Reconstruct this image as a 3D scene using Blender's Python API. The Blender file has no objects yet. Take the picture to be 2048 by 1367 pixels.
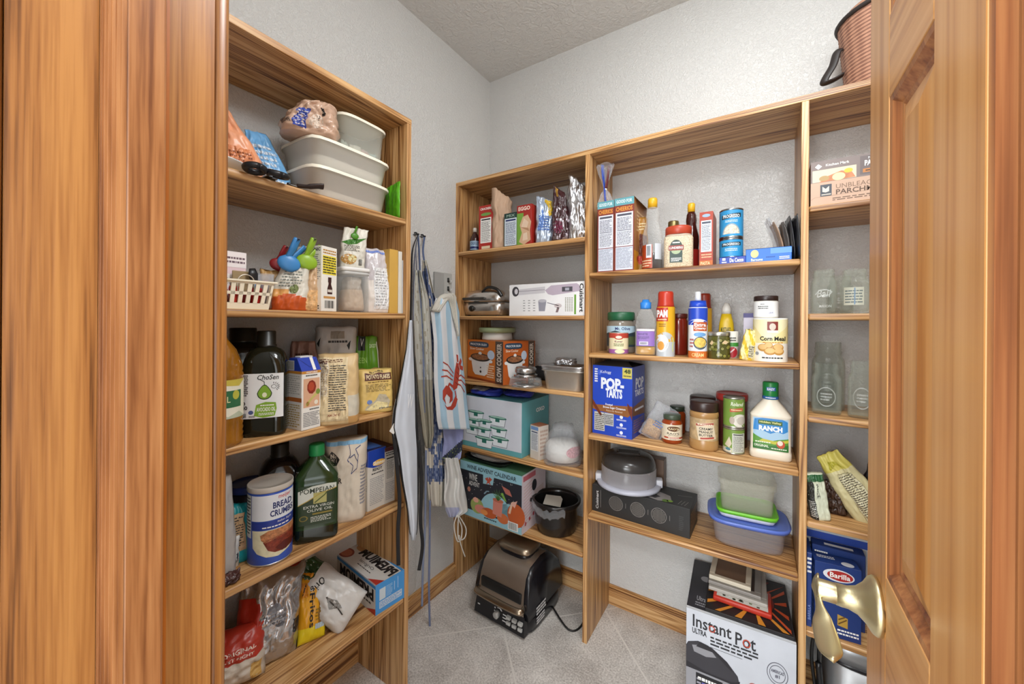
import bpy, bmesh, math, random
from math import sin, cos, pi, radians, atan2, sqrt
from mathutils import Vector, Matrix, noise
from mathutils.geometry import tessellate_polygon

C = bpy.context.scene.collection
# ---------------------------------------------------------------- camera
F, YAW, ROLL, CYP, HC = 766.77, radians(32.94), radians(0.385), 644.23, 1.27
_r = Vector((cos(YAW), sin(YAW), 0)); _d = Vector((-sin(YAW), cos(YAW), 0)); _u = Vector((0, 0, 1))
_r2 = _r * cos(ROLL) + _u * sin(ROLL); _u2 = -_r * sin(ROLL) + _u * cos(ROLL)
cam_data = bpy.data.cameras.new('camera'); cam = bpy.data.objects.new('camera', cam_data); C.objects.link(cam)
m = Matrix.Identity(4)
for i in range(3):
    m[i][0] = _r2[i]; m[i][1] = _u2[i]; m[i][2] = -_d[i]
m[2][3] = HC
cam.matrix_world = m
cam_data.sensor_width = 36; cam_data.lens = F / 2048 * 36; cam_data.shift_y = -(683.5 - CYP) / 2048
cam_data.clip_start = 0.005
bpy.context.scene.camera = cam

# ---------------------------------------------------------------- light and exposure
sc = bpy.context.scene
sc.view_settings.view_transform = 'Standard'; sc.view_settings.look = 'None'
sc.view_settings.gamma = 1; sc.view_settings.exposure = 0.58
w = bpy.data.worlds.new('world'); sc.world = w; w.use_nodes = True
w.node_tree.nodes['Background'].inputs[0].default_value = (0.93, 0.97, 1.0, 1)
w.node_tree.nodes['Background'].inputs[1].default_value = 2.6
def area_light(name, loc, size, power, color, rot=(0, 0, 0)):
    l = bpy.data.lights.new(name, 'AREA'); l.shape = 'DISK'; l.size = size; l.energy = power; l.color = color
    o = bpy.data.objects.new(name, l); C.objects.link(o); o.location = loc; o.rotation_euler = rot
    return o
area_light('pantry_ceiling_disc', (0.10, 0.72, 2.58), 0.5, 7, (0.965, 0.985, 1.0))
pl = bpy.data.lights.new('pantry_fill_point', 'POINT'); pl.energy = 15; pl.shadow_soft_size = 0.12; pl.color = (0.94, 0.975, 1.0)
plo = bpy.data.objects.new('pantry_fill_point', pl); C.objects.link(plo); plo.location = (0.20, 0.50, 2.28)  # extra point source added beside the disc to lift ceiling and left shelves
area_light('kitchen_ceiling_lamp', (-0.10, -1.15, 2.56), 0.5, 22, (0.97, 0.985, 1.0))
area_light('doorway_fill', (-0.2, -3.0, 1.5), 1.8, 48, (0.955, 0.98, 1.0), (radians(90), 0, 0))  # unseen disc added behind the camera as fill through the doorway

# ---------------------------------------------------------------- picture measurements -> places on the shelves and walls
def ray(px, py):
    x = (px - 1024) / F; y = (py - CYP) / F
    a = x * cos(ROLL) + y * sin(ROLL); b = -x * sin(ROLL) + y * cos(ROLL)
    return _r * a + _d - _u * b
def onZ(px, py, z): r = ray(px, py); t = (z - HC) / r.z; return Vector((r.x * t, r.y * t, z))
def onX(px, py, x): r = ray(px, py); t = x / r.x; return Vector((x, r.y * t, HC + r.z * t))
def onY(px, py, y): r = ray(px, py); t = y / r.y; return Vector((r.x * t, y, HC + r.z * t))
def dep(P): return P.x * _d.x + P.y * _d.y
def zat(P, py):
    d = dep(P); x = (P.x * _r.x + P.y * _r.y) / d
    yp = (py - CYP) / F
    y = (yp - x * sin(ROLL)) / cos(ROLL)
    return HC - y * d
def faceang(P): return atan2(-P.x, P.y)

# ---------------------------------------------------------------- materials
_mats = {}
def lin(h):
    h = h.lstrip('#'); o = []
    for i in (0, 2, 4):
        c = int(h[i:i + 2], 16) / 255
        o.append(c / 12.92 if c <= 0.04045 else ((c + 0.055) / 1.055) ** 2.4)
    return (*o, 1)
def mat(h, rough=0.5, metal=0.0, kind='', bump=0.0, bscale=60.0, var=0.06, vscale=9.0):
    key = (h, rough, metal, kind, bump, bscale, var, vscale)
    if key in _mats: return _mats[key]
    mt = bpy.data.materials.new('%s_%s' % (kind or 'paint', h.lstrip('#'))); mt.use_nodes = True
    nt = mt.node_tree; N = nt.nodes; L = nt.links; b = N['Principled BSDF']
    col = lin(h)
    tc = N.new('ShaderNodeTexCoord')
    if kind in ('film', 'haze'):
        N.remove(b)
        tr = N.new('ShaderNodeBsdfTransparent'); tr.inputs[0].default_value = (*[0.86 + 0.14 * c for c in col[:3]], 1)
        p = N.new('ShaderNodeBsdfPrincipled'); p.inputs['Base Color'].default_value = col; p.inputs['Roughness'].default_value = rough
        mx = N.new('ShaderNodeMixShader'); L.new(tr.outputs[0], mx.inputs[1]); L.new(p.outputs[0], mx.inputs[2])
        ns = N.new('ShaderNodeTexNoise'); ns.inputs['Scale'].default_value = bscale; L.new(tc.outputs['Object'], ns.inputs['Vector'])
        lw = N.new('ShaderNodeLayerWeight'); lw.inputs[0].default_value = 0.35
        mr = N.new('ShaderNodeMath'); mr.operation = 'MULTIPLY_ADD'; mr.use_clamp = True
        L.new(lw.outputs['Facing'], mr.inputs[0]); mr.inputs[1].default_value = 0.22 if kind == 'haze' else 0.38
        mr.inputs[2].default_value = metal
        L.new(mr.outputs[0], mx.inputs[0])
        bp = N.new('ShaderNodeBump'); bp.inputs['Strength'].default_value = bump; bp.inputs['Distance'].default_value = 0.004
        L.new(ns.outputs[0], bp.inputs['Height']); L.new(bp.outputs[0], p.inputs['Normal'])
        L.new(mx.outputs[0], N['Material Output'].inputs[0])
        _mats[key] = mt; return mt
    b.inputs['Roughness'].default_value = rough; b.inputs['Metallic'].default_value = metal
    if kind == 'glass':
        b.inputs['Base Color'].default_value = col; b.inputs['Transmission Weight'].default_value = 1; b.inputs['IOR'].default_value = 1.45
    else:
        ns = N.new('ShaderNodeTexNoise'); ns.inputs['Scale'].default_value = vscale; ns.inputs['Detail'].default_value = 4
        L.new(tc.outputs['Object'], ns.inputs['Vector'])
        mp = N.new('ShaderNodeMapRange'); mp.inputs[1].default_value = 0.3; mp.inputs[2].default_value = 0.7
        mp.inputs[3].default_value = 1 - var; mp.inputs[4].default_value = 1 + var; L.new(ns.outputs[0], mp.inputs[0])
        hs = N.new('ShaderNodeHueSaturation'); hs.inputs['Color'].default_value = col; L.new(mp.outputs[0], hs.inputs['Value'])
        L.new(hs.outputs[0], b.inputs['Base Color'])
    if bump:
        nb = N.new('ShaderNodeTexNoise'); nb.inputs['Scale'].default_value = bscale; nb.inputs['Detail'].default_value = 3
        L.new(tc.outputs['Object'], nb.inputs['Vector'])
        bp = N.new('ShaderNodeBump'); bp.inputs['Strength'].default_value = bump; bp.inputs['Distance'].default_value = 0.004
        L.new(nb.outputs[0], bp.inputs['Height']); L.new(bp.outputs[0], b.inputs['Normal'])
    _mats[key] = mt; return mt
def wood(name, ax, dark, mid, light, rough=0.35, band=26, across=9.0, along=0.7, pore=1.0, coat=0.0, amp=0.2, pal=5, pac=260):
    mt = bpy.data.materials.new(name); mt.use_nodes = True
    nt = mt.node_tree; N = nt.nodes; L = nt.links; b = N['Principled BSDF']
    tc = N.new('ShaderNodeTexCoord'); oi = N.new('ShaderNodeObjectInfo')
    ad = N.new('ShaderNodeVectorMath'); ad.operation = 'MULTIPLY_ADD'
    L.new(oi.outputs['Random'], ad.inputs[0]); ad.inputs[1].default_value = (7.3, 5.1, 9.7); L.new(tc.outputs['Object'], ad.inputs[2])
    def stretched(al, ac, detail, sc_=1.0):
        mp = N.new('ShaderNodeMapping'); s = [ac] * 3; s[ax] = al; mp.inputs['Scale'].default_value = s
        L.new(ad.outputs[0], mp.inputs[0])
        n = N.new('ShaderNodeTexNoise'); n.inputs['Scale'].default_value = sc_; n.inputs['Detail'].default_value = detail
        L.new(mp.outputs[0], n.inputs['Vector']); return n
    n1 = stretched(along, across, 1.5); n2 = stretched(pal, pac, 3); n3 = stretched(1.2, 45, 3)
    s = N.new('ShaderNodeMath'); s.operation = 'MULTIPLY'; L.new(n1.outputs[0], s.inputs[0]); s.inputs[1].default_value = band * 6.28
    s2 = N.new('ShaderNodeMath'); s2.operation = 'SINE'; L.new(s.outputs[0], s2.inputs[0])
    a1 = N.new('ShaderNodeMath'); a1.operation = 'MULTIPLY_ADD'; L.new(s2.outputs[0], a1.inputs[0]); a1.inputs[1].default_value = amp
    L.new(n3.outputs[0], a1.inputs[2])
    a2 = N.new('ShaderNodeMath'); a2.operation = 'MULTIPLY_ADD'; L.new(n2.outputs[0], a2.inputs[0]); a2.inputs[1].default_value = 0.55 * pore
    L.new(a1.outputs[0], a2.inputs[2])
    a3 = N.new('ShaderNodeMath'); a3.operation = 'SUBTRACT'; L.new(a2.outputs[0], a3.inputs[0]); a3.inputs[1].default_value = 0.275 * pore
    cr = N.new('ShaderNodeValToRGB'); L.new(a3.outputs[0], cr.inputs[0])
    e = cr.color_ramp.elements; o0 = 0.0
    e[0].position = 0.25 + o0; e[0].color = lin(dark); e[1].position = 0.74 + o0; e[1].color = lin(light)
    k = e.new(0.46 + o0); k.color = lin(mid)
    L.new(cr.outputs[0], b.inputs['Base Color']); b.inputs['Roughness'].default_value = rough
    b.inputs['Coat Weight'].default_value = coat; b.inputs['Coat Roughness'].default_value = 0.12
    bp = N.new('ShaderNodeBump'); bp.inputs['Strength'].default_value = 0.12; bp.inputs['Distance'].default_value = 0.001
    L.new(a2.outputs[0], bp.inputs['Height']); L.new(bp.outputs[0], b.inputs['Normal'])
    return mt
OAK = [wood('oak_board_%s' % 'xyz'[i], i, '#6b4122', '#b4844f', '#d4ab77', 0.38, 22, 15, 0.5, 0.9, amp=0.13) for i in range(3)]
JAMB = wood('oak_jamb', 2, '#58320f', '#8a5829', '#a3703a', 0.34, 8, 40, 1.2, 1.3, 0.10, amp=0.06, pal=9, pac=430)
JAMB2 = wood('oak_jamb_stop', 2, '#673b1e', '#8f5d36', '#a8764a', 0.3, 9, 30, 1.0, 1.3, 0.25, amp=0.06, pal=10)
DOORV = wood('door_wood_upright', 2, '#a56a30', '#c68c4d', '#d49f63', 0.42, 7, 14, 0.3, 0.35, 0.06, amp=0.05)
DOORH = wood('door_wood_crosswise', 1, '#a56a30', '#c68c4d', '#d49f63', 0.42, 9, 14, 0.3, 0.4, 0.06, amp=0.06)
DOORM = wood('door_moulding_wood', 2, '#5f3218', '#935a33', '#b57c4b', 0.4, 9, 22, 0.5, 0.9, 0.08, amp=0.08)

# ---------------------------------------------------------------- mesh building
class G:
    def __init__(s): s.v = []; s.f = []; s.m = []; s.s = []; s.mats = []
    def mi(s, mt):
        if mt not in s.mats: s.mats.append(mt)
        return s.mats.index(mt)
    def add(s, vs, fs, mt, smooth=False):
        b = len(s.v); s.v += [tuple(q) for q in vs]
        many = isinstance(mt, list)
        for i, f in enumerate(fs):
            s.f.append([b + j for j in f]); s.m.append(s.mi(mt[i] if many else mt)); s.s.append(smooth)
        return s
    def box(s, x0, x1, y0, y1, z0, z1, mt, bev=0.0, seg=2, M=None):
        bm = bmesh.new(); bmesh.ops.create_cube(bm, size=1)
        for q in bm.verts: q.co = Vector(((x0 + x1) / 2 + q.co.x * (x1 - x0), (y0 + y1) / 2 + q.co.y * (y1 - y0), (z0 + z1) / 2 + q.co.z * (z1 - z0)))
        if bev > 0: bmesh.ops.bevel(bm, geom=bm.edges[:], offset=bev, segments=seg, profile=0.5, affect='EDGES')
        vs = [q.co.copy() for q in bm.verts]
        if M: vs = [M @ q for q in vs]
        bm.verts.index_update(); s.add(vs, [[q.index for q in f.verts] for f in bm.faces], mt, bev > 0.0025); bm.free(); return s
    def rings(s, rs, mt, closed=True, cap0=True, cap1=True, smooth=True):
        n = len(rs[0]); vs = [p for r in rs for p in r]; fs = []; ms = []
        many = isinstance(mt, list)
        for i in range(len(rs) - 1):
            for j in range(n if closed else n - 1):
                k = (j + 1) % n; fs.append([i * n + j, i * n + k, (i + 1) * n + k, (i + 1) * n + j]); ms.append(mt[min(i, len(mt) - 1)] if many else mt)
        if cap0: fs.append(list(range(n))[::-1]); ms.append(mt[0] if many else mt)
        if cap1: fs.append([(len(rs) - 1) * n + j for j in range(n)]); ms.append(mt[-1] if many else mt)
        return s.add(vs, fs, ms, smooth)
    def lathe(s, prof, mt, n=36, c=(0, 0), sx=1, sy=1, cap0=True, cap1=True):
        return s.rings([[(c[0] + r * cos(2 * pi * j / n) * sx, c[1] + r * sin(2 * pi * j / n) * sy, z) for j in range(n)] for r, z in prof], mt, True, cap0, cap1)
    def loft(s, secs, mt, n=40, cap0=True, cap1=True, smooth=True):
        # secs: (z, half x, half y, squareness exponent)
        rs = []
        for q in secs:
            z, hx, hy, e = q[:4]; cx, cy = (q[4], q[5]) if len(q) > 4 else (0, 0); r = []
            for j in range(n):
                a = 2 * pi * (j + 0.5) / n; ca, sa = cos(a), sin(a)
                t = (abs(ca) ** e + abs(sa) ** e) ** (-1 / e)
                r.append((cx + hx * ca * t, cy + hy * sa * t, z))
            rs.append(r)
        return s.rings(rs, mt, True, cap0, cap1, smooth)
    def tube(s, pts, r, mt, n=8, flat=1.0):
        pts = [Vector(p) for p in pts]; rs = []; nrm = None
        for i, p in enumerate(pts):
            t = (pts[min(i + 1, len(pts) - 1)] - pts[max(i - 1, 0)]).normalized()
            if nrm is None:
                nrm = t.orthogonal().normalized()
            else:
                nrm = (nrm - t * nrm.dot(t)).normalized()
            bn = t.cross(nrm); rr = r[i] if isinstance(r, list) else r
            rs.append([p + nrm * rr * cos(2 * pi * j / n) + bn * rr * flat * sin(2 * pi * j / n) for j in range(n)])
        return s.rings(rs, mt)
    def poly(s, pts, h, mt, M=None, bev=0.0):
        # pts: outline in x,z (closed) pushed through y 0..h
        n = len(pts); vs = [Vector((x, 0, z)) for x, z in pts] + [Vector((x, h, z)) for x, z in pts]
        tr = tessellate_polygon([[Vector((x, z, 0)) for x, z in pts]])
        fs = [list(t) for t in tr] + [[a + n for a in t][::-1] for t in tr] + [[i, (i + 1) % n, (i + 1) % n + n, i + n] for i in range(n)]
        if M: vs = [M @ q for q in vs]
        return s.add(vs, fs, mt)
    def build(s, name, parent=None, loc=None, rz=0.0, rot=None):
        me = bpy.data.meshes.new(name); me.from_pydata(s.v, [], s.f)
        for q in s.mats: me.materials.append(q)
        me.polygons.foreach_set('material_index', s.m); me.polygons.foreach_set('use_smooth', s.s)
        me.update()
        o = bpy.data.objects.new(name, me); C.objects.link(o)
        if parent: o.parent = parent
        if loc is not None: o.location = loc
        o.rotation_euler = rot if rot else (0, 0, rz)
        return o
def tag(o, label, cat=None, group=None):
    o['label'] = label
    if cat: o['category'] = cat
    if group: o['group'] = group
    return o
def thing(name, label, cat, loc, rz=0.0, group=None, rot=None):
    o = bpy.data.objects.new(name, None); C.objects.link(o); o.empty_display_size = 0.02
    o.location = loc; o.rotation_euler = rot if rot else (0, 0, rz)
    return tag(o, label, cat, group)
def struct(o): o['kind'] = 'structure'; return o
def smooth_path(pts, n=8):
    pts = [Vector(p) for p in pts]; out = []
    for i in range(len(pts) - 1):
        p0, p1, p2, p3 = pts[max(i - 1, 0)], pts[i], pts[i + 1], pts[min(i + 2, len(pts) - 1)]
        for k in range(n):
            t = k / n
            out.append(0.5 * ((2 * p1) + (p2 - p0) * t + (2 * p0 - 5 * p1 + 4 * p2 - p3) * t * t + (3 * p1 - p0 - 3 * p2 + p3) * t ** 3))
    out.append(pts[-1]); return out

# ---------------------------------------------------------------- printing on surfaces
_glyph = {}
def glyphs(txt, bold, shear):
    k = (txt, bold, shear)
    if k not in _glyph:
        cu = bpy.data.curves.new('t', 'FONT'); cu.body = txt; cu.resolution_u = 2; cu.offset = bold; cu.shear = shear; cu.fill_mode = 'FRONT'
        o = bpy.data.objects.new('t', cu); me = o.to_mesh()
        vs = [(q.co.x, q.co.y) for q in me.vertices]; fs = [list(p.vertices) for p in me.polygons]
        o.to_mesh_clear(); bpy.data.objects.remove(o); bpy.data.curves.remove(cu)
        x0 = min(v[0] for v in vs); x1 = max(v[0] for v in vs); y0 = min(v[1] for v in vs); y1 = max(v[1] for v in vs)
        _glyph[k] = ([((x - x0) / (x1 - x0), (y - y0) / (y1 - y0)) for x, y in vs], fs)
    return _glyph[k]
class Ink:
    """flat shapes laid on a surface; fn(u, v, lift) gives a point, u and v run 0..1 over the face"""
    def __init__(s, g, fn, nu=1, nv=1, wh=(1, 1)): s.g = g; s.fn = fn; s.nu = nu; s.nv = nv; s.l = 1
    def _o(s, l): return 0.00025 + 0.00022 * l
    def rect(s, u0, v0, u1, v1, mt, l=1):
        nu = max(1, math.ceil(s.nu * abs(u1 - u0))); nv = max(1, math.ceil(s.nv * abs(v1 - v0)))
        vs = [s.fn(u0 + (u1 - u0) * i / nu, v0 + (v1 - v0) * j / nv, s._o(l)) for j in range(nv + 1) for i in range(nu + 1)]
        fs = [[j * (nu + 1) + i, j * (nu + 1) + i + 1, (j + 1) * (nu + 1) + i + 1, (j + 1) * (nu + 1) + i] for j in range(nv) for i in range(nu)]
        s.g.add(vs, fs, mt); return s
    def ell(s, u, v, ru, rv, mt, l=2, n=24, a0=0, a1=2 * pi, k0=0.0, e=2.0):
        nr = 1 if s.nu == 1 and s.nv == 1 else 3
        full = abs(a1 - a0 - 2 * pi) < 1e-6; vs = []; fs = []
        for r in range(nr + 1):
            q = k0 + (1 - k0) * r / nr
            for i in range(n + 1):
                a = a0 + (a1 - a0) * i / n; t = (abs(cos(a)) ** e + abs(sin(a)) ** e) ** (-1 / e)
                vs.append(s.fn(u + ru * q * t * cos(a), v + rv * q * t * sin(a), s._o(l)))
        for r in range(nr):
            for i in range(n): fs.append([r * (n + 1) + i, r * (n + 1) + i + 1, (r + 1) * (n + 1) + i + 1, (r + 1) * (n + 1) + i])
        s.g.add(vs, fs, mt); return s
    def tris(s, pts, fs, mt, l):
        """triangles in u,v, split where the surface curves"""
        if s.nu > 1 or s.nv > 1:
            pts = list(pts); out = []; st = [list(f) for f in fs]; mid = {}
            while st:
                t = st.pop(); e = []
                for i in range(3):
                    a, b = pts[t[i]], pts[t[(i + 1) % 3]]; e.append(max(abs(a[0] - b[0]) * s.nu, abs(a[1] - b[1]) * s.nv))
                i = e.index(max(e))
                if e[i] > 1.25:
                    a, b, c_ = t[i], t[(i + 1) % 3], t[(i + 2) % 3]; key = (min(a, b), max(a, b))
                    if key not in mid: mid[key] = len(pts); pts.append(((pts[a][0] + pts[b][0]) / 2, (pts[a][1] + pts[b][1]) / 2))
                    k = mid[key]; st += [[a, k, c_], [k, b, c_]]
                else: out.append(t)
            fs = out
        s.g.add([s.fn(a, b, s._o(l)) for a, b in pts], fs, mt); return s
    def poly(s, pts, mt, l=2):
        tr = tessellate_polygon([[Vector((a, b, 0)) for a, b in pts]])
        return s.tris(pts, [list(t) for t in tr], mt, l)
    def line(s, pts, w, mt, l=3, asp=1.0):
        for (a, b), (c, d) in zip(pts[:-1], pts[1:]):
            dx, dy = (c - a), (d - b) * asp; n = math.hypot(dx, dy) or 1; nx, ny = -dy / n * w / 2, dx / n * w / 2 / asp
            s.poly([(a + nx, b + ny), (c + nx, d + ny), (c - nx, d - ny), (a - nx, b - ny)], mt, l)
        return s
    def text(s, t, u0, v0, u1, v1, mt, l=3, bold=0.0, shear=0.0, rot=0):
        vs, fs = glyphs(t, bold, shear); q = []
        for a, b in vs:
            if rot == 90: a, b = 1 - b, a
            elif rot == -90: a, b = b, 1 - a
            elif rot == 180: a, b = 1 - a, 1 - b
            q.append((u0 + (u1 - u0) * a, v0 + (v1 - v0) * b))
        if s.nu > 1 or s.nv > 1:
            f2 = [[f[0], f[i], f[i + 1]] for f in fs for i in range(1, len(f) - 1)]
            return s.tris(q, f2, mt, l)
        s.g.add([s.fn(a, b, s._o(l)) for a, b in q], fs, mt); return s
    def fine(s, u0, v0, u1, v1, n, mt, l=3, seed=1, fill=0.5, ww=0.12):
        # rows of small illegible print
        rn = random.Random(seed); h = (v1 - v0) / n
        for i in range(n):
            v = v1 - h * (i + 0.5); x = u0; end = u1 - (u1 - u0) * rn.random() * 0.25
            while x < end:
                wd = (u1 - u0) * ww * (0.4 + rn.random()); s.rect(x, v - h * fill / 2, min(x + wd, u1), v + h * fill / 2, mt, l); x += wd + (u1 - u0) * 0.03
        return s
    def bars(s, u0, v0, u1, v1, mt, l=3, seed=2, n=14):
        rn = random.Random(seed); x = u0; st = (u1 - u0) / (n * 1.9)
        while x < u1: wd = st * (0.4 + rn.random()); s.rect(x, v0, min(x + wd, u1), v1, mt, l); x += wd + st * (0.4 + rn.random())
        return s
    def facts(s, u0, v0, u1, v1, paper, ink, seed=3, l=2):
        s.rect(u0, v0, u1, v1, paper, l); d = (u1 - u0) * 0.08; h = v1 - v0
        s.rect(u0 + d, v1 - h * 0.10, u1 - d, v1 - h * 0.04, ink, l + 1)
        s.fine(u0 + d, v0 + h * 0.50, u1 - d, v1 - h * 0.14, 9, ink, l + 1, seed, 0.42, 0.2)
        s.rect(u0 + d, v0 + h * 0.465, u1 - d, v0 + h * 0.485, ink, l + 1)
        s.fine(u0 + d, v0 + h * 0.04, u1 - d, v0 + h * 0.44, 11, ink, l + 1, seed + 1, 0.4, 0.16); return s
def boxface(g, side, x0, x1, y0, y1, z0, z1):
    if side == 'front': fn = lambda u, v, o: (x0 + u * (x1 - x0), y0 - o, z0 + v * (z1 - z0))
    elif side == 'right': fn = lambda u, v, o: (x1 + o, y0 + u * (y1 - y0), z0 + v * (z1 - z0))
    elif side == 'left': fn = lambda u, v, o: (x0 - o, y1 + u * (y0 - y1), z0 + v * (z1 - z0))
    else: fn = lambda u, v, o: (x0 + u * (x1 - x0), y0 + v * (y1 - y0), z1 + o)
    return Ink(g, fn)
def cylface(g, r, z0, z1, nu=20, rot=0.0):
    # u 0..1 runs across the half facing the viewer
    def fn(u, v, o):
        s = 2 * u - 1; a = math.asin(s) if abs(s) < 0.97 else (math.asin(0.97) + (abs(s) - 0.97) * 1.6) * (1 if s > 0 else -1)
        a += rot; return ((r + o) * sin(a), -(r + o) * cos(a), z0 + v * (z1 - z0))
    return Ink(g, fn, nu, 1)
WH = mat('#f2f1ec'); BK = mat('#1a1a1a'); GREY = mat('#8d8d8d')
# ---------------------------------------------------------------- soft bags and pouches
class Bag:
    """closed soft pouch: front -y; form 'pillow' or 'pouch' (stands on a wide base) or 'sack'"""
    def __init__(s, w, h, d, form='pouch', seed=1, wr=0.006, top=1.0, neck=None, lean=0.0, bend=0.0, k=5.0, edge=0.004, slant=0.0):
        s.w, s.h, s.d, s.form, s.seed, s.wr, s.top, s.neck, s.lean, s.bend, s.k, s.edge, s.slant = w, h, d, form, seed, wr, top, neck, lean, bend, k, edge, slant
    def prof(s, v):
        if s.form == 'pillow': return max(0.0, sin(pi * min(max(v, 0), 1))) ** 0.55
        if s.form == 'sack': return (1 - max(0, (v - 0.8) / 0.2) ** 2 * 0.35) * (0.9 + 0.1 * min(1, v * 12))
        b = 0.85 + 0.15 * min(1, v * 9)
        return b * max(0.0, 1 - max(0, v - 0.25) / 0.75) ** 0.75
    def width(s, v):
        q = 1 - (1 - s.top) * max(0, (v - 0.35) / 0.65)
        if s.neck:
            vn, wn = s.neck
            q *= 1 - (1 - wn) * math.exp(-((v - vn) / 0.09) ** 2)
        return q
    def at(s, u, v, side, o=0.0):
        # u,v 0..1; side -1 front, +1 back
        uu = 2 * u - 1; wv = s.width(v)
        cs = max(0.0, 1 - abs(uu) ** (6 if s.form == 'sack' else 2.6)) ** 0.6
        nk = 1.0
        if s.neck: nk = 1 - (1 - s.neck[1]) * 0.5 * math.exp(-((v - s.neck[0]) / 0.08) ** 2)
        t = s.d / 2 * s.prof(v) * cs * nk
        q = Vector((uu * s.k * 0.6 + s.seed * 3.1, v * s.k + side * 7.7, s.seed * 1.7))
        n1 = noise.noise(q); n2 = 1 - abs(noise.noise(q * 2.3)) * 2; n3 = noise.noise(q * 5.1)
        edgef = min(1, (1 - abs(uu)) * 5) * (0.35 + 0.65 * min(1, 4 * (1 - v) + 0.2))
        disp = s.wr * (0.9 * n1 + 0.55 * n2 + 0.35 * n3) * edgef * min(1.0, 8 * v + 0.15)
        x = uu * s.w / 2 * wv + s.edge * noise.noise(Vector((v * 6, s.seed, uu))) * (0.3 + v)
        y = side * (t + o) + side * disp + s.bend * v * v + (s.edge * 1.5 * noise.noise(Vector((uu * 3, s.seed * 2, 4))) * v)
        z = s.h * v + s.edge * 1.2 * noise.noise(Vector((uu * 2.5, s.seed, 9))) * (v > 0.9)
        z += s.slant * s.h * (u - .5) * v ** 2
        x += s.lean * v * v
        return Vector((x, y, max(0.0, z)))
    def mesh(s, g, mt, nu=26, nv=34, fn=None, back=None):
        rs = []
        for j in range(nv + 1):
            v = j / nv; r = []
            for i in range(nu + 1): r.append(s.at(i / nu, v, -1))
            for i in range(nu - 1, 0, -1): r.append(s.at(i / nu, v, 1))
            rs.append(r)
        n = len(rs[0]); fs = []; ms = []
        for j in range(nv):
            for i in range(n):
                k = (i + 1) % n; fs.append([j * n + i, j * n + k, (j + 1) * n + k, (j + 1) * n + i])
                if i < nu: ms.append(fn((i + 0.5) / nu, (j + 0.5) / nv) if fn else mt)
                else:
                    ub = (2 * nu - i - 0.5) / nu
                    ms.append(back if back else (fn(ub, (j + 0.5) / nv) if fn else mt))
        fs.append(list(range(n))[::-1]); ms.append(back or mt); fs.append([nv * n + i for i in range(n)]); ms.append(ms[-2] if len(ms) > 2 else mt)
        g.add([p for r in rs for p in r], fs, ms, True)
        return Ink(g, lambda u, v, o: s.at(u, v, -1, o + 0.0004), nu, nv)
# ================================================================ the setting
XW, YW, ZC = -1.267, 1.7143, 2.598
XR = 0.68; YF0, YF1 = 0.037, 0.160      # right wall, door wall (near and far face)
def plaster(name, h, scale, strength, rough=0.55, sx=1.0):
    mt = bpy.data.materials.new(name); mt.use_nodes = True; N = mt.node_tree.nodes; L = mt.node_tree.links; b = N['Principled BSDF']
    b.inputs['Base Color'].default_value = lin(h); b.inputs['Roughness'].default_value = rough
    tc = N.new('ShaderNodeTexCoord'); a = N.new('ShaderNodeTexNoise'); a.inputs['Scale'].default_value = scale; a.inputs['Detail'].default_value = 5; a.inputs['Distortion'].default_value = 1.2
    L.new(tc.outputs['Object'], a.inputs['Vector'])
    r = N.new('ShaderNodeMapRange'); r.inputs[1].default_value = 0.42; r.inputs[2].default_value = 0.62; L.new(a.outputs[0], r.inputs[0])
    bp = N.new('ShaderNodeBump'); bp.inputs['Strength'].default_value = strength; bp.inputs['Distance'].default_value = 0.004
    L.new(r.outputs[0], bp.inputs['Height']); L.new(bp.outputs[0], b.inputs['Normal']); return mt
WALL = plaster('wall_texture_paint', '#d0cfcc', 105, 0.5, 0.42)
CEIL = plaster('ceiling_texture_paint', '#d3d2cf', 45, 0.5, 0.8)
def slab(name, *b): return struct(G().box(*b[:6], b[6]).build(name))
slab('wall_left', XW - 0.1, XW, YF1, YW + 0.1, 0, ZC, WALL)
slab('wall_back', XW, XR + 0.1, YW, YW + 0.1, 0, ZC, WALL)
slab('wall_right', XR, XR + 0.1, YF1, YW, 0, ZC, WALL)
slab('ceiling', -3.2, 3.2, -3.6, YW + 0.1, ZC, ZC + 0.1, CEIL)
JL, JR, DH = -0.468, 0.166, 2.06      # doorway sides and head height
slab('wall_front_left', -3.2, JL - 0.02, YF0, YF1, 0, ZC, WALL)
slab('wall_front_right', JR + 0.02, 3.2, YF0, YF1, 0, ZC, WALL)
slab('wall_front_head', JL - 0.02, JR + 0.02, YF0, YF1, DH + 0.02, ZC, WALL)
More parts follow.
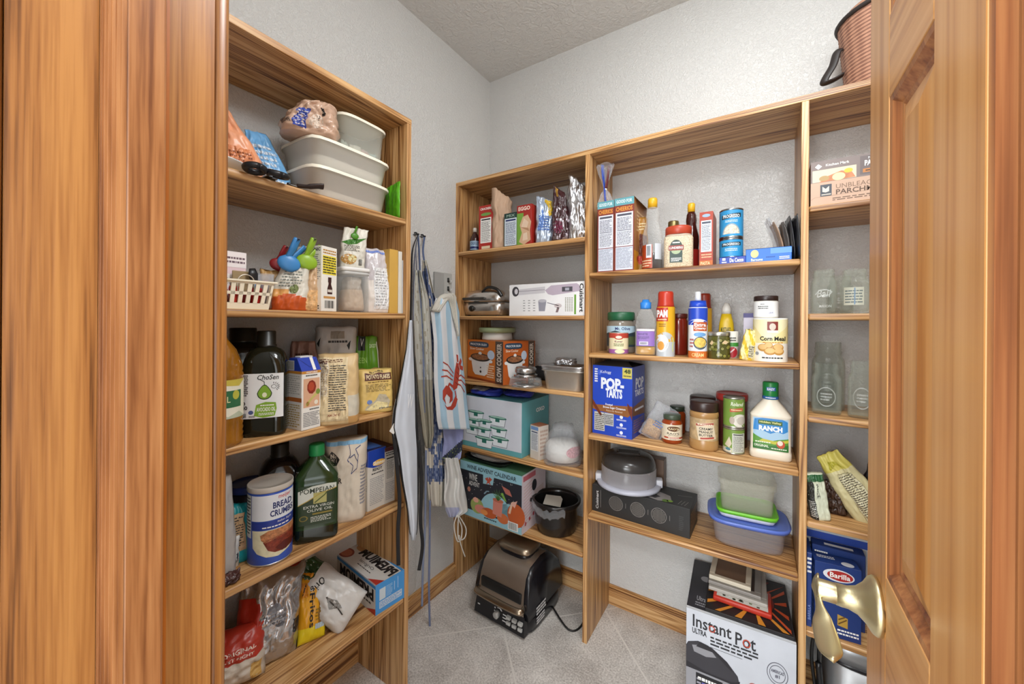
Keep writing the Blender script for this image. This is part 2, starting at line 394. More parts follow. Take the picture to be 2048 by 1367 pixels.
# stone tile floor laid on the diagonal
def tilemat():
    mt = bpy.data.materials.new('grey_stone_tile'); mt.use_nodes = True; N = mt.node_tree.nodes; L = mt.node_tree.links; b = N['Principled BSDF']
    tc = N.new('ShaderNodeTexCoord'); mp = N.new('ShaderNodeMapping'); mp.inputs['Rotation'].default_value = (0, 0, radians(TILE_A)); mp.inputs['Location'].default_value = TILE_O
    L.new(tc.outputs['Object'], mp.inputs[0])
    br = N.new('ShaderNodeTexBrick'); br.offset = 0; br.inputs['Scale'].default_value = 1.0; br.inputs['Mortar Size'].default_value = 0.004; br.inputs['Mortar Smooth'].default_value = 0.3
    br.inputs['Brick Width'].default_value = TILE_W; br.inputs['Row Height'].default_value = TILE_W
    br.inputs['Color1'].default_value = (1, 1, 1, 1); br.inputs['Color2'].default_value = (0.9, 0.9, 0.9, 1); br.inputs['Mortar'].default_value = (0, 0, 0, 1)
    L.new(mp.outputs[0], br.inputs['Vector'])
    n1 = N.new('ShaderNodeTexNoise'); n1.inputs['Scale'].default_value = 160; n1.inputs['Detail'].default_value = 4; L.new(tc.outputs['Object'], n1.inputs['Vector'])
    n2 = N.new('ShaderNodeTexNoise'); n2.inputs['Scale'].default_value = 7; n2.inputs['Detail'].default_value = 5; n2.inputs['Distortion'].default_value = 1.0; L.new(tc.outputs['Object'], n2.inputs['Vector'])
    ad = N.new('ShaderNodeMath'); ad.operation = 'MULTIPLY_ADD'; L.new(n2.outputs[0], ad.inputs[0]); ad.inputs[1].default_value = 0.6; L.new(n1.outputs[0], ad.inputs[2])
    cr = N.new('ShaderNodeValToRGB'); L.new(ad.outputs[0], cr.inputs[0]); e = cr.color_ramp.elements
    e[0].position = 0.55; e[0].color = lin('#a39c95'); e[1].position = 1.05; e[1].color = lin('#e3ded8')
    mx = N.new('ShaderNodeMix'); mx.data_type = 'RGBA'; L.new(br.outputs['Fac'], mx.inputs[0]); L.new(cr.outputs[0], mx.inputs[6]); mx.inputs[7].default_value = lin('#dcd7d0')
    L.new(mx.outputs[2], b.inputs['Base Color']); b.inputs['Roughness'].default_value = 0.5
    bp = N.new('ShaderNodeBump'); bp.inputs['Strength'].default_value = 0.25; bp.inputs['Distance'].default_value = 0.002; L.new(ad.outputs[0], bp.inputs['Height']); L.new(bp.outputs[0], b.inputs['Normal'])
    return mt
TILE_A, TILE_W = 10.0, 0.46; TILE_O = (0, 0, 0)
_p = onZ(825, 1277, 0); _q = onZ(975, 1254, 0)
_a = atan2(_q.y - _p.y, _q.x - _p.x); TILE_A = -math.degrees(_a)
_c, _s = cos(-_a), sin(-_a); _l = onZ(1255, 1295, 0); TILE_O = (-(_c * _l.x - _s * _l.y), -(_s * _p.x + _c * _p.y), 0)
slab('floor', -3.2, 3.2, -3.6, YW + 0.1, -0.06, 0, tilemat())
# baseboards
def bboard(name, x0, x1, y0, y1, ax):
    g = G(); h = 0.085
    g.box(x0, x1, y0, y1, 0, h - 0.012, OAK[ax])
    if ax == 1: g.box(x0, x0 + (x1 - x0) * 0.72, y0, y1, h - 0.012, h - 0.005, OAK[ax]).box(x0, x0 + (x1 - x0) * 0.45, y0, y1, h - 0.005, h, OAK[ax])
    else: g.box(x0, x1, y1 - (y1 - y0) * 0.72, y1, h - 0.012, h - 0.005, OAK[ax]).box(x0, x1, y1 - (y1 - y0) * 0.45, y1, h - 0.005, h, OAK[ax])
    struct(g.build(name))
bboard('baseboard_left', XW, XW + 0.014, YF1, YW, 1)
bboard('baseboard_back', XW + 0.014, XR, YW - 0.014, YW, 0)
# door frame: jambs with stop, casings
def jamb(name, sgn, X):
    g = G()
    def bx(a, b, y0, y1, mt, bev=0.0): g.box(min(X + sgn * a, X + sgn * b), max(X + sgn * a, X + sgn * b), y0, y1, 0, DH, mt, bev)
    bx(0, 0.02, YF0 - 0.004, YF1 + 0.002, JAMB)
    if sgn < 0:
        bx(-0.011, 0.001, 0.095, 0.122, JAMB2, 0.002)          # flat of the stop
        for k in range(9):                                       # rounded edge of the stop
            a = k / 8 * pi / 2
            bx(-0.011 * sin(a) + 0.0, 0.001, 0.081 + 0.014 * (1 - cos(a)), 0.0955, JAMB2)
        bx(-0.0008, 0.001, 0.122, 0.1265, mat('#a85f16', 0.4))   # glue line behind the stop
    else:
        bx(-0.011, 0.001, 0.072, 0.11, JAMB2, 0.0025)
    return struct(g.build(name))
jamb('trim_1', -1, JL); jamb('trim_2', 1, JR)
struct(G().box(JL - 0.02, JR + 0.02, YF0 - 0.004, YF1 + 0.002, DH, DH + 0.02, JAMB).build('trim_3'))
for k, (a, b) in enumerate(((JL - 0.075, JL - 0.003), (JR + 0.006, JR + 0.075))):
    struct(G().box(a, b, YF0 - 0.02, YF0 - 0.0042, 0, DH + 0.07, JAMB, 0.004).build('trim_%d' % (4 + 2 * k)))
    struct(G().box(a, b, YF1 + 0.0022, YF1 + 0.017, 0, DH + 0.07, JAMB, 0.005, 3).build('trim_%d' % (5 + 2 * k)))

# ================================================================ shelving
XL, YL = -1.0048, 0.9108
T = 0.0187
LV = dict(l1=1.9595, l2=1.6155, l3=1.297, l4=0.982, l5=0.660, l6=0.338)
su = thing('shelving_unit', 'tall oak shelving unit standing along the left wall beside the doorway', 'shelving unit', (XW, 0.2, 0), group='oak shelving units')
def board(name, parent, x0, x1, y0, y1, z0, z1, ax, bev=0.0, org=(0, 0, 0)):
    return G().box(x0 - org[0], x1 - org[0], y0 - org[1], y1 - org[1], z0 - org[2], z1 - org[2], OAK[ax], bev, 3).build(name, parent)
o = (XW, 0.2, 0); YS = 0.2
board('side_panel', su, XW + .001, XL, YL - T, YL, 0, LV['l1'] - T, 2, 0.0012, o)
board('side_panel', su, XW + .001, XL, YS, YS + T, 0, LV['l1'] - T, 2, 0.0012, o)
board('top_board', su, XW + .001, XL, YS, YL + 0.001, LV['l1'] - T, LV['l1'], 1, 0.0015, o)
for k in ('l2', 'l3', 'l4', 'l5', 'l6'):
    board('shelf', su, XW + .001, XL - 0.001, YS + T, YL - T, LV[k] - T, LV[k], 1, 0.005, o)
YB = 1.4367; X1, X2 = -0.5881, 0.1004; XE = 0.60
AV = [1.956, 1.6132, 1.2992, 0.9891, 0.6671, 0.3515]
BV = [1.956, 1.4677, 1.1519, 0.8298, 0.513]
CV = [1.956] + [zat(Vector((0.13, YB, 0)), p) for p in (411, 627, 832, 1043, 1262)]
bu = thing('shelving_unit', 'wide oak shelving unit with three bays along the back wall', 'shelving unit', (XW, YB, 0), group='oak shelving units')
o = (XW, YB, 0); YBK = YW - .001
board('side_panel', bu, XW + .0005, XW + T, YB, YBK, 0, AV[0] - T, 2, 0.0012, o)
board('divider', bu, X1, X1 + T, YB, YBK, 0, AV[0] - T, 2, 0.0012, o)
board('divider', bu, X2, X2 + T, YB, YBK, 0, AV[0] - T, 2, 0.0012, o)
board('side_panel', bu, XE - T, XE, YB, YBK, 0, AV[0] - T, 2, 0.0012, o)
board('top_board', bu, XW + .0005, XE, YB, YBK, AV[0] - T, AV[0], 0, 0.0015, o)
for z in AV[1:]: board('shelf', bu, XW + T, X1, YB - 0.001, YBK, z - T, z, 0, 0.005, o)
for z in BV[1:]: board('shelf', bu, X1 + T, X2, YB - 0.001, YBK, z - T, z, 0, 0.005, o)
for z in CV[1:]: board('shelf', bu, X2 + T, XE - T, YB - 0.001, YBK, z - T, z, 0, 0.005, o)

# ================================================================ the open door
DX, DY0, DT, DZ = 0.128, 0.165, 0.035, 2.03
DY1 = ray(1738, 600).y / ray(1738, 600).x * DX
dr = struct(G().box(0.012, 0.023, 0, DY1 - DY0, 0.012, DZ, DOORV).build('door_1', None, (DX, DY0, 0)))
wd = DY1 - DY0; st = 0.89 * DX
def ydoor(px): r = ray(px, 600); return r.y / r.x * DX - DY0
def stile(name, y0, y1, z0, z1, mt): return struct(G().box(0, DT, y0, y1, z0, z1, mt, 0.0015).build(name, dr))
ya, yb_, yc = ydoor(1775), ydoor(1864), ydoor(1970)     # latch stile | panel | centre mullion | panel | hinge stile
stile('door_stile', ya, wd, 0.012, DZ, DOORV)
stile('door_mullion', yc, yb_, 0.012, DZ, DOORV)
hs = 0.10; stile('door_stile', 0, max(0.03, yc - (ya - yb_)), 0.012, DZ, DOORV)
P = onX(1775, 201, DX); Q = onX(1775, 1160, DX); ztop, zbot = P.z, Q.z
rails = [(0.012, 0.20), (zbot - 0.20, zbot), (ztop, ztop + 0.10), (DZ - 0.11, DZ)]
yh = max(0.03, yc - (ya - yb_))
for z0, z1 in rails:
    for a, b in ((yb_, ya), (yh, yc)):
        stile('door_rail', a + 0.0004, b - 0.0004, z0, z1, DOORH)
def panel(y0, y1, z0, z1):
    # sloped moulding round the opening and a raised field
    g = G()
    def ring(i, x): return [(x, y0 + i, z0 + i), (x, y1 - i, z0 + i), (x, y1 - i, z1 - i), (x, y0 + i, z1 - i)]
    rs = [ring(0, 0.001), ring(0.006, 0.002), ring(0.014, 0.009), ring(0.017, 0.009), ring(0.021, 0.0115)]
    g.rings(rs, DOORM, True, False, False, False); struct(g.build('panel_moulding', dr))
    g = G(); rs = [ring(0.0205, 0.0112), ring(0.024, 0.009), ring(0.050, 0.003), ring(0.052, 0.003)]
    g.rings(rs, DOORV, True, False, True, False); struct(g.build('door_panel', dr))
for a, b in ((yb_, ya), (yh, yc)):
    panel(a, b, 0.20, zbot - 0.20); panel(a, b, zbot, ztop); panel(a, b, ztop + 0.10, DZ - 0.11)
# lever handle
BR = mat('#d8cea6', 0.38, 1.0, 'brass', 0.04, 400); BR2 = mat('#ddd5b0', 0.32, 1.0, 'brass', 0.04, 400)
hp = onX(1757, 1212, DX); hy = hp.y - DY0
g = G()
def lx(prof, mt): g.rings([[(-x, hy + r * cos(2 * pi * j / 40), hp.z + r * sin(2 * pi * j / 40)) for j in range(40)] for r, x in prof], mt)
lx([(0.034, 0.0), (0.0345, 0.004), (0.032, 0.008), (0.024, 0.013), (0.0165, 0.021), (0.0135, 0.030), (0.0132, 0.042)], BR)
hd = struct(g.build('door_handle', dr)); tag(hd, 'brushed brass lever handle on round rose')
g = G(); lx([(0.0125, 0.041), (0.0127, 0.042), (0.0127, 0.060), (0.0115, 0.063)], BR2); struct(g.build('handle_hub', hd))
g = G(); rs = []
for k in range(29):
    t = k / 28
    yy = hy + 0.014 - 0.118 * t; zz = hp.z + 0.002 - 0.010 * sin(t * pi) - 0.022 * t
    wv = 0.0125 - 0.0025 * t / .42 - 0.0062 * sin(min(1, t / 0.42) * pi) if t < 0.42 else 0.0100 + 0.0026 * sin((t - 0.42) / 0.58 * pi) - 0.009 * max(0, (t - 0.85) / 0.15) ** 2
    tw = radians(15 + 62 * min(1, max(0, (t - 0.12) / 0.35)))      # the blade twists from upright to nearly flat
    xx = 0.062 - 0.005 * t; r = []
    for j in range(20):
        a = 2 * pi * j / 20; p_, q_ = 0.003 * cos(a), wv * sin(a)
        r.append((-xx + p_ * cos(tw) + q_ * sin(tw), yy, zz - p_ * sin(tw) + q_ * cos(tw)))
    rs.append(r)
g.rings(rs, BR); struct(g.build('handle_lever', hd))
# ================================================================ helpers for the goods on the shelves
def calpha(P): return dep(P) / sqrt(P.x ** 2 + P.y ** 2)
def wpx(P, n): return n / F * dep(P) * calpha(P)
def hpx(P, py): return zat(P, py) - P.z
def seat(plane, px, v, z):
    P = onX(px, 600, v) if plane == 'X' else onY(px, 600, v)
    P.z = z; return P
def cyl(px0, px1, ybot, z):
    """centre and radius of a round thing whose outline runs px0..px1 and whose nearest foot shows at row ybot"""
    Q = onZ((px0 + px1) / 2, ybot, z); r = wpx(Q, (px1 - px0) / 2); h = Vector((Q.x, Q.y, 0)).normalized()
    r = wpx(Q + h * r, (px1 - px0) / 2); P = Q + h * r; P.z = z; return P, r
def cylp(px0, px1, plane, v, z):
    P = seat(plane, (px0 + px1) / 2, v, z); return P, wpx(P, (px1 - px0) / 2)
class It:
    def __init__(s, name, label, cat, P, rz=0.0, group=None, rot=None): s.t = thing(name, label, cat, P, rz, group, rot)
    def part(s, name, g, parent=None, label=None, loc=None, rot=None):
        o = g.build(name, parent or s.t, loc, 0, rot)
        if label: o['label'] = label
        return o
def single(name, label, cat, g, P, rz=0.0, group=None, rot=None):
    return tag(g.build(name, None, P, rz, rot), label, cat, group)
def carton(name, label, cat, A, B, depth, h, mt, draw=None, group=None, z0=None, rot=None, bev=0.0012, side=None):
    """box with front foot A (left) to B (right); draw(faces) prints on it"""
    rz = atan2(B.y - A.y, B.x - A.x); w = sqrt((B.x - A.x) ** 2 + (B.y - A.y) ** 2); g = G()
    g.box(0, w, 0, depth, 0, h, mt, bev, 1)
    if draw:
        fc = {k: boxface(g, k, 0, w, 0, depth, 0, h) for k in ('front', 'right', 'left', 'top')}
        draw(fc, g, w, depth, h)
    P = Vector((A.x, A.y, A.z if z0 is None else z0))
    return single(name, label, cat, g, P, rz, group, rot if rot is None else (rot[0], rot[1], rz + rot[2]))
def sface(g, hx, hy, e, z0, z1, p0=-0.95, p1=0.95, nu=24):
    """print surface unrolled round a squarish bottle; p -1..1 is the front, beyond that the sides"""
    def fn(u, v, o):
        p = p0 + (p1 - p0) * u; q = abs(p)
        a = math.atan(q) if q <= 1 else pi / 2 - math.atan(max(-1, 2 - q))
        a = -pi / 2 + (a if p > 0 else -a); ca, sa = cos(a), sin(a); t = (abs(ca) ** e + abs(sa) ** e) ** (-1 / e)
        return ((hx + o) * ca * t, (hy + o) * sa * t, z0 + v * (z1 - z0))
    return Ink(g, fn, nu, 1)
def bag(name, label, cat, P, w, h, d, mt, rz=None, draw=None, group=None, rot=None, fn=None, back=None, nu=26, nv=34, **k):
    g = G(); b = Bag(w, h, d, **k); ink = b.mesh(g, mt, nu, nv, fn, back)
    if draw: draw(ink)
    z = faceang(P) if rz is None else rz
    return single(name, label, cat, g, P, z, group, None if rot is None else (rot[0], rot[1], z + rot[2]))
def tub(it, L, W, H, mt, lid=None, e=6, taper=0.9, rim=0.005, lidh=0.012, wall=0.0015, n=48):
    """open thin-walled tub with a snap lid"""
    g = G(); a, b = L / 2, W / 2; r0, r1 = taper, 1.0
    g.loft([(0.004, a * r0 * .93, b * r0 * .93, e), (0, a * r0 * .95, b * r0 * .95, e), (0.006, a * r0, b * r0, e), (H - .006, a * r1, b * r1, e), (H - .005, a + rim, b + rim, e), (H, a + rim, b + rim, e),
            (H, a - wall, b - wall, e), (0.008, a * r0 - wall, b * r0 - wall, e), (0.0055, a * r0 * .94, b * r0 * .94, e)], mt, n)
    it.part('tub', g)
    if lid:
        g = G(); c, d = a + rim + .002, b + rim + .002
        g.loft([(H - .004, c, d, e), (H + .004, c, d, e), (H + .006, c - .003, d - .003, e), (H + .006, c - .008, d - .008, e), (H + .003, c - .011, d - .011, e), (H + .003, c - .02, d - .02, e)], lid, n, False, True)
        it.part('lid', g)
def clip(name, label, P, rz, c1, c2, s=1.0, tilt=0.0):
    it = It(name, label, 'clip', P, rz, None, (0, tilt, rz))
    g = G(); rs = []
    for i in range(9):
        q = -1 + i / 4; r = sqrt(max(.02, 1 - q * q)); zc = .020 * s + .017 * s * q
        rs.append([((.021 * s * r) * cos(2 * pi * j / 24) - .006 * s * q, (.008 * s * (.35 + .65 * r)) * sin(2 * pi * j / 24), zc + .004 * s * cos(2 * pi * j / 24) * r) for j in range(24)])
    g.rings(rs, c1)
    it.part('jaw', g)
    g = G(); g.tube(smooth_path([(-.004 * s, .002 * s, .030 * s), (.000, -.006 * s, .050 * s), (.004 * s, -.010 * s, .074 * s)], 5), [.008 * s] * 5 + [.0095 * s] * 5 + [.008 * s], c1, 10, 0.6)
    g.tube(smooth_path([(-.002 * s, -.001 * s, .040 * s), (.001, -.008 * s, .052 * s), (.005 * s, -.0125 * s, .073 * s)], 5), .0055 * s, c2, 8, 0.6); it.part('handle', g)
    g = G(); g.tube(smooth_path([(.004 * s, .012 * s, .030 * s), (.014 * s, .016 * s, .046 * s), (.026 * s, .022 * s, .066 * s)], 5), .0068 * s, c1, 10, 0.5); it.part('handle', g)
    return it
def rbox(g, x0, x1, y0, y1, z0, z1, mt, e=8, n=40, lip=0.003):
    g.loft([(z0, (x1 - x0) / 2 - lip, (y1 - y0) / 2 - lip, e), (z0 + lip, (x1 - x0) / 2, (y1 - y0) / 2, e), (z1 - lip, (x1 - x0) / 2, (y1 - y0) / 2, e), (z1, (x1 - x0) / 2 - lip, (y1 - y0) / 2 - lip, e)], mt, n)
RL = pi / 2     # things facing out of the left unit
TXT = mat('#3a3a3a', 0.6); PAPER = mat('#ecebe6', 0.6); NAVY = mat('#16255c', 0.45); RED = mat('#b3261e', 0.45)
CLEAR = mat('#f3f5f3', 0.1, 0.05, 'film', 0.25, 25); CLEARB = mat('#eef2f8', 0.1, 0.11, 'film', 0.5, 22)
FOIL = mat('#c9c9cc', 0.22, 1.0, 'foil', 0.7, 38); FOILS = mat('#d6d6d8', 0.28, 0.95, 'foil', 0.5, 55)
FROST = mat('#f6f3ea', 0.3, 0.36, 'haze', 0.05, 20); FROSTL = mat('#f4eedb', 0.4)
# ================================================================ left unit, top shelf: tubs, bags, scissors
Z = LV['l2']
A = onX(624, 263, -1.03); B = onX(786, 344, -1.03)
Lc, Wc = B.y - A.y - .012, 0.19
cy_ = (A.y + B.y) / 2; cx_ = -1.03 - Wc / 2 - .002
zl = zat(onX(624, 600, -1.03), 322); zu = zat(onX(624, 600, -1.03), 263)
it = It('food_container', 'lower of the two stacked long frosted containers on the top shelf', 'container', (cx_, cy_, Z), RL, 'frosted lidded containers')
tub(it, Lc, Wc, zl - Z - .006, FROST, FROSTL)
FL = mat('#eeebe4', 0.9)
g = G(); g.loft([(.009, Lc / 2 * .88, Wc / 2 * .88, 6), (.03, Lc / 2 * .90, Wc / 2 * .9, 6), (.034, Lc / 2 * .7, Wc / 2 * .7, 4)], FL); it.part('flour', g, None, 'white flour seen through the tub')
it = It('food_container', 'upper stacked long frosted container with a bag of sugar on its lid', 'container', (cx_, cy_, zl), RL, 'frosted lidded containers')
tub(it, Lc, Wc, zu - zl - .006, FROST, FROSTL)
g = G(); g.loft([(.009, Lc / 2 * .88, Wc / 2 * .88, 6), (.034, Lc / 2 * .91, Wc / 2 * .91, 6), (.05, Lc / 2 * .4, Wc / 2 * .5, 3, -.03, 0)], FL); it.part('flour', g, None, 'mound of white flour seen through the tub')
P3 = seat('X', 738, -1.10, zu); zt = zat(P3, 246)
it = It('food_container', 'small rounded frosted container with foil packets inside, on the upper tub', 'container', Vector((-1.115, B.y - .085, zu)), RL, 'frosted lidded containers')
tub(it, .165, .12, max(.045, (zt - zu) * .8 - .006), mat('#eef1e8', 0.3, 0.2, 'haze', 0.05, 20), FROSTL, 4)
for k, (x, y, s, a) in enumerate(((-.05, -.02, .022, .4), (-.015, -.025, .02, -.3), (.02, -.02, .02, .2), (.05, -.015, .022, -.5))):
    g = G(); bb = Bag(.036, .034, .014, 'pillow', k + 3, .003); bb.mesh(g, mat(['#b8c4b8', '#d7d2c4', '#c9a3a0', '#a9c0bb'][k], 0.35), 8, 8)
    single('foil_packet', ['grey green packet at the left inside the rounded container', 'cream packet inside the rounded container, second from the left', 'pinkish packet inside the rounded container', 'pale teal packet at the right end inside the rounded container'][k], 'packet', g, Vector((-1.115 - y, B.y - .085 + x, zu + .009)), RL + a, 'packets in the rounded container')
# sugar bag on the upper tub
P = seat('X', 617, -1.085, zu + .0005); w_ = wpx(P, 118)
BROWN = mat('#c6a48c', 0.16, 0, '', 0.5, 45); BLU = mat('#3a4fa8', 0.4)
def dr_(k):
    k.rect(.22, .08, .44, .62, BLU, 2); k.fine(.24, .12, .42, .56, 7, WH, 3, 4)
    k.text('BROWN', .05, .16, .19, .30, BK, 3, .02); k.rect(.66, .52, .73, .74, BK, 2); k.ell(.60, .33, .12, .2, mat('#d9c8b8'), 2); k.text('2', .60, .36, .66, .5, BK, 3)
bag('sugar_bag', 'clear bag of light brown sugar with a blue panel lying on stacked tubs', 'bag', P, w_, hpx(P, 211), .10, BROWN, None, dr_, None, None, None, None, form='sack', seed=4, wr=.013, top=0.62, k=4.5, edge=.012, lean=.026)
# flat dish, orange and blue bags
P = seat('X', 462, -1.04, Z); g = G(); g.lathe([(.05, 0), (.075, .006), (.098, .024), (.1, .026), (.095, .025), (.07, .009), (.0, .006)], mat('#e9e9e6', 0.3), 40)
single('dish', 'white shallow dish under the orange bag at the doorway end of the top shelf', 'dish', g, Vector((-1.11, P.y - .035, Z)))
P = Vector((-1.13, onX(466, 600, -1.13).y, Z + .004))
bag('snack_bag', 'orange and peach plastic bag leaning at the doorway end of the top shelf', 'bag', P, .13, hpx(P, 215) - .002, .06, mat('#eaa27a', 0.3), RL - .5, lambda k: (k.rect(.45, .1, .9, .45, mat('#d98a5e', 0.35), 2), k.fine(.5, .14, .86, .4, 5, mat('#8a4a2c'), 3), k.rect(.05, .5, .5, .9, mat('#e06f2e', .35), 2)), None, (0, 0, 0), None, None, form='pouch', seed=7, wr=.008, lean=-.045, top=.35)
P = Vector((-1.155, onX(538, 600, -1.155).y, Z))
bag('snack_bag', 'blue and white crumpled bag behind the scissors on the top shelf', 'bag', P, .11, hpx(P, 272), .05, mat('#6fa9d8', 0.3), RL - .3, lambda k: k.fine(.1, .1, .9, .8, 8, mat('#dfeaf4'), 2, 5), None, None, None, None, form='pouch', seed=9, wr=.008, lean=-.035, top=.45)
# scissors with black rings, a black handled spatula
BLK = mat('#17161a', 0.35)
P = seat('X', 530, -1.02, Z)
it = It('scissors', 'scissors with two black ring handles poking over the shelf edge', 'scissors', P, 0)
for k, px in enumerate((510, 555)):
    Q = onX(px, 334 + 10 * k, -0.992); g = G(); rr = wpx(Q, 20)
    g.tube([(Q.x - P.x + .016 * cos(a), Q.y - P.y + rr * sin(a), .009 + .003 * cos(a) * (1 if k == 0 else -1) + .002 * k) for a in [2 * pi * j / 24 for j in range(25)]], .0075, BLK, 10); it.part('ring_handle', g)
g = G(); g.box(-.13, .02, -.006, .006, .004, .007, mat('#b9bcc0', .25, 1)); g.box(-.13, .02, .006, .018, .001, .004, mat('#b9bcc0', .25, 1)); it.part('blade', g)
P = seat('X', 582, -1.015, Z); g = G(); g.tube([(0, -.010, .004), (-.004, .0, .005), (-.03, .008, .005), (-.07, .012, .005)], [.004, .005, .005, .003], BLK, 10)
single('knife', 'black handled knife end beside the scissors on the top shelf', 'knife', g, P)
P = seat('X', 622, -0.994, Z)
it = It('spatula', 'spatula with a dark brown flat handle poking over the top shelf edge', 'spatula', P, 0)
g = G(); g.tube(smooth_path([(-.02, -.028, .006), (-.006, -.008, .007), (.006, .012, .012), (.010, .026, .014)], 5), [.006] * 6 + [.008] * 6 + [.009] * 4, mat('#2b1a14', 0.4), 10, .55); it.part('handle', g)
g = G(); g.box(-.10, -.018, -.045, -.022, .003, .0045, mat('#a9a9a9', .3, 1)); it.part('blade', g)
P = seat('X', 795, -1.035, Z)
bag('snack_bag', 'bright green packet edge beside the tubs at the far end of the top shelf', 'bag', Vector((-1.06, P.y - .004, Z)), .11, hpx(P, 368), .012, mat('#5fb61f', .35), RL - .12 + 1.45, lambda k: k.fine(.8, .1, .97, .9, 12, mat('#cdeaa0'), 2), None, None, None, None, form='pillow', seed=2, wr=.003)

# ================================================================ left unit, second shelf
Z = LV['l3']
# open basket of packets
BK1 = mat('#efe7d0', 0.4); Yr = onX(548, 600, -1.03).y; Yl = Yr - .245; bw = .15; bh = zat(onX(548, 600, -1.03), 564) - Z
it = It('plastic_basket', 'cream plastic slotted basket of packets at the doorway end of the second shelf', 'basket', Vector((-1.03 - bw / 2, (Yl + Yr) / 2, Z)), RL)
g = G(); L2, W2 = (Yr - Yl) / 2, bw / 2; tp = .010
g.box(-L2 + tp, L2 - tp, -W2 + tp, W2 - tp, 0, .003, BK1)
def wallslat(p0, p1, q0, q1, n):
    # slotted wall between the foot p0-p1 and the rim q0-q1
    p0, p1, q0, q1 = map(Vector, (p0, p1, q0, q1))
    nn = (p1 - p0).cross(q0 - p0).normalized() * .0018
    def quad(a, b, c, d):
        g.add([a - nn, b - nn, c - nn, d - nn, a + nn, b + nn, c + nn, d + nn], [[0, 1, 2, 3], [7, 6, 5, 4], [0, 4, 5, 1], [1, 5, 6, 2], [2, 6, 7, 3], [3, 7, 4, 0]], BK1)
    def at(u, v): a = p0.lerp(p1, u); b = q0.lerp(q1, u); return a.lerp(b, v)
    for v0, v1 in ((0, .22), (.50, .60), (.88, 1)): quad(at(0, v0), at(1, v0), at(1, v1), at(0, v1))
    for i in range(n + 1):
        u = i / n; hw = .26 / n; quad(at(max(0, u - hw), .2), at(min(1, u + hw), .2), at(min(1, u + hw), .9), at(max(0, u - hw), .9))
a, b = L2 - tp, W2 - tp
wallslat((-a, -b, 0), (a, -b, 0), (-L2, -W2, bh), (L2, -W2, bh), 14); wallslat((a, -b, 0), (a, b, 0), (L2, -W2, bh), (L2, W2, bh), 8)
wallslat((a, b, 0), (-a, b, 0), (L2, W2, bh), (-L2, W2, bh), 14); wallslat((-a, b, 0), (-a, -b, 0), (-L2, W2, bh), (-L2, -W2, bh), 8); it.part('tub', g)
g = G(); rs = [[(sx * (L2 + o_), sy * (W2 + o_), z_) for sx, sy in ((-1, -1), (1, -1), (1, 1), (-1, 1))] for o_, z_ in ((-.002, bh - .004), (.006, bh - .004), (.006, bh), (-.002, bh), (-.002, bh - .004))]
g.rings(rs, BK1, True, False, False, False); it.part('rim', g)
rn = random.Random(5)
for k in range(9):
    c_ = ['#b3271f', '#8e2a22', '#c0392b', '#a93226', '#7a6a1e', '#b8b21f', '#7d1f1c', '#b5311f', '#2c4f8f'][k]
    g = G(); bb = Bag(.030, .042 + .012 * rn.random(), .018, 'pillow', k, .002); bb.mesh(g, mat(c_, .4), 8, 8)
    single('seasoning_packet', ['dark red packet', 'brown red packet', 'bright red packet', 'brick red packet', 'olive packet', 'yellow green packet', 'maroon packet', 'orange red packet', 'blue packet'][k] + ' seen through the slots of the cream basket', 'packet', g, Vector((-1.03 - .022 - .018 * (k % 2), Yr - .03 - .023 * k if k < 8 else Yr - .20, Z + .004)), RL + rn.random() * .3, 'packets in the cream basket')
P = seat('X', 468, -1.10, Z + .004); 
carton('tea_box', 'pink and white box standing in the cream basket', 'box', Vector((-1.075, onX(425, 600, -1.075).y, Z + .004)), Vector((-1.075, onX(492, 600, -1.075).y, Z + .004)), .05, zat(P, 506) - Z - .004, mat('#ecd2d8', .5), lambda f, g, w, d, h: (f['front'].rect(.0, .72, 1, 1, mat('#f3ecec'), 1), f['front'].fine(.3, .78, .95, .92, 2, mat('#6b5560'), 2), f['front'].rect(0, .35, .9, .6, mat('#f5f1f1'), 1), f['front'].text('OOKIES', .35, .40, .85, .54, mat('#a8949c'), 2)))
P = Vector((-1.045, onX(492, 600, -1.045).y, Z + .0045)); rw = wpx(P, 18)
carton('recipe_card', 'small tan card standing in the basket behind the wire loop', 'card', Vector((-1.062, P.y - .022, P.z)), Vector((-1.062, P.y + .022, P.z)), .004, zat(P, 541) - P.z, mat('#a08a64', .7))
g = G(); hz_ = zat(P, 549) - P.z; g.tube([(0, rw * cos(a), hz_ - rw + rw * sin(a)) for a in [pi * j / 16 for j in range(17)]], .0014, mat('#d8d0c0', .35, .6), 8)
g.tube([(0, rw, hz_ - rw), (0, rw, .0)], .0014, mat('#d8d0c0', .35, .6), 8); g.tube([(0, -rw, hz_ - rw), (0, -rw, 0)], .0014, mat('#d8d0c0', .35, .6), 8)
single('wire_loop', 'thin wire loop rising out of the cream basket', 'wire', g, P)
P = Vector((-1.05, onX(517, 600, -1.05).y, Z + .005)); ht = zat(P, 537) - P.z
it = It('measuring_spoon', 'black measuring spoon with a blue neck standing in the basket', 'spoon', P, RL, None, (0, -.15, RL))
g = G(); g.tube([(0, 0, 0), (0, 0, ht * .62)], .0035, mat('#2f7fc4', .4), 8); it.part('neck', g); g = G(); g.lathe([(.003, ht * .6), (.009, ht * .7), (.011, ht * .85), (.007, ht)], BLK, 16, (0, 0), 1, .45); it.part('head', g)
P = Vector((-1.065, onX(531, 600, -1.065).y, Z + .004))
it = It('plastic_cup', 'clear plastic cup with a pink scoop in the basket', 'cup', P); ht = zat(P, 548) - P.z
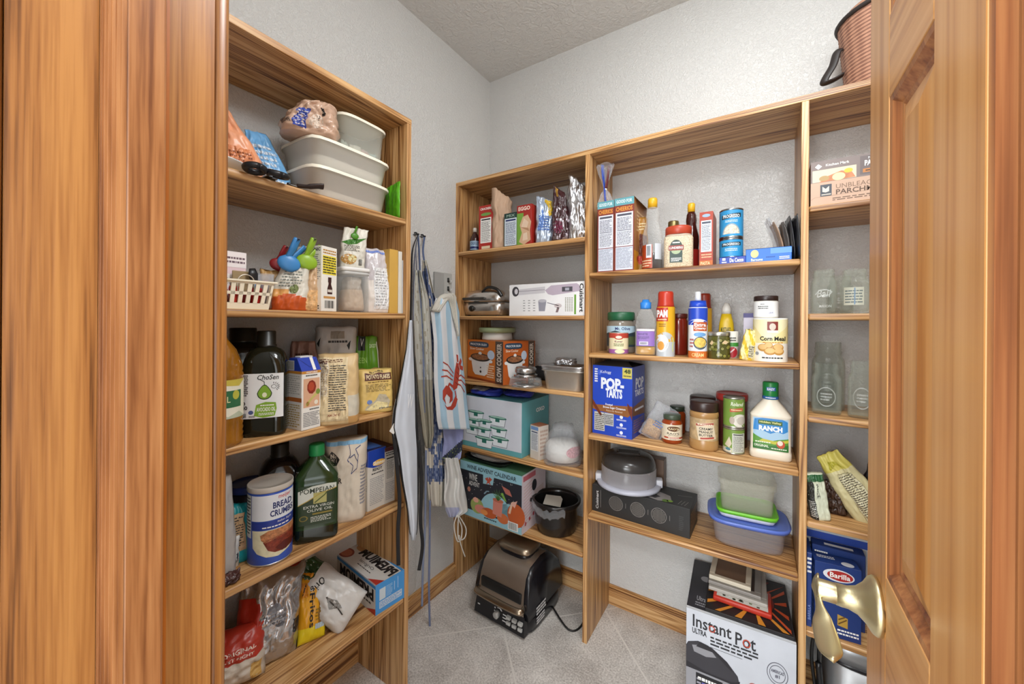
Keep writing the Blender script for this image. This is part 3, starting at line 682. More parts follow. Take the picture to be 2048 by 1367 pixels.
g = G(); g.lathe([(.014, 0), (.019, ht), (.0185, ht), (.0135, .001)], CLEARB, 24); it.part('cup', g); g = G(); g.lathe([(.0, .012), (.008, .014), (.008, ht * .8), (0, ht * .82)], mat('#c08aa5', .4), 14); it.part('scoop', g)
# bags held by the chip clips
P = Vector((-1.05, onX(577, 600, -1.05).y, Z))
bag('flour_bag', 'grey white bag with an orange foot folded over beside the cream basket', 'bag', P, .088, hpx(P, 520), .055, mat('#d6d2c4', .45), RL - .55, lambda k: (k.ell(.62, .42, .11, .09, mat('#7d8a55'), 2), k.fine(.2, .45, .8, .8, 6, mat('#8e9188'), 2, 3)), None, None, lambda u, v: mat('#c8571f', .35) if v < .22 + .1 * sin(u * 3) else (mat('#dfa45e', .4) if v < .40 and u < .5 else mat('#d9d4c6', .45)), mat('#cfc9ba', .45), form='pouch', seed=11, wr=.007, lean=.022, top=.7)
P2 = Vector((-1.045, onX(609, 600, -1.045).y, Z))
bag('nut_bag', 'clear bag of tan crumbs closed by the green clip', 'bag', P2, .066, hpx(P2, 527), .045, mat('#d3ab78', .35, 0, '', .6, 160, .3, 120), RL - .5, lambda k: (k.rect(.05, .22, .25, .8, WH, 2),), None, None, lambda u, v: mat('#d9ab74', .5, 0, '', .6, 160, .3, 120) if v < .45 else mat('#c9a680', .2, 0, '', .5, 60), None, form='pouch', seed=13, wr=.007, top=.8, lean=.006)
Q = onX(572, 545, -1.04); clip('bag_clip', 'blue bag clip with a black grip on the grey white bag', Vector((Q.x + .005, Q.y, Q.z)), RL - .3, mat('#3f86c4', .35), BLK, 1.25, .18)
Q = onX(609, 541, -1.03); clip('bag_clip', 'lime green bag clip with a black grip on the tan crumb bag', Vector((Q.x + .004, Q.y, Q.z)), RL - .3, mat('#8fb52c', .35), BLK, 1.2, .15)
P = Vector((-1.12, onX(546, 600, -1.12).y, Z)); bag('nut_bag', 'small tan bag behind the blue clip, closed by the red clip', 'bag', P, .06, hpx(P, 540), .03, mat('#c9a063', .4), RL - .4, None, None, None, None, None, form='pouch', seed=15, wr=.005)
Q = onX(545, 543, -1.12); clip('bag_clip', 'dark red bag clip with a black grip behind the blue clip', Vector((Q.x + .012, Q.y + .004, Q.z)), RL - .3, mat('#8e1f24', .35), BLK, 1.0, .25)
# vanilla box
M_ = Vector((-1.012, onX(643, 600, -1.012).y, Z)); R_ = Vector((-1.028, onX(673.5, 600, -1.028).y, Z))
YEL = mat('#f0dc3c', .5)
def dr_(f, g, w, d, h):
    k = f['front']; k.fine(.08, .88, .92, .96, 2, mat('#b9821f'), 1); k.rect(.06, .57, .94, .86, YEL, 1); k.fine(.08, .58, .92, .85, 7, mat('#4d4a2a'), 2, 8, .55, .3)
    BT = mat('#3d1a14', .4); k.rect(.40, .45, .62, .53, BT, 2); k.rect(.43, .40, .60, .46, BT, 2); k.poly([(.43, .42), (.60, .42), (.68, .36), (.68, .27), (.36, .27), (.36, .36)], BT, 2); k.rect(.38, .30, .66, .34, mat('#d9d1c4'), 3)
    k.rect(.12, .20, .88, .235, mat('#c7924f'), 1); k.bars(.2, .05, .8, .17, BK, 1, 5)
    k = f['left']; k.text('ORGANIC', .30, .92, .95, .97, BK, 1, .03); k.fine(.25, .45, .95, .88, 14, GREY, 1, 9, .4, .2); k.ell(.45, .25, .22, .08, mat('#8a5a3a'), 1); k.fine(.2, .03, .9, .10, 2, BK, 1)
carton('vanilla_box', 'white box with a yellow text panel and a brown bottle picture', 'box', M_, R_, .085, hpx(M_, 490), mat('#eeeae0', .5), dr_)
# clear canister with a sugar bag, pouch with an avocado on top
P = seat('X', 702, -1.055, Z); hl = zat(P, 537) - Z; hw = wpx(P, 29) * 1.0
it = It('storage_canister', 'clear square canister with a white lid holding a bag of brown sugar', 'canister', P, RL - .18)
g = G(); g.loft([(0, hw * .96, hw * .96, 8), (.003, hw, hw, 8), (hl - .012, hw, hw, 8), (hl - .012, hw - .002, hw - .002, 8), (.004, hw - .002, hw - .002, 8)], CLEAR, 40); it.part('jar', g)
g = G(); g.loft([(hl - .012, hw + .003, hw + .003, 8), (hl - .002, hw + .003, hw + .003, 8), (hl, hw, hw, 8)], mat('#eceae6', .35), 40); g.loft([(hl - .022, hw + .001, hw + .001, 8), (hl - .012, hw + .001, hw + .001, 8)], mat('#c9c9c6', .3), 40); it.part('lid', g)
bag('sugar_bag', 'bag of light brown sugar inside the clear square canister', 'bag', P + Vector((0, 0, .005)), hw * 1.62, hl * .76, hw * 1.5, mat('#d0b49a', .4), RL - .18, lambda k: k.line([(.1, .62), (.9, .66)], .01, mat('#a58c74'), 1), None, None, lambda u, v: mat('#d9c0a6', .6) if v < .62 else mat('#c4b5a4', .25, 0, '', .4, 50), None, form='sack', seed=8, wr=.006, top=.6)
P = Vector((P.x + .008, onX(701, 600, P.x).y, Z + hl + .0008))
LEAF = mat('#3f7a2a', .45)
bag('snack_pouch', 'white pouch with a green leaf print standing on the clear canister', 'pouch', P, wpx(P, 52), hpx(P, 456), .035, mat('#d9d5c8', .45), RL - .35, lambda k: (k.poly([(.0, .62), (.25, .56), (.6, .6), (.98, .78), (.6, .72), (.25, .70)], LEAF, 2), k.fine(.1, .40, .7, .56, 4, mat('#6a6558'), 2), k.ell(.3, .2, .28, .13, mat('#b78b4a'), 2), k.ell(.42, .22, .16, .09, mat('#d8cf9a'), 3), k.bars(.68, .06, .84, .22, BK, 3)), None, None, None, None, form='pouch', seed=17, wr=.005, lean=.012)
Q = onX(704, 480, P.x); clip('bag_clip', 'dark green bag clip on the white pouch above the canister', Vector((Q.x + .012, Q.y, Q.z)), RL - .3, mat('#4c8a23', .4), mat('#2f6015', .4), .55, .1)
# zip bag of powder, folders
P = seat('X', 750, -1.06, Z); 
bag('zip_bag', 'clear zip bag of white powder with a paper slip inside', 'bag', P, wpx(P, 60), hpx(P, 498), .075, mat('#ddd6d2', .3), RL - .25, lambda k: (k.rect(.30, .06, .86, .70, mat('#e4e4e4', .5), 2), k.fine(.34, .1, .8, .66, 13, mat('#9a9a9a'), 3, 6, .35, .25), k.rect(.0, .93, 1, .965, mat('#6f86c9', .4), 2)), None, None, lambda u, v: mat('#e6ddd4', .6) if v < .5 else mat('#c9c2c4', .2, 0, '', .5, 40), None, form='pouch', seed=19, wr=.007, top=1.0, lean=.012)
for k, (p0, p1, yt, c_, nm, lb) in enumerate(((779, 796, 497, '#cda24a', 'folder', 'yellow manila folder standing at the far end of the second shelf'), (797, 804, 502, '#e9e5d8', 'notepad', 'cream notepad standing beside the manila folder'), (805, 811.5, 520, '#dfe3e6', 'booklet', 'thin white booklet against the end panel of the second shelf'))):
    Y0, Y1 = onX(p0, 600, -1.02).y, onX(p1, 600, -1.02).y; Y1 = min(Y1, YL - T - .0008)
    carton(nm, lb, nm, Vector((-1.02, Y0 + .0005, Z)), Vector((-1.02, Y1, Z)), .19, zat(Vector((-1.02, Y0, Z)), yt) - Z, mat(c_, .6), lambda f, g, w, d, h: [f['front'].rect(q, .0, q + .06, 1, mat('#a8a8a8'), 1) for q in (.2, .45, .7)] if k else None)
# ================================================================ left unit, third shelf: oil jugs, carton, pouches
Z = LV['l4']
def jug(name, label, P, rz, w, d, h, body, capm, e=5, neck=.022, shoulder=.62, caph=.03, waist=0.0, group=None, mid=None, foot=.92, cp=0.0):
    it = It(name, label, 'bottle', P, rz, group); g = G(); a, b = w / 2, d / 2; hb = h - caph
    secs = [(0, a * foot, b * foot, e), (.008, a * .98, b * .98, e), (h * .05, a, b, e)]
    if waist: secs += [(h * (.26), a, b, e), (h * .285, a * (1 - waist), b * (1 - waist), e), (h * .31, a, b, e)]
    secs += [(h * shoulder * .97, a, b, e), (h * shoulder, a * (1 - waist * .6), b * (1 - waist * .6), e)]
    for k in range(1, 9):
        t = k / 8; q = sqrt(max(0, 1 - t * t)) * (1 - .25 * cp * t); secs.append((h * shoulder + (hb - .012 - h * shoulder) * t ** (1.0), neck + (a * .985 - neck) * q, neck + (b * .985 - neck) * q, e + (2 - e) * t))
    secs += [(hb, neck, neck, 2)]
    g.loft(secs, body, 48); it.part('bottle', g)
    g = G(); c = neck + .003; g.lathe([(c, hb - .014), (c + .002, hb - .012), (c + .002, hb - .008), (c, hb - .006), (c, h - .002), (c - .002, h)], capm, 28); it.part('cap', g)
    if mid:
        g = G(); mid(g, a, b, h, e); it.part('label', g)
    return it
DARKOIL = mat('#191a10', .1); DK2 = mat('#12130f', .12); CAPB = mat('#15150f', .35)
P, r_ = cyl(485, 579, 874, Z)
rz_ = faceang(P) - .15
def lab(g, a, b, h, e):
    k = sface(g, a + .0008, b + .0008, e, h * .18, h * .60, -1.2, 0.98); k.rect(0, 0, 1, 1, mat('#e4e6e6', .45), 0)
    GR = mat('#7fa92a', .45); DG = mat('#2c3f1e', .45)
    k.text('ChoSen', .44, .86, .86, .97, BK, 2, .01, .25)
    k.poly([(.58 + .145 * cos(t) * (1 - .38 * max(0, sin(t))), .56 + .17 * sin(t) * (1 + .12 * sin(t))) for t in [2 * pi * j / 30 for j in range(30)]], DG, 1)
    k.poly([(.58 + .125 * cos(t) * (1 - .38 * max(0, sin(t))), .565 + .15 * sin(t) * (1 + .12 * sin(t))) for t in [2 * pi * j / 30 for j in range(30)]], GR, 2); k.ell(.58, .52, .045, .055, mat('#e6e8c4'), 3)
    for j in range(7):
        t = -0.9 + j * .42; k.line([(.76 + .075 * cos(t), .70 + .065 * sin(t)), (.76 + .125 * cos(t), .70 + .105 * sin(t))], .012, BK, 2)
    k.ell(.76, .70, .055, .045, BK, 1); k.ell(.76, .70, .045, .036, mat('#e4e6e6'), 2); k.line([(.58, .74), (.57, .82), (.50, .86)], .012, BK, 2)
    k.poly([(.38, .06), (.42, .30), (.60, .36), (.80, .34), (.82, .20), (.78, .04), (.55, .01)], GR, 2); k.text('AVOCADO OIL', .43, .15, .79, .24, WH, 3, .02); k.fine(.47, .06, .76, .12, 2, WH, 3); k.fine(.5, .26, .76, .31, 1, WH, 3)
    k.fine(.04, .50, .26, .98, 11, BK, 2, 4, .5, .3); k.text('10', .07, .30, .20, .38, BK, 2, .03); k.text('140', .07, .20, .25, .29, BK, 2, .03); k.bars(.03, .03, .22, .12, BK, 2); k.ell(.32, .14, .05, .045, mat('#4c5a8c'), 2); k.fine(.28, .02, .40, .07, 2, BK, 2)
jug('oil_bottle', 'dark green oil jug with a white avocado label on the third shelf', P, rz_, r_ * 1.93, r_ * 1.75, hpx(P, 661), DARKOIL, CAPB, 5, .018, .635, .028, .03, 'oil jugs', lab)
P = seat('X', 487, -1.175, Z); jug('oil_bottle', 'black capped dark oil jug without a visible label behind the avocado jug', P, faceang(P), .125, .12, hpx(P, 655), DK2, CAPB, 4, .028, .58, .026, .0, 'oil jugs')
P, r_ = cyl(376, 489, 902, Z); AMB = mat('#c98f35', .06, 0, 'glass'); 
it = It('oil_bottle', 'amber oil bottle with ribs and a green label beside the door frame', 'bottle', P, faceang(P), 'oil jugs'); h = hpx(P, 668); g = G()
pr = [(r_ * .9, 0), (r_ * .97, .006)]
for k in range(5): pr += [(r_, .012 + k * .013), (r_ * .965, .0185 + k * .013)]
pr += [(r_ * .985, .082), (r_ * .985, h * .62), (r_, h * .64), (r_ * .95, h * .66), (r_ * .98, h * .69), (r_ * .92, h * .74), (r_ * .72, h * .86), (r_ * .4, h * .95), (r_ * .3, h)]
g.lathe(pr, mat('#8f5c19', .05, 0, '', .15, 14, .35, 16), 48); it.part('bottle', g)
g = G(); g.lathe([(r_ * .33, h * .97), (r_ * .33, h + .02), (r_ * .28, h + .022)], mat('#c7a43a', .4), 24); it.part('cap', g)
g = G(); k = cylface(g, r_ * .992, h * .26, h * .60, 30); k.rect(-.3, 0, 1.02, 1, mat('#e5e2cf', .5), 0); k.rect(-.3, .28, .93, .72, mat('#2f6b45', .45), 1); k.text('OLIVE OIL', .1, .42, .74, .58, mat('#e9e3b0'), 2); k.ell(.84, .6, .06, .12, mat('#b9b744'), 2); k.poly([(.0, .78), (.4, .9), (.9, .82), (1, 1), (0, 1)], mat('#c9b74a'), 1); k.poly([(.3, .0), (.5, .18), (.7, .05), (.9, .16), (1, 0)], mat('#b8c0a8'), 1); it.part('label', g)
# broth carton
L_, M_, R_ = onZ(577, 851, Z), onZ(603, 862, Z), onZ(641, 852, Z)
h = hpx(M_, 743)
def dr_(f, g, w, d, h):
    k = f['front']; BLUE = mat('#2340b0', .4); k.rect(0, .955, 1, 1, mat('#c98a35'), 1); k.text('VEGETABLE', .2, .962, .8, .99, WH, 2, .02); k.fine(.2, .9, .8, .94, 1, TXT, 1)
    k.rect(.08, .38, .93, .87, mat('#d9ab8a'), 1); k.ell(.5, .72, .24, .12, mat('#8c2f1c'), 2, 9); k.ell(.48, .73, .16, .08, mat('#b0492c'), 3, 7); k.line([(.2, .42), (.62, .56), (.88, .62)], .05, mat('#c9c070'), 3); k.ell(.84, .63, .12, .05, mat('#7d9440'), 4, 8); k.ell(.74, .45, .10, .04, mat('#ece3cf'), 3); k.ell(.3, .44, .08, .04, mat('#b8893f'), 3)
    k.fine(.08, .05, .92, .30, 9, GREY, 1, 3, .5, .4); k.fine(.4, .32, .9, .36, 1, TXT, 1)
    k = f['left']; k.rect(0, .955, 1, 1, mat('#c98a35'), 1); k.fine(.1, .6, .9, .93, 9, mat('#b9b7b0'), 1); k.rect(0, .48, 1, .55, mat('#b8672c'), 1); k.fine(.1, .04, .9, .44, 10, mat('#b59a55'), 1)
    BL = mat('#2340b0', .4); p = .26 * w
    # gable top folded over
    g.add([(0, 0, h), (w, 0, h), (w, d, h), (0, d, h), (0.0, d * .25, h + .034), (w, d * .25, h + .034), (w, d * .6, h + .034), (0, d * .6, h + .034)], [[0, 1, 5, 4], [1, 2, 6, 5], [2, 3, 7, 6], [3, 0, 4, 7], [4, 5, 6, 7]], BL)
    def gf(u, v, o): return (u * w, v * d * .25 - o, h + v * .034 + o * .3)
    q = Ink(g, gf); q.line([(.02, .98), (.5, .25), (.98, .98)], .04, mat('#1a2f86', .4), 1); q.poly([(.60, 0.05), (.76, .05), (.78, 1), (.62, 1)], WH, 2)
    q = Ink(g, lambda u, v, o: (-o, d * (1 - u), h + v * .03)); q.rect(.2, .05, .62, .9, WH, 1); q.bars(.24, .1, .6, .85, BK, 2)
    g.box(w * .2, w * .85, d * .28, d * .56, h + .034, h + .038, mat('#e9e9e6', .4), .001)
carton('broth_carton', 'white broth carton with a blue folded top and vegetable picture', 'carton', M_, R_, (M_ - L_).length, h, mat('#e9e6df', .45), dr_)
# pouches
P = onZ(676, 848, Z); P += Vector((P.x, P.y, 0)).normalized() * .03
TANP = mat('#d3b583', .45)
bag('grain_pouch', 'tan pouch with a long text panel standing next to the broth carton', 'pouch', P, wpx(P, 86), hpx(P, 708), .075, TANP, None, lambda k: (k.rect(.02, .06, .72, .96, mat('#ddc99f', .5), 1), k.fine(.28, .20, .68, .86, 20, TXT, 3, 7, .38, .3), k.facts(.04, .42, .26, .92, mat('#d9cdb4'), mat('#5a3a30'), 8), k.text('ANCIENT', .26, .13, .56, .165, mat('#8c3a2a'), 3, .02), k.fine(.05, .89, .6, .94, 2, mat('#6a3f2a'), 4)), None, None, lambda u, v: mat('#c9c2b0', .3) if u > .74 and .12 < v < .40 else mat('#c99a5c', .45) if u > .72 and v < .15 else TANP, None, form='sack', seed=21, wr=.007, top=.94, bend=.02, k=3)
P = Vector((-1.04, onX(750, 600, -1.04).y, Z)); TAN2 = mat('#d9ba6c', .45)
def dr_(k):
    k.rect(.20, .76, .92, .92, mat('#5b2f22', .5), 2); k.text('POTATO FLAKES', .24, .79, .88, .89, mat('#ecdcb0'), 3, .02); k.text('BOBS', .32, .935, .7, .975, mat('#6b5a30'), 2, .02); k.fine(.28, .70, .82, .74, 1, mat('#7a5a2c'), 2); k.fine(.22, .50, .9, .68, 6, mat('#7a6a40'), 2, 5, .4)
    k.poly([(.18, .10), (.32, .06), (.80, .10), (.86, .26), (.74, .42), (.58, .44), (.46, .30), (.24, .18)], mat('#b8ad94', .4), 2); k.poly([(.22, .10), (.34, .07), (.78, .11), (.80, .22), (.50, .28)], mat('#e3d49c', .5), 3); k.ell(.30, .27, .07, .05, mat('#6c83b8'), 2); k.fine(.55, .09, .9, .13, 1, TXT, 4)
bag('flake_pouch', 'yellow tan pouch with a brown name band at the end of the third shelf', 'pouch', P, wpx(P, 76), hpx(P, 738), .06, TAN2, faceang(P) + .25, dr_, None, None, None, None, form='sack', seed=23, wr=.004, top=1.0, bend=.012, k=3)
P = Vector((-1.145, onX(731, 600, -1.145).y, Z))
bag('snack_pouch', 'bright green pouch standing behind the tan pouches', 'pouch', P, wpx(P, 60), hpx(P, 672), .05, mat('#5a8c1f', .3), None, lambda k: (k.rect(.22, .80, .50, 1.0, BK, 2), k.text('V', .3, .86, .42, .97, WH, 3), k.text('GREEN', .1, .62, .55, .70, mat('#a9cf6a'), 2), k.text('2027', .68, .84, .92, .89, mat('#d8e6c0'), 2), k.line([(.97, .05), (.99, .5), (.95, .93)], .03, WH, 1)), None, None, None, None, form='sack', seed=25, wr=.003, top=.82, k=2)
P = Vector((-1.165, onX(668, 600, -1.165).y, Z))
bag('grain_pouch', 'grey white pouch with dark print behind the tan pouch', 'pouch', P, wpx(P, 84), hpx(P, 653), .05, mat('#b9b4ad', .4), None, lambda k: (k.rect(.36, .86, .70, .95, mat('#8a7f70'), 2), k.fine(.3, .80, .76, .85, 1, TXT, 2), k.facts(.44, .36, .82, .66, mat('#b5aea4'), BK, 4), k.poly([(.05, .80), (.12, .88), (.10, .76)], BK, 2), k.poly([(.74, .78), (.84, .84), (.80, .72)], BK, 2), k.fine(.05, .55, .4, .62, 2, TXT, 2)), None, None, None, None, form='sack', seed=27, wr=.006, top=1.0, k=3, lean=.01)
P = Vector((-1.185, onX(608, 600, -1.185).y, Z))
bag('grain_pouch', 'crumpled mauve brown bag behind the broth carton', 'bag', P, wpx(P, 78), hpx(P, 682), .05, mat('#8a6659', .4), None, lambda k: k.fine(.2, .7, .8, .85, 3, mat('#5c3b30'), 2), None, None, lambda u, v: mat('#c9c2bb', .4) if u < .4 and v < .75 else mat('#8f6a5c', .35, 0, '', .3, 40), None, form='pouch', seed=29, wr=.010, top=.6, k=5)

# ================================================================ left unit, fourth shelf
Z = LV['l5']
P, r_ = cyl(495, 586, 1131, Z); h = hpx(P, 960); it = It('bread_crumb_can', 'blue and white canister of bread crumbs with a meatloaf picture', 'canister', P, faceang(P) + .1)
BLUE = mat('#2f54b4', .4); g = G(); g.lathe([(r_ * .985, 0), (r_, .003), (r_, h - .012), (r_ * .985, h - .010)], BLUE, 48)
g.lathe([(r_ * .99, .0005), (r_ * 1.012, .0015), (r_ * 1.012, .004), (r_, .005)], mat('#c9ccd0', .3, .9), 48); it.part('can', g)
g = G(); k = cylface(g, r_, 0, h, 40)
k.rect(.08, .58, 1.05, .90, mat('#dfe3e8', .45), 1); k.rect(.08, .47, 1.05, .57, mat('#23398f', .4), 1); k.rect(-.10, .36, .07, .90, mat('#cfd3cf', .5), 1); k.fine(-.08, .4, .06, .88, 12, TXT, 2, 3, .4, .5)
k.text('meijer', .62, .82, .90, .885, mat('#c1352b'), 2, .01); k.text('BREAD', .50, .72, .93, .80, mat('#1d2b66'), 2, .03); k.text('CRUMBS', .44, .62, .96, .70, mat('#1d2b66'), 2, .03); k.text('Italian Style', .60, .525, .92, .56, WH, 2, 0, .2); k.fine(.28, .48, .85, .51, 1, WH, 2)
PL = mat('#d9d5b4', .5, 0, '', 0, 60, .12, 60); k.poly([(.09, .46), (1.0, .46), (1.0, .20), (.86, .14), (.62, .10), (.36, .12), (.18, .17), (.10, .24)], PL, 1)
ML = mat('#7d2f1c', .45, 0, '', .5, 150, .5, 120); MC = mat('#b5794f', .6, 0, '', .5, 200, .4, 140)
k.poly([(.24, .40), (.40, .45), (1.02, .455), (1.02, .36), (.60, .34), (.34, .30), (.26, .34)], MC, 2); k.poly([(.30, .31), (.40, .345), (1.0, .38), (1.0, .20), (.80, .15), (.55, .16), (.40, .20)], ML, 2); k.poly([(.55, .22), (.75, .27), (.98, .25), (.95, .17), (.7, .15)], mat('#56160f', .3), 3)
it.part('label', g)
g = G(); g.lathe([(r_ * 1.02, h - .014), (r_ * 1.03, h - .012), (r_ * 1.03, h - .001), (r_ * 1.01, h), (r_ * .97, h - .0015), (r_ * .96, h - .004), (r_ * .5, h - .004)], mat('#bdb5aa', .3), 48); it.part('lid', g)
P, r_ = cyl(588, 677, 1087, Z)
GB = mat('#243a1c', .08); GB2 = mat('#131b10', .1)
def lab(g, a, b, h, e):
    k = sface(g, a + .0008, b + .0008, e, h * .20, h * .61, -0.97, 0.97)
    DG = mat('#1f3518', .4); CR = mat('#cfd3c8', .45)
    k.rect(.06, 0, .98, 1, DG, 0); k.poly([(.06, .52), (.30, .62), (.60, .78), (.98, .86), (.98, .98), (.75, 1.0), (.4, .98), (.06, .88)], CR, 1)
    k.text('POMPEIAN', .12, .80, .90, .93, mat('#20301c'), 2, .01); k.rect(.42, .52, .72, .80, mat('#b3ad6a'), 2); k.line([(.45, .55), (.68, .72), (.72, .78)], .03, mat('#4d5a22'), 3); k.line([(.06, .52), (.30, .62), (.60, .78), (.98, .86)], .02, mat('#b39a3c'), 3)
    k.text('EXTRA VIRGIN', .20, .42, .90, .49, CR, 2, .01); k.text('OLIVE OIL', .28, .32, .86, .39, CR, 2, .01); k.rect(.4, .24, .85, .28, mat('#8a7a2c'), 2); k.ell(.2, .18, .10, .07, mat('#7d6f28'), 2); k.ell(.2, .18, .07, .05, DG, 3); k.fine(.36, .05, .82, .2, 4, CR, 2)
it = It('oil_bottle', 'green olive oil bottle with a bright green cap on the fourth shelf', 'bottle', P, faceang(P) + .02, 'oil jugs'); h = hpx(P, 886); a, b = r_ * .97, r_ * .82; e = 7; hb = h - .028
g = G(); secs = [(0, a * .9, b * .9, e), (.006, a * .98, b * .98, e), (h * .04, a, b, e), (h * .15, a, b, e), (h * .165, a * .975, b * .975, e), (h * .18, a, b, e), (h * .63, a, b, e), (h * .645, a * .98, b * .98, e), (h * .66, a, b, e), (h * .68, a * .985, b * .985, e)]
for k in range(1, 7):
    t = k / 6; secs.append((h * .68 + (hb - .008 - h * .68) * t, a + (.019 - a) * t ** 1.05, b + (.019 - b) * t ** 1.05, e + (2.4 - e) * t))
secs.append((hb + .004, .017, .017, 2)); g.loft(secs, [GB2] * 3 + [GB] * 20, 56); it.part('bottle', g)
g = G(); ng = 30; rs = []
for z_, q in ((hb - .004, .0195), (hb - .002, .0205), (h - .003, .0195), (h, .0175)): rs.append([((q + .0006 * (j % 2)) * cos(2 * pi * j / (2 * ng)), (q + .0006 * (j % 2)) * sin(2 * pi * j / (2 * ng)), z_) for j in range(2 * ng)])
g.rings(rs, mat('#1f8a4a', .4)); it.part('cap', g, None, 'bright green ribbed cap'); g = G(); lab(g, a, b, h, e); it.part('label', g)
P = seat('X', 562, -1.165, Z); jug('oil_bottle', 'nearly black oil bottle at the back behind the bread crumb canister', P, faceang(P), .115, .11, hpx(P, 884), mat('#120f12', .1), CAPB, 6, .020, .60, .026, 0, 'oil jugs', None, .92, .6)
P, r_ = cylp(462, 542, 'X', -1.15, Z); h = hpx(P, 962); it = It('drink_mix_canister', 'dark navy canister with a navy lid behind the teal bag', 'canister', P, faceang(P)); g = G(); g.lathe([(r_ * .98, 0), (r_, .004), (r_, h - .014)], mat('#10131c', .35), 40); it.part('can', g)
g = G(); g.lathe([(r_ * 1.02, h - .018), (r_ * 1.03, h - .016), (r_ * 1.03, h - .002), (r_ * 1.0, h), (r_ * .95, h - .003), (r_ * .5, h - .003)], mat('#1b2a5e', .35), 40); it.part('lid', g); g = G(); k = cylface(g, r_, 0, h); k.text('D', -.02, .42, .05, .50, WH, 1, .02); k.fine(-.05, .5, .3, .6, 2, WH, 1); it.part('label', g)
P = onZ(474, 1128, Z); P += Vector((P.x, P.y, 0)).normalized() * .025; TEAL = mat('#1f97a0', .35)
bag('grain_pouch', 'teal pouch with a kraft panel beside the bread crumb canister', 'pouch', P, wpx(P, 84), hpx(P, 1008), .05, TEAL, faceang(P) + .2, lambda k: (k.rect(.0, .22, .66, .88, mat('#c0a27c', .6), 1), k.fine(.02, .30, .60, .84, 12, TXT, 2, 5, .45, .3), k.poly([(.70, .30), (.98, .26), (.98, .45), (.78, .46)], mat('#c98f42', .5), 2)), None, None, None, None, form='sack', seed=31, wr=.005, top=.72, k=3, bend=.01)
P = onZ(452, 1160, Z) + Vector((-.02, 0, 0)); bag('snack_packet', 'white packet edge leaning beside the door frame on the fourth shelf', 'packet', P + Vector((-.012, -.0, 0)), .085, .075, .02, mat('#d8d9d6', .4), faceang(P) + .5, lambda k: (k.poly([(.86, .3), (.92, .34), (.93, .5), (.87, .46)], mat('#27303c'), 2), k.fine(.8, .2, .95, .3, 2, TXT, 2)), None, None, None, None, form='pillow', seed=33, wr=.004)
bag('snack_packet', 'crumpled dark brown wrapper at the edge of the fourth shelf by the door frame', 'packet', onZ(459, 1172, Z) + Vector((-.01, 0, 0)), .05, .026, .022, mat('#4a2b27', .3), faceang(P) + .3, None, None, None, None, None, form='pillow', seed=34, wr=.006)
P = Vector((-1.07, onX(418, 600, -1.07).y, Z)); bag('grain_pouch', 'grey clear bag edge showing above the teal pouch by the door frame', 'bag', P, .11, hpx(P, 958), .06, mat('#a9a6a3', .25), RL, None, None, None, None, None, form='sack', seed=35, wr=.006, top=.8)
# flour bag, two boxes
P = onZ(690, 1042, Z); P += Vector((P.x, P.y, 0)).normalized() * .03; PAPR = mat('#d4c8b6', .6)
def dr_(k):
    k.poly([(.0, .78), (.16, .90), (.34, .80), (.26, .70)], mat('#231c1c', .5), 2); k.text('KING', .07, .81, .25, .87, PAPR, 3, .02, 0, 0); k.text('ARTHUR', .08, .76, .28, .80, PAPR, 3, .01); k.rect(.14, .70, .24, .74, mat('#a8432c'), 2)
    k.text('FLOUR', -.0, .50, .42, .57, BK, 2, .02); k.line([(.55, .96), (.60, .84), (.54, .78), (.66, .70), (.62, .60), (.74, .66), (.80, .82), (.72, .90), (.84, .94)], .012, mat('#3d4a78'), 2); k.line([(.58, .80), (.70, .84), (.78, .74)], .012, mat('#3d4a78'), 2); k.rect(0, .955, 1, 1.0, mat('#7fb4d9'), 2); k.fine(.84, .2, .97, .7, 12, mat('#8a8a94'), 2)
bag('flour_bag', 'paper flour bag with a black diamond logo between oil bottle and blue box', 'bag', P, wpx(P, 84), hpx(P, 876), .085, PAPR, None, dr_, None, None, None, None, form='sack', seed=37, wr=.006, top=1.0, k=4, lean=.004)
L_, M_, R_ = onZ(699, 1007, Z), onZ(735, 1024, Z), onZ(771, 1007, Z)
NVB = mat('#1b3fa3', .4)
def dr_(f, g, w, d, h):
    k = f['front']; k.rect(0, .74, 1, 1, NVB, 1); k.poly([(.0, .74), (.3, .70), (.7, .70), (1.0, .74)], NVB, 1); k.ell(.62, .765, .36, .05, mat('#e0b04a'), 2); k.text('Skinner', .28, .735, .96, .80, mat('#f0ead8'), 3, .03); k.text('READY', .26, .64, .80, .69, BK, 2, .03); k.fine(.2, .58, .85, .62, 1, TXT, 2); k.fine(.12, .08, .88, .54, 15, mat('#8f8f92'), 2, 4, .4)
    k = f['left']; k.rect(0, .74, 1, 1, NVB, 1); k.ell(.42, .70, .34, .08, mat('#9a6a2f'), 2); k.ell(.42, .71, .26, .055, mat('#c9a05a'), 3); k.fine(.3, .25, .95, .55, 8, GREY, 1)
    k = f['top']; k.rect(0, 0, 1, 1, mat('#12275f', .3), 1); k.poly([(.2, .2), (.9, .1), (.95, .8), (.35, .9)], mat('#3f74c9', .2), 2)
carton('pasta_box', 'white box with a royal blue top at the end of the fourth shelf', 'box', M_, R_, (M_ - L_).length, hpx(M_, 903), mat('#cfcac0', .5), dr_)
A = onZ(773, 1010, Z); B = onZ(793.5, 1001, Z); A.x -= .01; B.x -= .01; B.y = min(B.y, YL - T - .001)
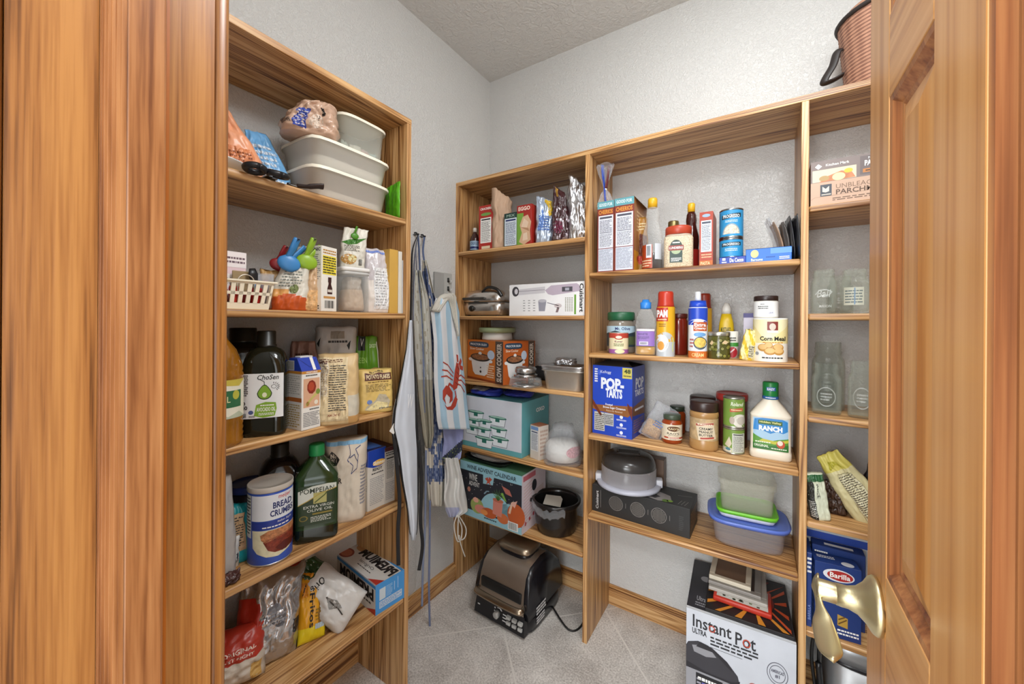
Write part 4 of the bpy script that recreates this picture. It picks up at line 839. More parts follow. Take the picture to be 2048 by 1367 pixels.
carton('mix_box', 'narrow white box with a maroon top against the end panel', 'box', A, B, .13, hpx(A, 896), mat('#bdb7ae', .5), lambda f, g, w, d, h: (f['front'].rect(0, .93, 1, 1, mat('#4a1d1c', .5), 1), f['front'].fine(.1, .84, .95, .92, 2, BK, 1), f['front'].facts(.1, .42, .92, .83, mat('#c9c4ba'), BK, 3, 1), f['front'].fine(.1, .06, .9, .38, 10, GREY, 1), f['top'].rect(0, 0, 1, 1, mat('#4a1d1c', .5), 1)))

# ================================================================ left unit, bottom shelf
Z = LV['l6']
L_, M_, R_ = onZ(676, 1153, Z), onZ(751, 1231, Z), onZ(810, 1193, Z)
h = hpx(M_, 1170) * .99
SKY = mat('#3f8fd0', .4)
def prem(k, rot):
    k.rect(0, 0, 1, 1, mat('#d7d7d6', .45), 1)
def dr_(f, g, w, d, h):
    f['front'].rect(0, 0, 1, 1, SKY, 1); k = f['front']; k.rect(.12, .15, .88, .38, mat('#c3cfd6'), 2); k.fine(.14, .17, .86, .36, 5, SKY, 3); k.rect(.12, .42, .32, .80, mat('#c3cfd6'), 2); k.fine(.34, .42, .55, .80, 8, mat('#9cc0de'), 2); k.line([(.62, .5), (.62, .8)], .012, mat('#d5e4f0'), 2); k.line([(.74, .5), (.74, .9)], .012, mat('#d5e4f0'), 2)
    def both(k, sc):
        k.rect(0, 0, 1, 1, mat('#d2d1cd', .45), 1); k.text('PREMIUM', .30, .62, .98, .95, mat('#161a22'), 3, .04, 0, 180) if sc == 0 else None
    # side face towards the viewer: u runs from the back to the front
    k = f['left']; k.rect(0, 0, 1, 1, mat('#d2d1cd', .45), 1); k.rect(0, .86, 1, .97, SKY, 2); k.text('PREMIUM', .16, .40, .96, .82, mat('#161a22'), 3, .045, 0, 180); k.fine(.5, .22, .9, .34, 1, TXT, 2); k.poly([(.80, 0), (1, 0), (1, .22)], mat('#b3362a'), 3); k.fine(.3, .08, .7, .16, 1, TXT, 2)
    # top face: the name reads from the wall side
    k = Ink(g, lambda u, v, o: (w * (1 - v), d * (1 - u), h + o)); k.rect(0, 0, 1, 1, mat('#d2d1cd', .45), 1); k.rect(.05, .06, 1, .14, SKY, 2); k.text('PREMIUM', .26, .18, .98, .54, mat('#161a22'), 3, .045, 0, 180); k.text('Original', .40, .60, .72, .74, TXT, 3, 0, .3, 180); k.poly([(.82, .99), (1, .99), (1, .72)], mat('#b3362a'), 3); k.ell(.13, .75, .12, .22, mat('#8c3b26'), 2); k.ell(.13, .75, .09, .16, mat('#b8674a'), 3); k.ell(.2, .3, .10, .14, mat('#b98a5c'), 2); k.fine(.45, .78, .75, .84, 1, TXT, 2)
carton('cracker_box', 'blue and white cracker box lying on its side on the bottom shelf', 'box', M_, R_, (M_ - L_).length, h, SKY, dr_)
P = Vector((-1.045, onX(664, 1198, -1.045).y, Z))
WB = mat('#cfcdc9', .32, 0, '', .25, 30)
Pa, Pb = onZ(727, 1248, Z), onZ(600, 1165, Z)
def dr_(k):
    k.poly([(.0, .86), (.4, .96), (1, .8), (1, .66), (.70, .62), (.4, .70), (.1, .74)], mat('#2d4a26', .35), 2); k.text('SEA SALT', .12, .80, .72, .88, WB, 3, .03, 0, 180); k.text('KETTLE', .15, .72, .6, .78, mat('#c9c3a8'), 3, .03, 0, 180); k.text('Original', .22, .48, .78, .58, BK, 2, .01, .3, 180); k.poly([(.0, .95), (.5, 1.0), (.9, .9), (.6, .86)], mat('#8a4a2c', .4), 3); k.poly([(.36, .26), (.52, .36), (.58, .24), (.5, .14)], mat('#8c8a86', .4), 2); k.line([(.52, .36), (.46, .20), (.40, .10)], .03, mat('#3c3730', .4), 3)
Pa = onZ(722, 1258, Z); 
bag('chip_bag', 'white chip bag with a green band slumped against the cracker box', 'bag', Pa + Vector((-.035, .0, .034)), .125, .255, .09, WB, None, dr_, None, (-0.80, -.80, .45), None, mat('#c4c2bd', .35), form='pillow', seed=41, wr=.012, top=1, k=4, edge=.006)
P = onZ(627, 1302, Z); YB_ = mat('#d99a16', .3, 0, '', .3, 40)
Q = onZ(640, 1296, Z) + Vector((-.045, .0, .0)); bag('snack_bag', 'yellow snack bag with black lettering leaning on the bottom shelf', 'bag', Q, .075, .165, .05, YB_, faceang(Q) + .25, lambda k: (k.text('Fritos', .34, .22, .52, .74, BK, 3, .02, 0, -90), k.fine(.55, .3, .9, .5, 4, mat('#8a6a1c'), 2), k.rect(.55, .18, .9, .26, mat('#aebfc9', .3), 2), k.rect(.06, .7, .3, .92, mat('#c98012', .35), 2), k.line([(.08, .72), (.27, .9)], .03, BK, 3)), None, (-.42, .12, 0), lambda u, v: mat('#e0c81e', .3) if v < .24 else (mat('#8a5f1e', .3) if u > .66 and v < .8 else YB_), None, form='pillow', seed=43, wr=.006, k=4)
Q = onZ(604, 1298, Z) + Vector((-.06, .002, .0)); bag('snack_bag', 'thin orange yellow bag between the foil bag and the yellow snack bag', 'bag', Q, .06, .17, .022, mat('#d58d17', .3), faceang(Q) - .5, lambda k: (k.rect(.15, .35, .55, .75, mat('#b5a078', .5), 2), k.fine(.18, .38, .52, .72, 7, TXT, 3), k.fine(.2, .8, .6, .95, 3, BK, 2)), None, (-.30, .05, 0), None, None, form='pillow', seed=45, wr=.006, k=4)
Q = onZ(548, 1345, Z) + Vector((-.045, .0, .0)); FO = mat('#b9b9bb', .25, .85, 'foil', .5, 45)
bag('chip_bag', 'big silver foil chip bag with a red side standing on the bottom shelf', 'bag', Q, .155, .225, .085, FO, faceang(Q) + .2, lambda k: (k.fine(.3, .45, .7, .62, 4, mat('#8d8f96'), 2), k.ell(.5, .62, .12, .05, mat('#8d8f96'), 2), k.rect(.86, .28, .97, .42, BK, 2), k.ell(.62, .52, .06, .03, mat('#6f6f74'), 2), k.ell(.60, .44, .07, .02, mat('#5a5a5e'), 2)), None, (-.25, .1, 0), lambda u, v: mat('#a82a1c', .3, 0, '', .3, 40) if u < .26 + .1 * sin(v * 5) and .22 < v < .8 else (mat('#cbbba0', .35) if u < .36 and v < .3 else FO), mat('#a83a20', .3), form='pillow', seed=47, wr=.012, k=4.5, edge=.010, lean=.012)
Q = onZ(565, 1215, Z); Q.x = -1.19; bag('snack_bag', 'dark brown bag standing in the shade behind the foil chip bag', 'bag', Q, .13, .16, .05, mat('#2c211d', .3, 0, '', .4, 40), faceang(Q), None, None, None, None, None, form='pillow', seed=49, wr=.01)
Q = onZ(478, 1392, Z) + Vector((-.05, .0, .0)); RW = mat('#cfc7ba', .4, 0, '', .3, 40)
bag('chip_bag', 'white and red tortilla bag on the bottom shelf against the door frame', 'bag', Q, .15, .135, .09, RW, faceang(Q) - .1, lambda k: (k.text('ORIGINAL', .42, .68, .88, .75, mat('#e6d6c8'), 3, .02), k.text('JUST RIGHT', .40, .58, .86, .64, mat('#e6d6c8'), 3, .02), k.rect(.8, .1, .95, .4, mat('#c9a35c', .5), 2)), None, (-.12, 0, 0), lambda u, v: mat('#b03423', .35, 0, '', .3, 40) if v > .52 else RW, None, form='pillow', seed=51, wr=.010, k=4)
# ================================================================ aprons and cloths hanging on the left wall
def drape(name, label, cat, rows, x, fn, folds=3.0, amp=.008, seed=1, nu=40, nv=60, th=.0022, bulge=0.0, parts=None):
    """hanging cloth: rows are (row, left, right) of its outline as seen; x is how far it hangs from the room's middle"""
    it = It(name, label, cat, onX((rows[0][1] + rows[0][2]) / 2, rows[0][0], x))
    O = it.t.location.copy()
    def edge(v, k):
        y = rows[0][0] + (rows[-1][0] - rows[0][0]) * v
        for a, b in zip(rows[:-1], rows[1:]):
            if y <= b[0] or b is rows[-1]: t = (y - a[0]) / (b[0] - a[0]); return a[k] + (b[k] - a[k]) * t, y
    def at(u, v, o=0.0):
        l, y = edge(v, 1); r, _ = edge(v, 2); px = l + (r - l) * u
        q = u * folds * pi + noise.noise(Vector((v * 2.2, seed, 0))) * 1.5
        d = amp * (sin(q) + .4 * sin(2.3 * q + seed)) + .004 * noise.noise(Vector((u * 4, v * 7, seed))) + bulge * sin(pi * u)
        return onX(px, y, x + d + o) - O
    g = G(); A = [[at(i / nu, j / nv) for i in range(nu + 1)] for j in range(nv + 1)]
    nrm = Vector((1, 0, 0)) * th; n1 = nu + 1; N_ = n1 * (nv + 1)
    vs = [p for r in A for p in r] + [p - nrm for r in A for p in r]; fs = []; ms = []
    for j in range(nv):
        for i in range(nu):
            a = j * n1 + i; f = [a, a + n1, a + n1 + 1, a + 1]; mt = fn((i + .5) / nu, (j + .5) / nv)
            fs += [f, [q + N_ for q in f[::-1]]]; ms += [mt, mt]
    ring_ = [i for i in range(n1)] + [j * n1 + nu for j in range(1, nv + 1)] + [nv * n1 + i for i in range(nu - 1, -1, -1)] + [j * n1 for j in range(nv - 1, 0, -1)]
    for a, b in zip(ring_, ring_[1:] + ring_[:1]): fs.append([a, b, b + N_, a + N_]); ms.append(fn(.5, .5))
    g.add(vs, fs, ms, True); ink = Ink(g, lambda u, v, o: at(u, 1 - v, o + .0006), nu, nv)
    if parts: parts(it, g, ink, O)
    it.part('cloth', g); return it
def tape(it, pts, w, mt, name='strap', label=None, flat=.18):
    O = it.t.location; g = G(); g.tube(smooth_path([Vector(p) - O for p in pts], 8), w, mt, 8, flat); return it.part(name, g, None, label)
WHT = mat('#c9d0da', .8, 0, '', .25, 18); WHT2 = mat('#d3d2ce', .85, 0, '', .25, 18); BLKC = mat('#1b1a1c', .8); IND = mat('#4c5a7a', .85)
hook1, hook2 = onX(829, 470, XW), onX(842, 474, XW)
for k, hp_ in enumerate((hook1, hook2)):
    g = G(); g.tube(smooth_path([(0.0005, 0, .01), (.012, 0, .008), (.020, 0, -.004), (.026, 0, .004)], 5), .0035, mat('#2a2a2c', .4, .6), 10); g.lathe([(.009, 0), (.009, .002)], mat('#2a2a2c', .4, .6), 12)
    single('wall_hook', ['dark wall hook at the top left of the hanging aprons', 'dark wall hook just right of the apron straps'][k], 'hook', g, hp_, 0, 'wall hooks')
hook1.x += .022; hook2.x += .022
# navy flowered cloth at the back
rnf = random.Random(8); FLW = [(rnf.random(), rnf.random() * .85 + .05, .05 + .06 * rnf.random()) for _ in range(90)]
CRM = mat('#c9c3b6', .85, 0, '', .2, 20); NFL = mat('#3f5079', .85); NF2 = mat('#7d88a3', .85); 
def ffn(u, v):
    for a, b, s_ in FLW:
        d = math.hypot((u - a) * 1.0, (v - b) * 4.2)
        if d < s_ * 1.5: return NFL if (noise.noise(Vector((u * 22, v * 60, 1))) > -.1) else NF2
    return CRM
it = drape('flowered_apron', 'cream apron with navy blue flowers hanging behind the striped one', 'apron', [(520, 846, 853), (600, 842, 872), (760, 850, 897), (900, 850, 902), (1000, 858, 900), (1012, 862, 896)], -1.17, ffn, 4, .010, 3, 44, 90)
tape(it, [hook2, onX(846, 500, -1.20), onX(849, 525, -1.17)], .004, IND)
tape(it, [onX(852, 900, -1.165), onX(850, 1050, -1.165), onX(846, 1130, -1.165), onX(844, 1212, -1.16)], .0045, mat('#7c86a0', .85), 'strap', 'speckled blue tie')
tape(it, [onX(860, 1000, -1.155), onX(859, 1100, -1.155), onX(858, 1180, -1.155), onX(860, 1262, -1.15)], .0042, mat('#6d7796', .85), 'strap', 'speckled blue tie')
# grey beige patterned apron
GP = mat('#a9a89f', .85, 0, '', .2, 20); GP2 = mat('#8f8a7a', .85); GP3 = mat('#6b7690', .85)
it = drape('apron', 'grey and beige printed apron hanging between the white and the flowered ones', 'apron', [(540, 831, 842), (600, 826, 858), (700, 829, 864), (800, 838, 866), (870, 846, 868), (896, 852, 862)], -1.06, lambda u, v: GP3 if abs(u - .42 - .1 * sin(v * 5)) < .05 and v < .8 else (GP2 if v > .62 or noise.noise(Vector((u * 8, v * 30, 2))) > .3 else GP), 3, .010, 7, 36, 70)
tape(it, [hook1, onX(832, 500, -1.15), onX(834, 545, -1.06)], .004, mat('#8a8e99', .85)); tape(it, [hook1, onX(838, 500, -1.15), onX(840, 545, -1.06)], .004, IND)
# striped apron with a lobster
STW = mat('#d5d7da', .85, 0, '', .2, 20); STB = mat('#9fbdd0', .85, 0, '', .2, 20); LOB = mat('#a93a27', .8)
def stfn(u, v): return STB if int(u * 5.2 + .35) % 2 == 1 else STW
def lob(it, g, k, O):
    R = LOB; D = mat('#5f1f18', .8)
    body = [(.76, .50), (.70, .44), (.66, .36), (.63, .27), (.66, .25), (.71, .33), (.77, .41), (.83, .48)]
    k.poly([(.60, .22), (.72, .25), (.80, .36), (.86, .46), (.84, .53), (.78, .55), (.70, .46), (.63, .34), (.57, .26)], R, 2)
    k.poly([(.84, .53), (.94, .60), (.97, .56), (.90, .50)], R, 2); k.poly([(.80, .55), (.80, .64), (.86, .63), (.85, .55)], R, 2); k.poly([(.86, .52), (.99, .50), (.97, .45), (.87, .47)], R, 2)
    for t in (.3, .36, .42, .48): k.line([(.63 + (t - .22) * .6, t + .02), (.76 + (t - .3) * .5, t - .02)], .012, D, 3)
    # claws
    k.line([(.60, .26), (.48, .30), (.40, .24)], .035, R, 2); k.poly([(.46, .27), (.36, .28), (.24, .22), (.22, .12), (.32, .06), (.28, .13), (.36, .18), (.46, .14), (.42, .07), (.54, .11), (.56, .20)], R, 2)
    k.line([(.64, .22), (.66, .14), (.60, .08)], .035, R, 2); k.poly([(.64, .16), (.58, .12), (.46, .04), (.34, .03), (.26, .06), (.34, .0), (.50, -.005), (.62, .04), (.70, .12)], R, 3)
    for a in ((.64, .42, .30, .55), (.62, .38, .26, .46), (.60, .34, .22, .38), (.74, .30, .95, .20), (.76, .34, 1.0, .28), (.78, .38, 1.0, .36)): k.line([(a[0], a[1]), ((a[0] + a[2]) / 2, (a[1] + a[3]) / 2 + .03), (a[2], a[3])], .016, R, 2)
it = drape('striped_apron', 'pale blue and white striped apron with a red lobster, hanging at the corner', 'apron', [(596, 872, 912), (625, 862, 919), (680, 868, 920), (760, 868, 930), (840, 874, 938), (858, 878, 940)], -1.125, stfn, 1.6, .007, 11, 56, 60, .0022, .012, lambda it, g, k, O: lob(it, g, Ink(g, lambda u, v, o: k.fn(.02 + u * .98, .15 + v * .66, o), 40, 50), O))
g = G(); O = it.t.location
for k in range(5):
    g.tube(smooth_path([onX(866 + 3 * k, 622, -1.12 + .006 * k) - O, onX(880 + 4 * k, 597 - 2 * (k % 2), -1.112) - O, onX(896 + 3 * k, 596, -1.112) - O, onX(908 + 2 * k, 640 + 8 * k, -1.112) - O], 6), [.009] * 7 + [.011] * 6 + [.006] * 6, mat('#bdb9ae', .85, 0, '', .2, 20), 8, .5)
it.part('bunched_top', g); g = G(); q = onX(872, 600, XW + .01); g.tube(smooth_path([Vector(q) - O, onX(884, 590, -1.16) - O, onX(896, 600, -1.118) - O], 6), .004, mat('#c9c6bd', .85), 8, .5); it.part('strap', g)
# cloths below
PUR = mat('#8b90b8', .85, 0, '', .2, 20); NVC = mat('#23293f', .85)
drape('dish_towel', 'blue and violet printed towel showing under the striped apron', 'towel', [(846, 886, 928), (880, 888, 926), (915, 884, 922), (928, 888, 908)], -1.15, lambda u, v: (mat('#6d7a3f', .8) if noise.noise(Vector((u * 30, v * 30, 3))) > .35 else NVC) if abs(v - .75 + .45 * (u - .5)) < .14 else PUR, 2, .008, 13, 30, 30)
it = drape('dish_towel', 'plain white towel with a drawstring hanging lowest by the corner', 'towel', [(915, 889, 916), (950, 890, 924), (1000, 888, 934), (1022, 892, 936), (1034, 898, 916)], -1.14, lambda u, v: mat('#aeb2cf', .85) if v > .84 and u < .6 else WHT2, 3, .009, 17, 36, 36)
for k, (dx_, yb) in enumerate(((0, 1078), (8, 1075))):
    p = [onX(914 + q * 6 + dx_ * (1 if q else .4), y, -1.128 + .003 * k) for q, y in ((0, 1030), (1.6, 1055), (1.2, yb), (0, yb + 2), (-1.0, 1050), (0, 1030))]
    tape(it, p, .0028, mat('#d6d3cb', .8), 'drawstring', None, 1.0)
tape(it, [onX(918, 1070, -1.126), onX(922, 1090, -1.126), onX(930, 1112, -1.126)], .0026, mat('#d6d3cb', .8), 'drawstring', None, 1.0)
# white apron with black binding nearest the shelves
def apf(u, v): return BLKC if (u < .11 or u > .90) and v < .97 else WHT
def apk(it, g, k, O):
    k.text('W', .56, .60, .84, .665, mat('#eceff2', .8), 2, .01, .2)
it = drape('apron', 'pale grey apron with black binding hanging past the edge of the left shelves', 'apron', [(640, 819, 825), (700, 812, 828), (760, 800, 832), (820, 787, 835), (855, 784, 836), (900, 795, 838), (960, 803, 838), (1020, 815, 837), (1062, 819, 835), (1080, 824, 830)], -.985, apf, 1.6, .006, 19, 40, 80, .0022, .01, apk)
tape(it, [hook1, onX(825, 500, -1.10), onX(823, 560, -1.0), onX(821, 645, -.985)], .006, BLKC); tape(it, [hook1, onX(829, 520, -1.08), onX(826, 640, -.985)], .005, mat('#787d8c', .85))
tape(it, [onX(787, 862, -.985), onX(794, 930, -.98), onX(799, 1000, -.98), onX(796, 1060, -.978), onX(797, 1130, -.975)], .006, BLKC, 'tie', 'black tie reaching the cracker box')
tape(it, [onX(837, 880, -.988), onX(843, 960, -.99), onX(841, 1040, -.99), onX(845, 1090, -.99), onX(838, 1140, -.988)], .006, BLKC, 'tie', 'black tie')
g = G(); O = it.t.location; a, b, c, d = [onX(x_, y_, -.978) - O for x_, y_ in ((779, 862), (788, 846), (796, 855), (787, 868))]; q = Vector((-.001, 0, 0))
g.add([a, b, c, d, a + q, b + q, c + q, d + q], [[0, 1, 2, 3], [7, 6, 5, 4], [0, 4, 5, 1], [1, 5, 6, 2], [2, 6, 7, 3], [3, 7, 4, 0]], mat('#e6e4de', .7)); it.part('care_tag', g, None, 'white care tag')
# grey slotted holder on the wall
A = onX(866, 543, XW); B = onX(897, 600, XW)
it = It('wall_holder', 'grey plastic slotted holder fixed on the wall above the striped apron', 'holder', Vector((XW, A.y, B.z)))
PG = mat('#9d9c98', .4); w_, h_ = B.y - A.y, A.z - B.z; g = G()
g.box(.0005, .014, 0, w_ * .55, -.04, h_, PG, .002); g.box(.0005, .022, w_ * .5, w_, -.04, h_, mat('#aeada8', .4), .002); it.part('plate', g)
for z_ in (.74, .42):
    g = G(); g.tube([(.021, w_ * .74, h_ * z_ + .010), (.023, w_ * .74, h_ * z_ - .010)], .006, mat('#1a1a1a', .4), 12); it.part('slot', g)
    g = G(); g.tube([(.018, w_ * .80, h_ * z_ - .01), (.034, w_ * .80, h_ * z_ - .012), (.036, w_ * .80, h_ * z_)], .003, mat('#c9c8c4', .3), 8); it.part('peg', g)
# ================================================================ back unit, first bay, top shelf
def bx(name, label, cat, p0, p1, ytop, y, z, depth, col, draw=None, group=None, y1=None):
    """carton seen between columns p0 and p1 with its front at y (turned when y1 differs)"""
    A = seat('Y', p0, y, z); B = seat('Y', p1, y if y1 is None else y1, z)
    return carton(name, label, cat, A, B, depth, hpx(A, ytop), mat(col, .45) if isinstance(col, str) else col, draw, group)
Z = AV[1]
P, r_ = cylp(939, 959, 'Y', 1.49, Z); h = hpx(P, 457); it = It('sauce_bottle', 'small dark bottle with a blue label at the left end of the top shelf', 'bottle', P, faceang(P)); g = G()
g.lathe([(r_ * .9, 0), (r_, .004), (r_, h * .52), (r_ * .8, h * .66), (r_ * .38, h * .80), (r_ * .34, h * .86)], mat('#3a2320', .12), 24); it.part('bottle', g)
g = G(); g.lathe([(r_ * .42, h * .85), (r_ * .42, h), (r_ * .3, h + .003)], mat('#c7c2b8', .4), 16); it.part('cap', g); g = G(); k = cylface(g, r_, h * .04, h * .50); k.rect(0, .1, 1, .9, mat('#8fa9bd', .45), 0); k.text('OLD', .1, .55, .5, .8, NAVY, 1, .02); k.text('BAY', .5, .5, .9, .85, NAVY, 1); k.rect(0, .2, 1, .4, NAVY, 1); it.part('label', g)
def nut(mainc, name_, capc):
    def d_(f, g, w, d, h):
        k = f['front']; k.rect(0, 0, 1, 1, mat(mainc, .45), 1); k.text(name_, .1, .90, .9, .95, WH, 2, .02); k.ell(.5, .80, .36, .035, mat('#6d9a4a'), 2); k.facts(.12, .16, .88, .72, PAPER, TXT, 4, 2); k.rect(.2, .03, .8, .09, mat('#d9c9a8'), 2)
        f['right'].fine(.1, .1, .9, .6, 8, mat('#d9b9a0'), 1); f['top'].rect(0, 0, 1, 1, mat(capc, .4), 1)
    return d_
bx('cracker_carton', 'narrow red box with a white facts panel, second from the left on the top shelf', 'box', 957, 985, 413, 1.462, Z, .12, '#a5291f', nut('#a8281d', 'CRACKERS', '#7d2018'))
P = seat('Y', 1001, 1.49, Z); KR = mat('#b99a80', .7, 0, '', .35, 45)
bag('paper_bag', 'tall crumpled brown paper bag on the top shelf beside the red box', 'bag', P, wpx(P, 36), hpx(P, 390), .075, KR, faceang(P) + .1, None, None, None, None, None, form='sack', seed=61, wr=.008, top=1.15, k=5, edge=.010, lean=.004, slant=-.26)
bx('mix_carton', 'dark green box with a white facts panel next to the brown paper bag', 'box', 1007, 1034, 428, 1.452, Z, .10, '#1d3a34', lambda f, g, w, d, h: (f['front'].facts(.06, .03, .94, .84, mat('#cfd9e0'), NAVY, 6), f['front'].text('MIX', .2, .88, .8, .96, mat('#a9c0b0'), 2), f['top'].rect(0, 0, 1, 1, mat('#16302a', .4), 1)))
CR = mat('#c9a485', .4)
def d_(f, g, w, d, h):
    k = f['front']; k.rect(0, .82, 1, 1, mat('#9c2a22'), 1); k.text('EGGO', .1, .86, .9, .96, mat('#ead9c8'), 2, .03); k.rect(0, 0, .45, .80, mat('#6f9a3a'), 1); k.poly([(.15, .08), (.5, .0), (.95, .10), (.9, .35), (.98, .55), (.75, .74), (.4, .70), (.2, .5), (.35, .3)], CR, 2); k.poly([(.3, .45), (.7, .42), (.8, .55), (.5, .66)], mat('#d9bfa5', .4), 3); k.poly([(.4, .1), (.75, .12), (.7, .3), (.45, .28)], mat('#dcc4ab', .4), 3); k.poly([(.2, .46), (.85, .32), (.8, .4)], mat('#a87f5f', .4), 4)
    f['right'].rect(0, 0, 1, 1, mat('#a8281d'), 1); f['top'].rect(0, 0, 1, 1, mat('#3a1715'), 1)
bx('waffle_carton', 'red and green carton with a pale waffle picture in the middle of the top shelf', 'box', 1033, 1062, 412, 1.448, Z, .11, '#9c2a22', d_)
bx('mix_carton', 'low amber box with a cream panel beside the silver blue bag', 'box', 1059, 1073, 425, 1.50, Z, .1, '#9a5a1c', lambda f, g, w, d, h: (f['front'].facts(.1, .05, .9, .7, mat('#cbb993'), TXT, 6),))
P = seat('Y', 1088, 1.475, Z); SB = mat('#b9c6d8', .25, .5, 'foil', .5, 45)
bag('snack_bag', 'silver blue foil bag with a yellow top corner on the top shelf', 'bag', P, wpx(P, 35), hpx(P, 396), .055, SB, None, lambda k: (k.poly([(.55, .98), (.98, .98), (.98, .66), (.80, .58), (.66, .8)], mat('#c9a51f', .3), 2), k.fine(.15, .25, .8, .6, 6, mat('#4d6fae'), 2, 4, .6, .4), k.poly([(.1, .3), (.3, .75), (.5, .6), (.35, .25)], mat('#6f8fc9', .3), 2)), None, None, None, None, form='pouch', seed=63, wr=.009, top=.9, slant=-.12, edge=.008)
P = seat('Y', 1122, 1.485, Z); DP = mat('#3d2124', .22, 0, '', .4, 60)
bag('chocolate_bag', 'dark brown bag with a folded gold top corner beside the silver bag', 'bag', P, wpx(P, 42), hpx(P, 378), .065, DP, None, lambda k: (k.ell(.35, .25, .22, .12, mat('#6d2440', .3), 2), k.poly([(.2, .98), (.42, .98), (.4, .82), (.25, .80)], mat('#b98f3a', .3), 2)), None, None, lambda u, v: mat('#9a8f96', .2, .8, 'foil', .5, 60) if noise.noise(Vector((u * 6, v * 9, 2))) > .22 and v < .62 else DP, None, form='pouch', seed=65, wr=.012, top=.55, lean=-.010, k=6, slant=-.2, edge=.008)
P = seat('Y', 1157, 1.50, Z); bag('foil_bag', 'tall crumpled silver foil bag against the divider on the top shelf', 'bag', P, wpx(P, 44), hpx(P, 359), .075, FOILS, faceang(P), None, None, None, None, None, form='pouch', seed=67, wr=.017, top=.75, k=6, edge=.012, lean=-.010, slant=-.2)
# ================================================================ back unit, first bay, second shelf
Z = AV[2]
P = seat('Y', 968, 1.565, Z); a = wpx(P, 48); CH = mat('#cfc9c2', .2, .9, 'steel', .03, 80); h = hpx(seat('Y', 968, 1.48, Z), 578)
it = It('waffle_maker', 'rounded chrome waffle maker at the left of the second shelf', 'appliance', Vector((-1.14, 1.565, Z)), .02)
g = G(); g.loft([(.004, a * .86, .085, 5), (.008, a * .92, .092, 5), (h * .30, a, .10, 4.5), (h * .50, a, .10, 4.5)], CH, 56); it.part('base', g)
g = G(); g.loft([(h * .50, a * .99, .099, 4.5), (h * .53, a * .99, .099, 4.5)], mat('#26231f', .3), 56); g.loft([(h * .53, a, .10, 4.5), (h * .68, a, .10, 4.5), (h * .86, a * .93, .092, 4.5), (h * .96, a * .80, .078, 4), (h * 1.0, a * .6, .06, 3)], CH, 56); it.part('lid', g)
g = G(); g.tube(smooth_path([(a * .05, -.085, h * .9), (a * .35, -.09, h * 1.06), (a * .75, -.085, h * .98), (a * .96, -.08, h * .72)], 6), .008, mat('#1d1b1a', .3), 10, .7); g.box(-a * .8, a * .3, -.112, -.098, h * .60, h * .70, mat('#3a3733', .25), .004); it.part('handle', g)
g = G(); g.rings([[(-a * .35 + r * cos(2 * pi * j / 24), y, h * .28 + r * sin(2 * pi * j / 24)) for j in range(24)] for r, y in ((.014, -.100), (.014, -.108), (.012, -.112))], mat('#14130f', .25)); it.part('knob', g)
for x_ in (-.7, .7): g = G(); g.lathe([(.008, 0), (.008, .006)], mat('#151515'), 12, (a * x_, -.07)); it.part('foot', g)
def d_(f, g, w, d, h):
    k = f['front']; k.rect(0, 0, 1, 1, mat('#e7e6e6', .45), 1); LV_ = mat('#b7a9b7', .4); DG = mat('#6d6672', .4)
    k.poly([(.50, .78), (.58, .92), (.90, .95), (.93, .90), (.95, .72), (.60, .62), (.54, .66)], LV_, 2); k.poly([(.12, .84), (.5, .90), (.5, .70), (.12, .66)], mat('#c9c6ca', .3), 2); k.line([(.12, .78), (.5, .80)], .012, DG, 3); k.ell(.09, .78, .05, .16, mat('#3c3a3f'), 2, 14); k.ell(.10, .78, .025, .09, mat('#c9c6ca'), 3); k.rect(.72, .72, .85, .86, mat('#4c4a52'), 3); k.rect(.76, .75, .81, .83, mat('#a9a9b5'), 4)
    k.poly([(.42, .14), (.41, .46), (.52, .46), (.50, .14)], mat('#8f8f9a'), 2); k.ell(.465, .46, .055, .05, mat('#b5b3ba'), 3); k.line([(.53, .40), (.62, .34), (.68, .30)], .018, DG, 2); k.ell(.67, .30, .05, .07, mat('#c4b9b9'), 2, 10); k.poly([(.64, .10), (.66, .26), (.69, .24), (.67, .1)], mat('#7d6a6a'), 2)
    k.rect(.872, .04, .895, .62, mat('#6d9a3f'), 2); k.text('Cuisinart', .935, .10, .985, .94, BK, 2, .03, 0, -90)
    for j, u in enumerate((.20, .27, .34)): k.fine(u, .12, u + .03, .52, 5, GREY, 2, j, .3, .7)
    for j in range(4): k.fine(.76 + .026 * j, .12, .775 + .026 * j, .55, 9, mat('#9a9a8a'), 2, 3 + j, .7, .8)
bx('blender_box', 'long white hand blender box lying on the second shelf', 'box', 1019, 1170, 570, 1.452, Z, .10, '#e2e1e1', d_, None, 1.452)
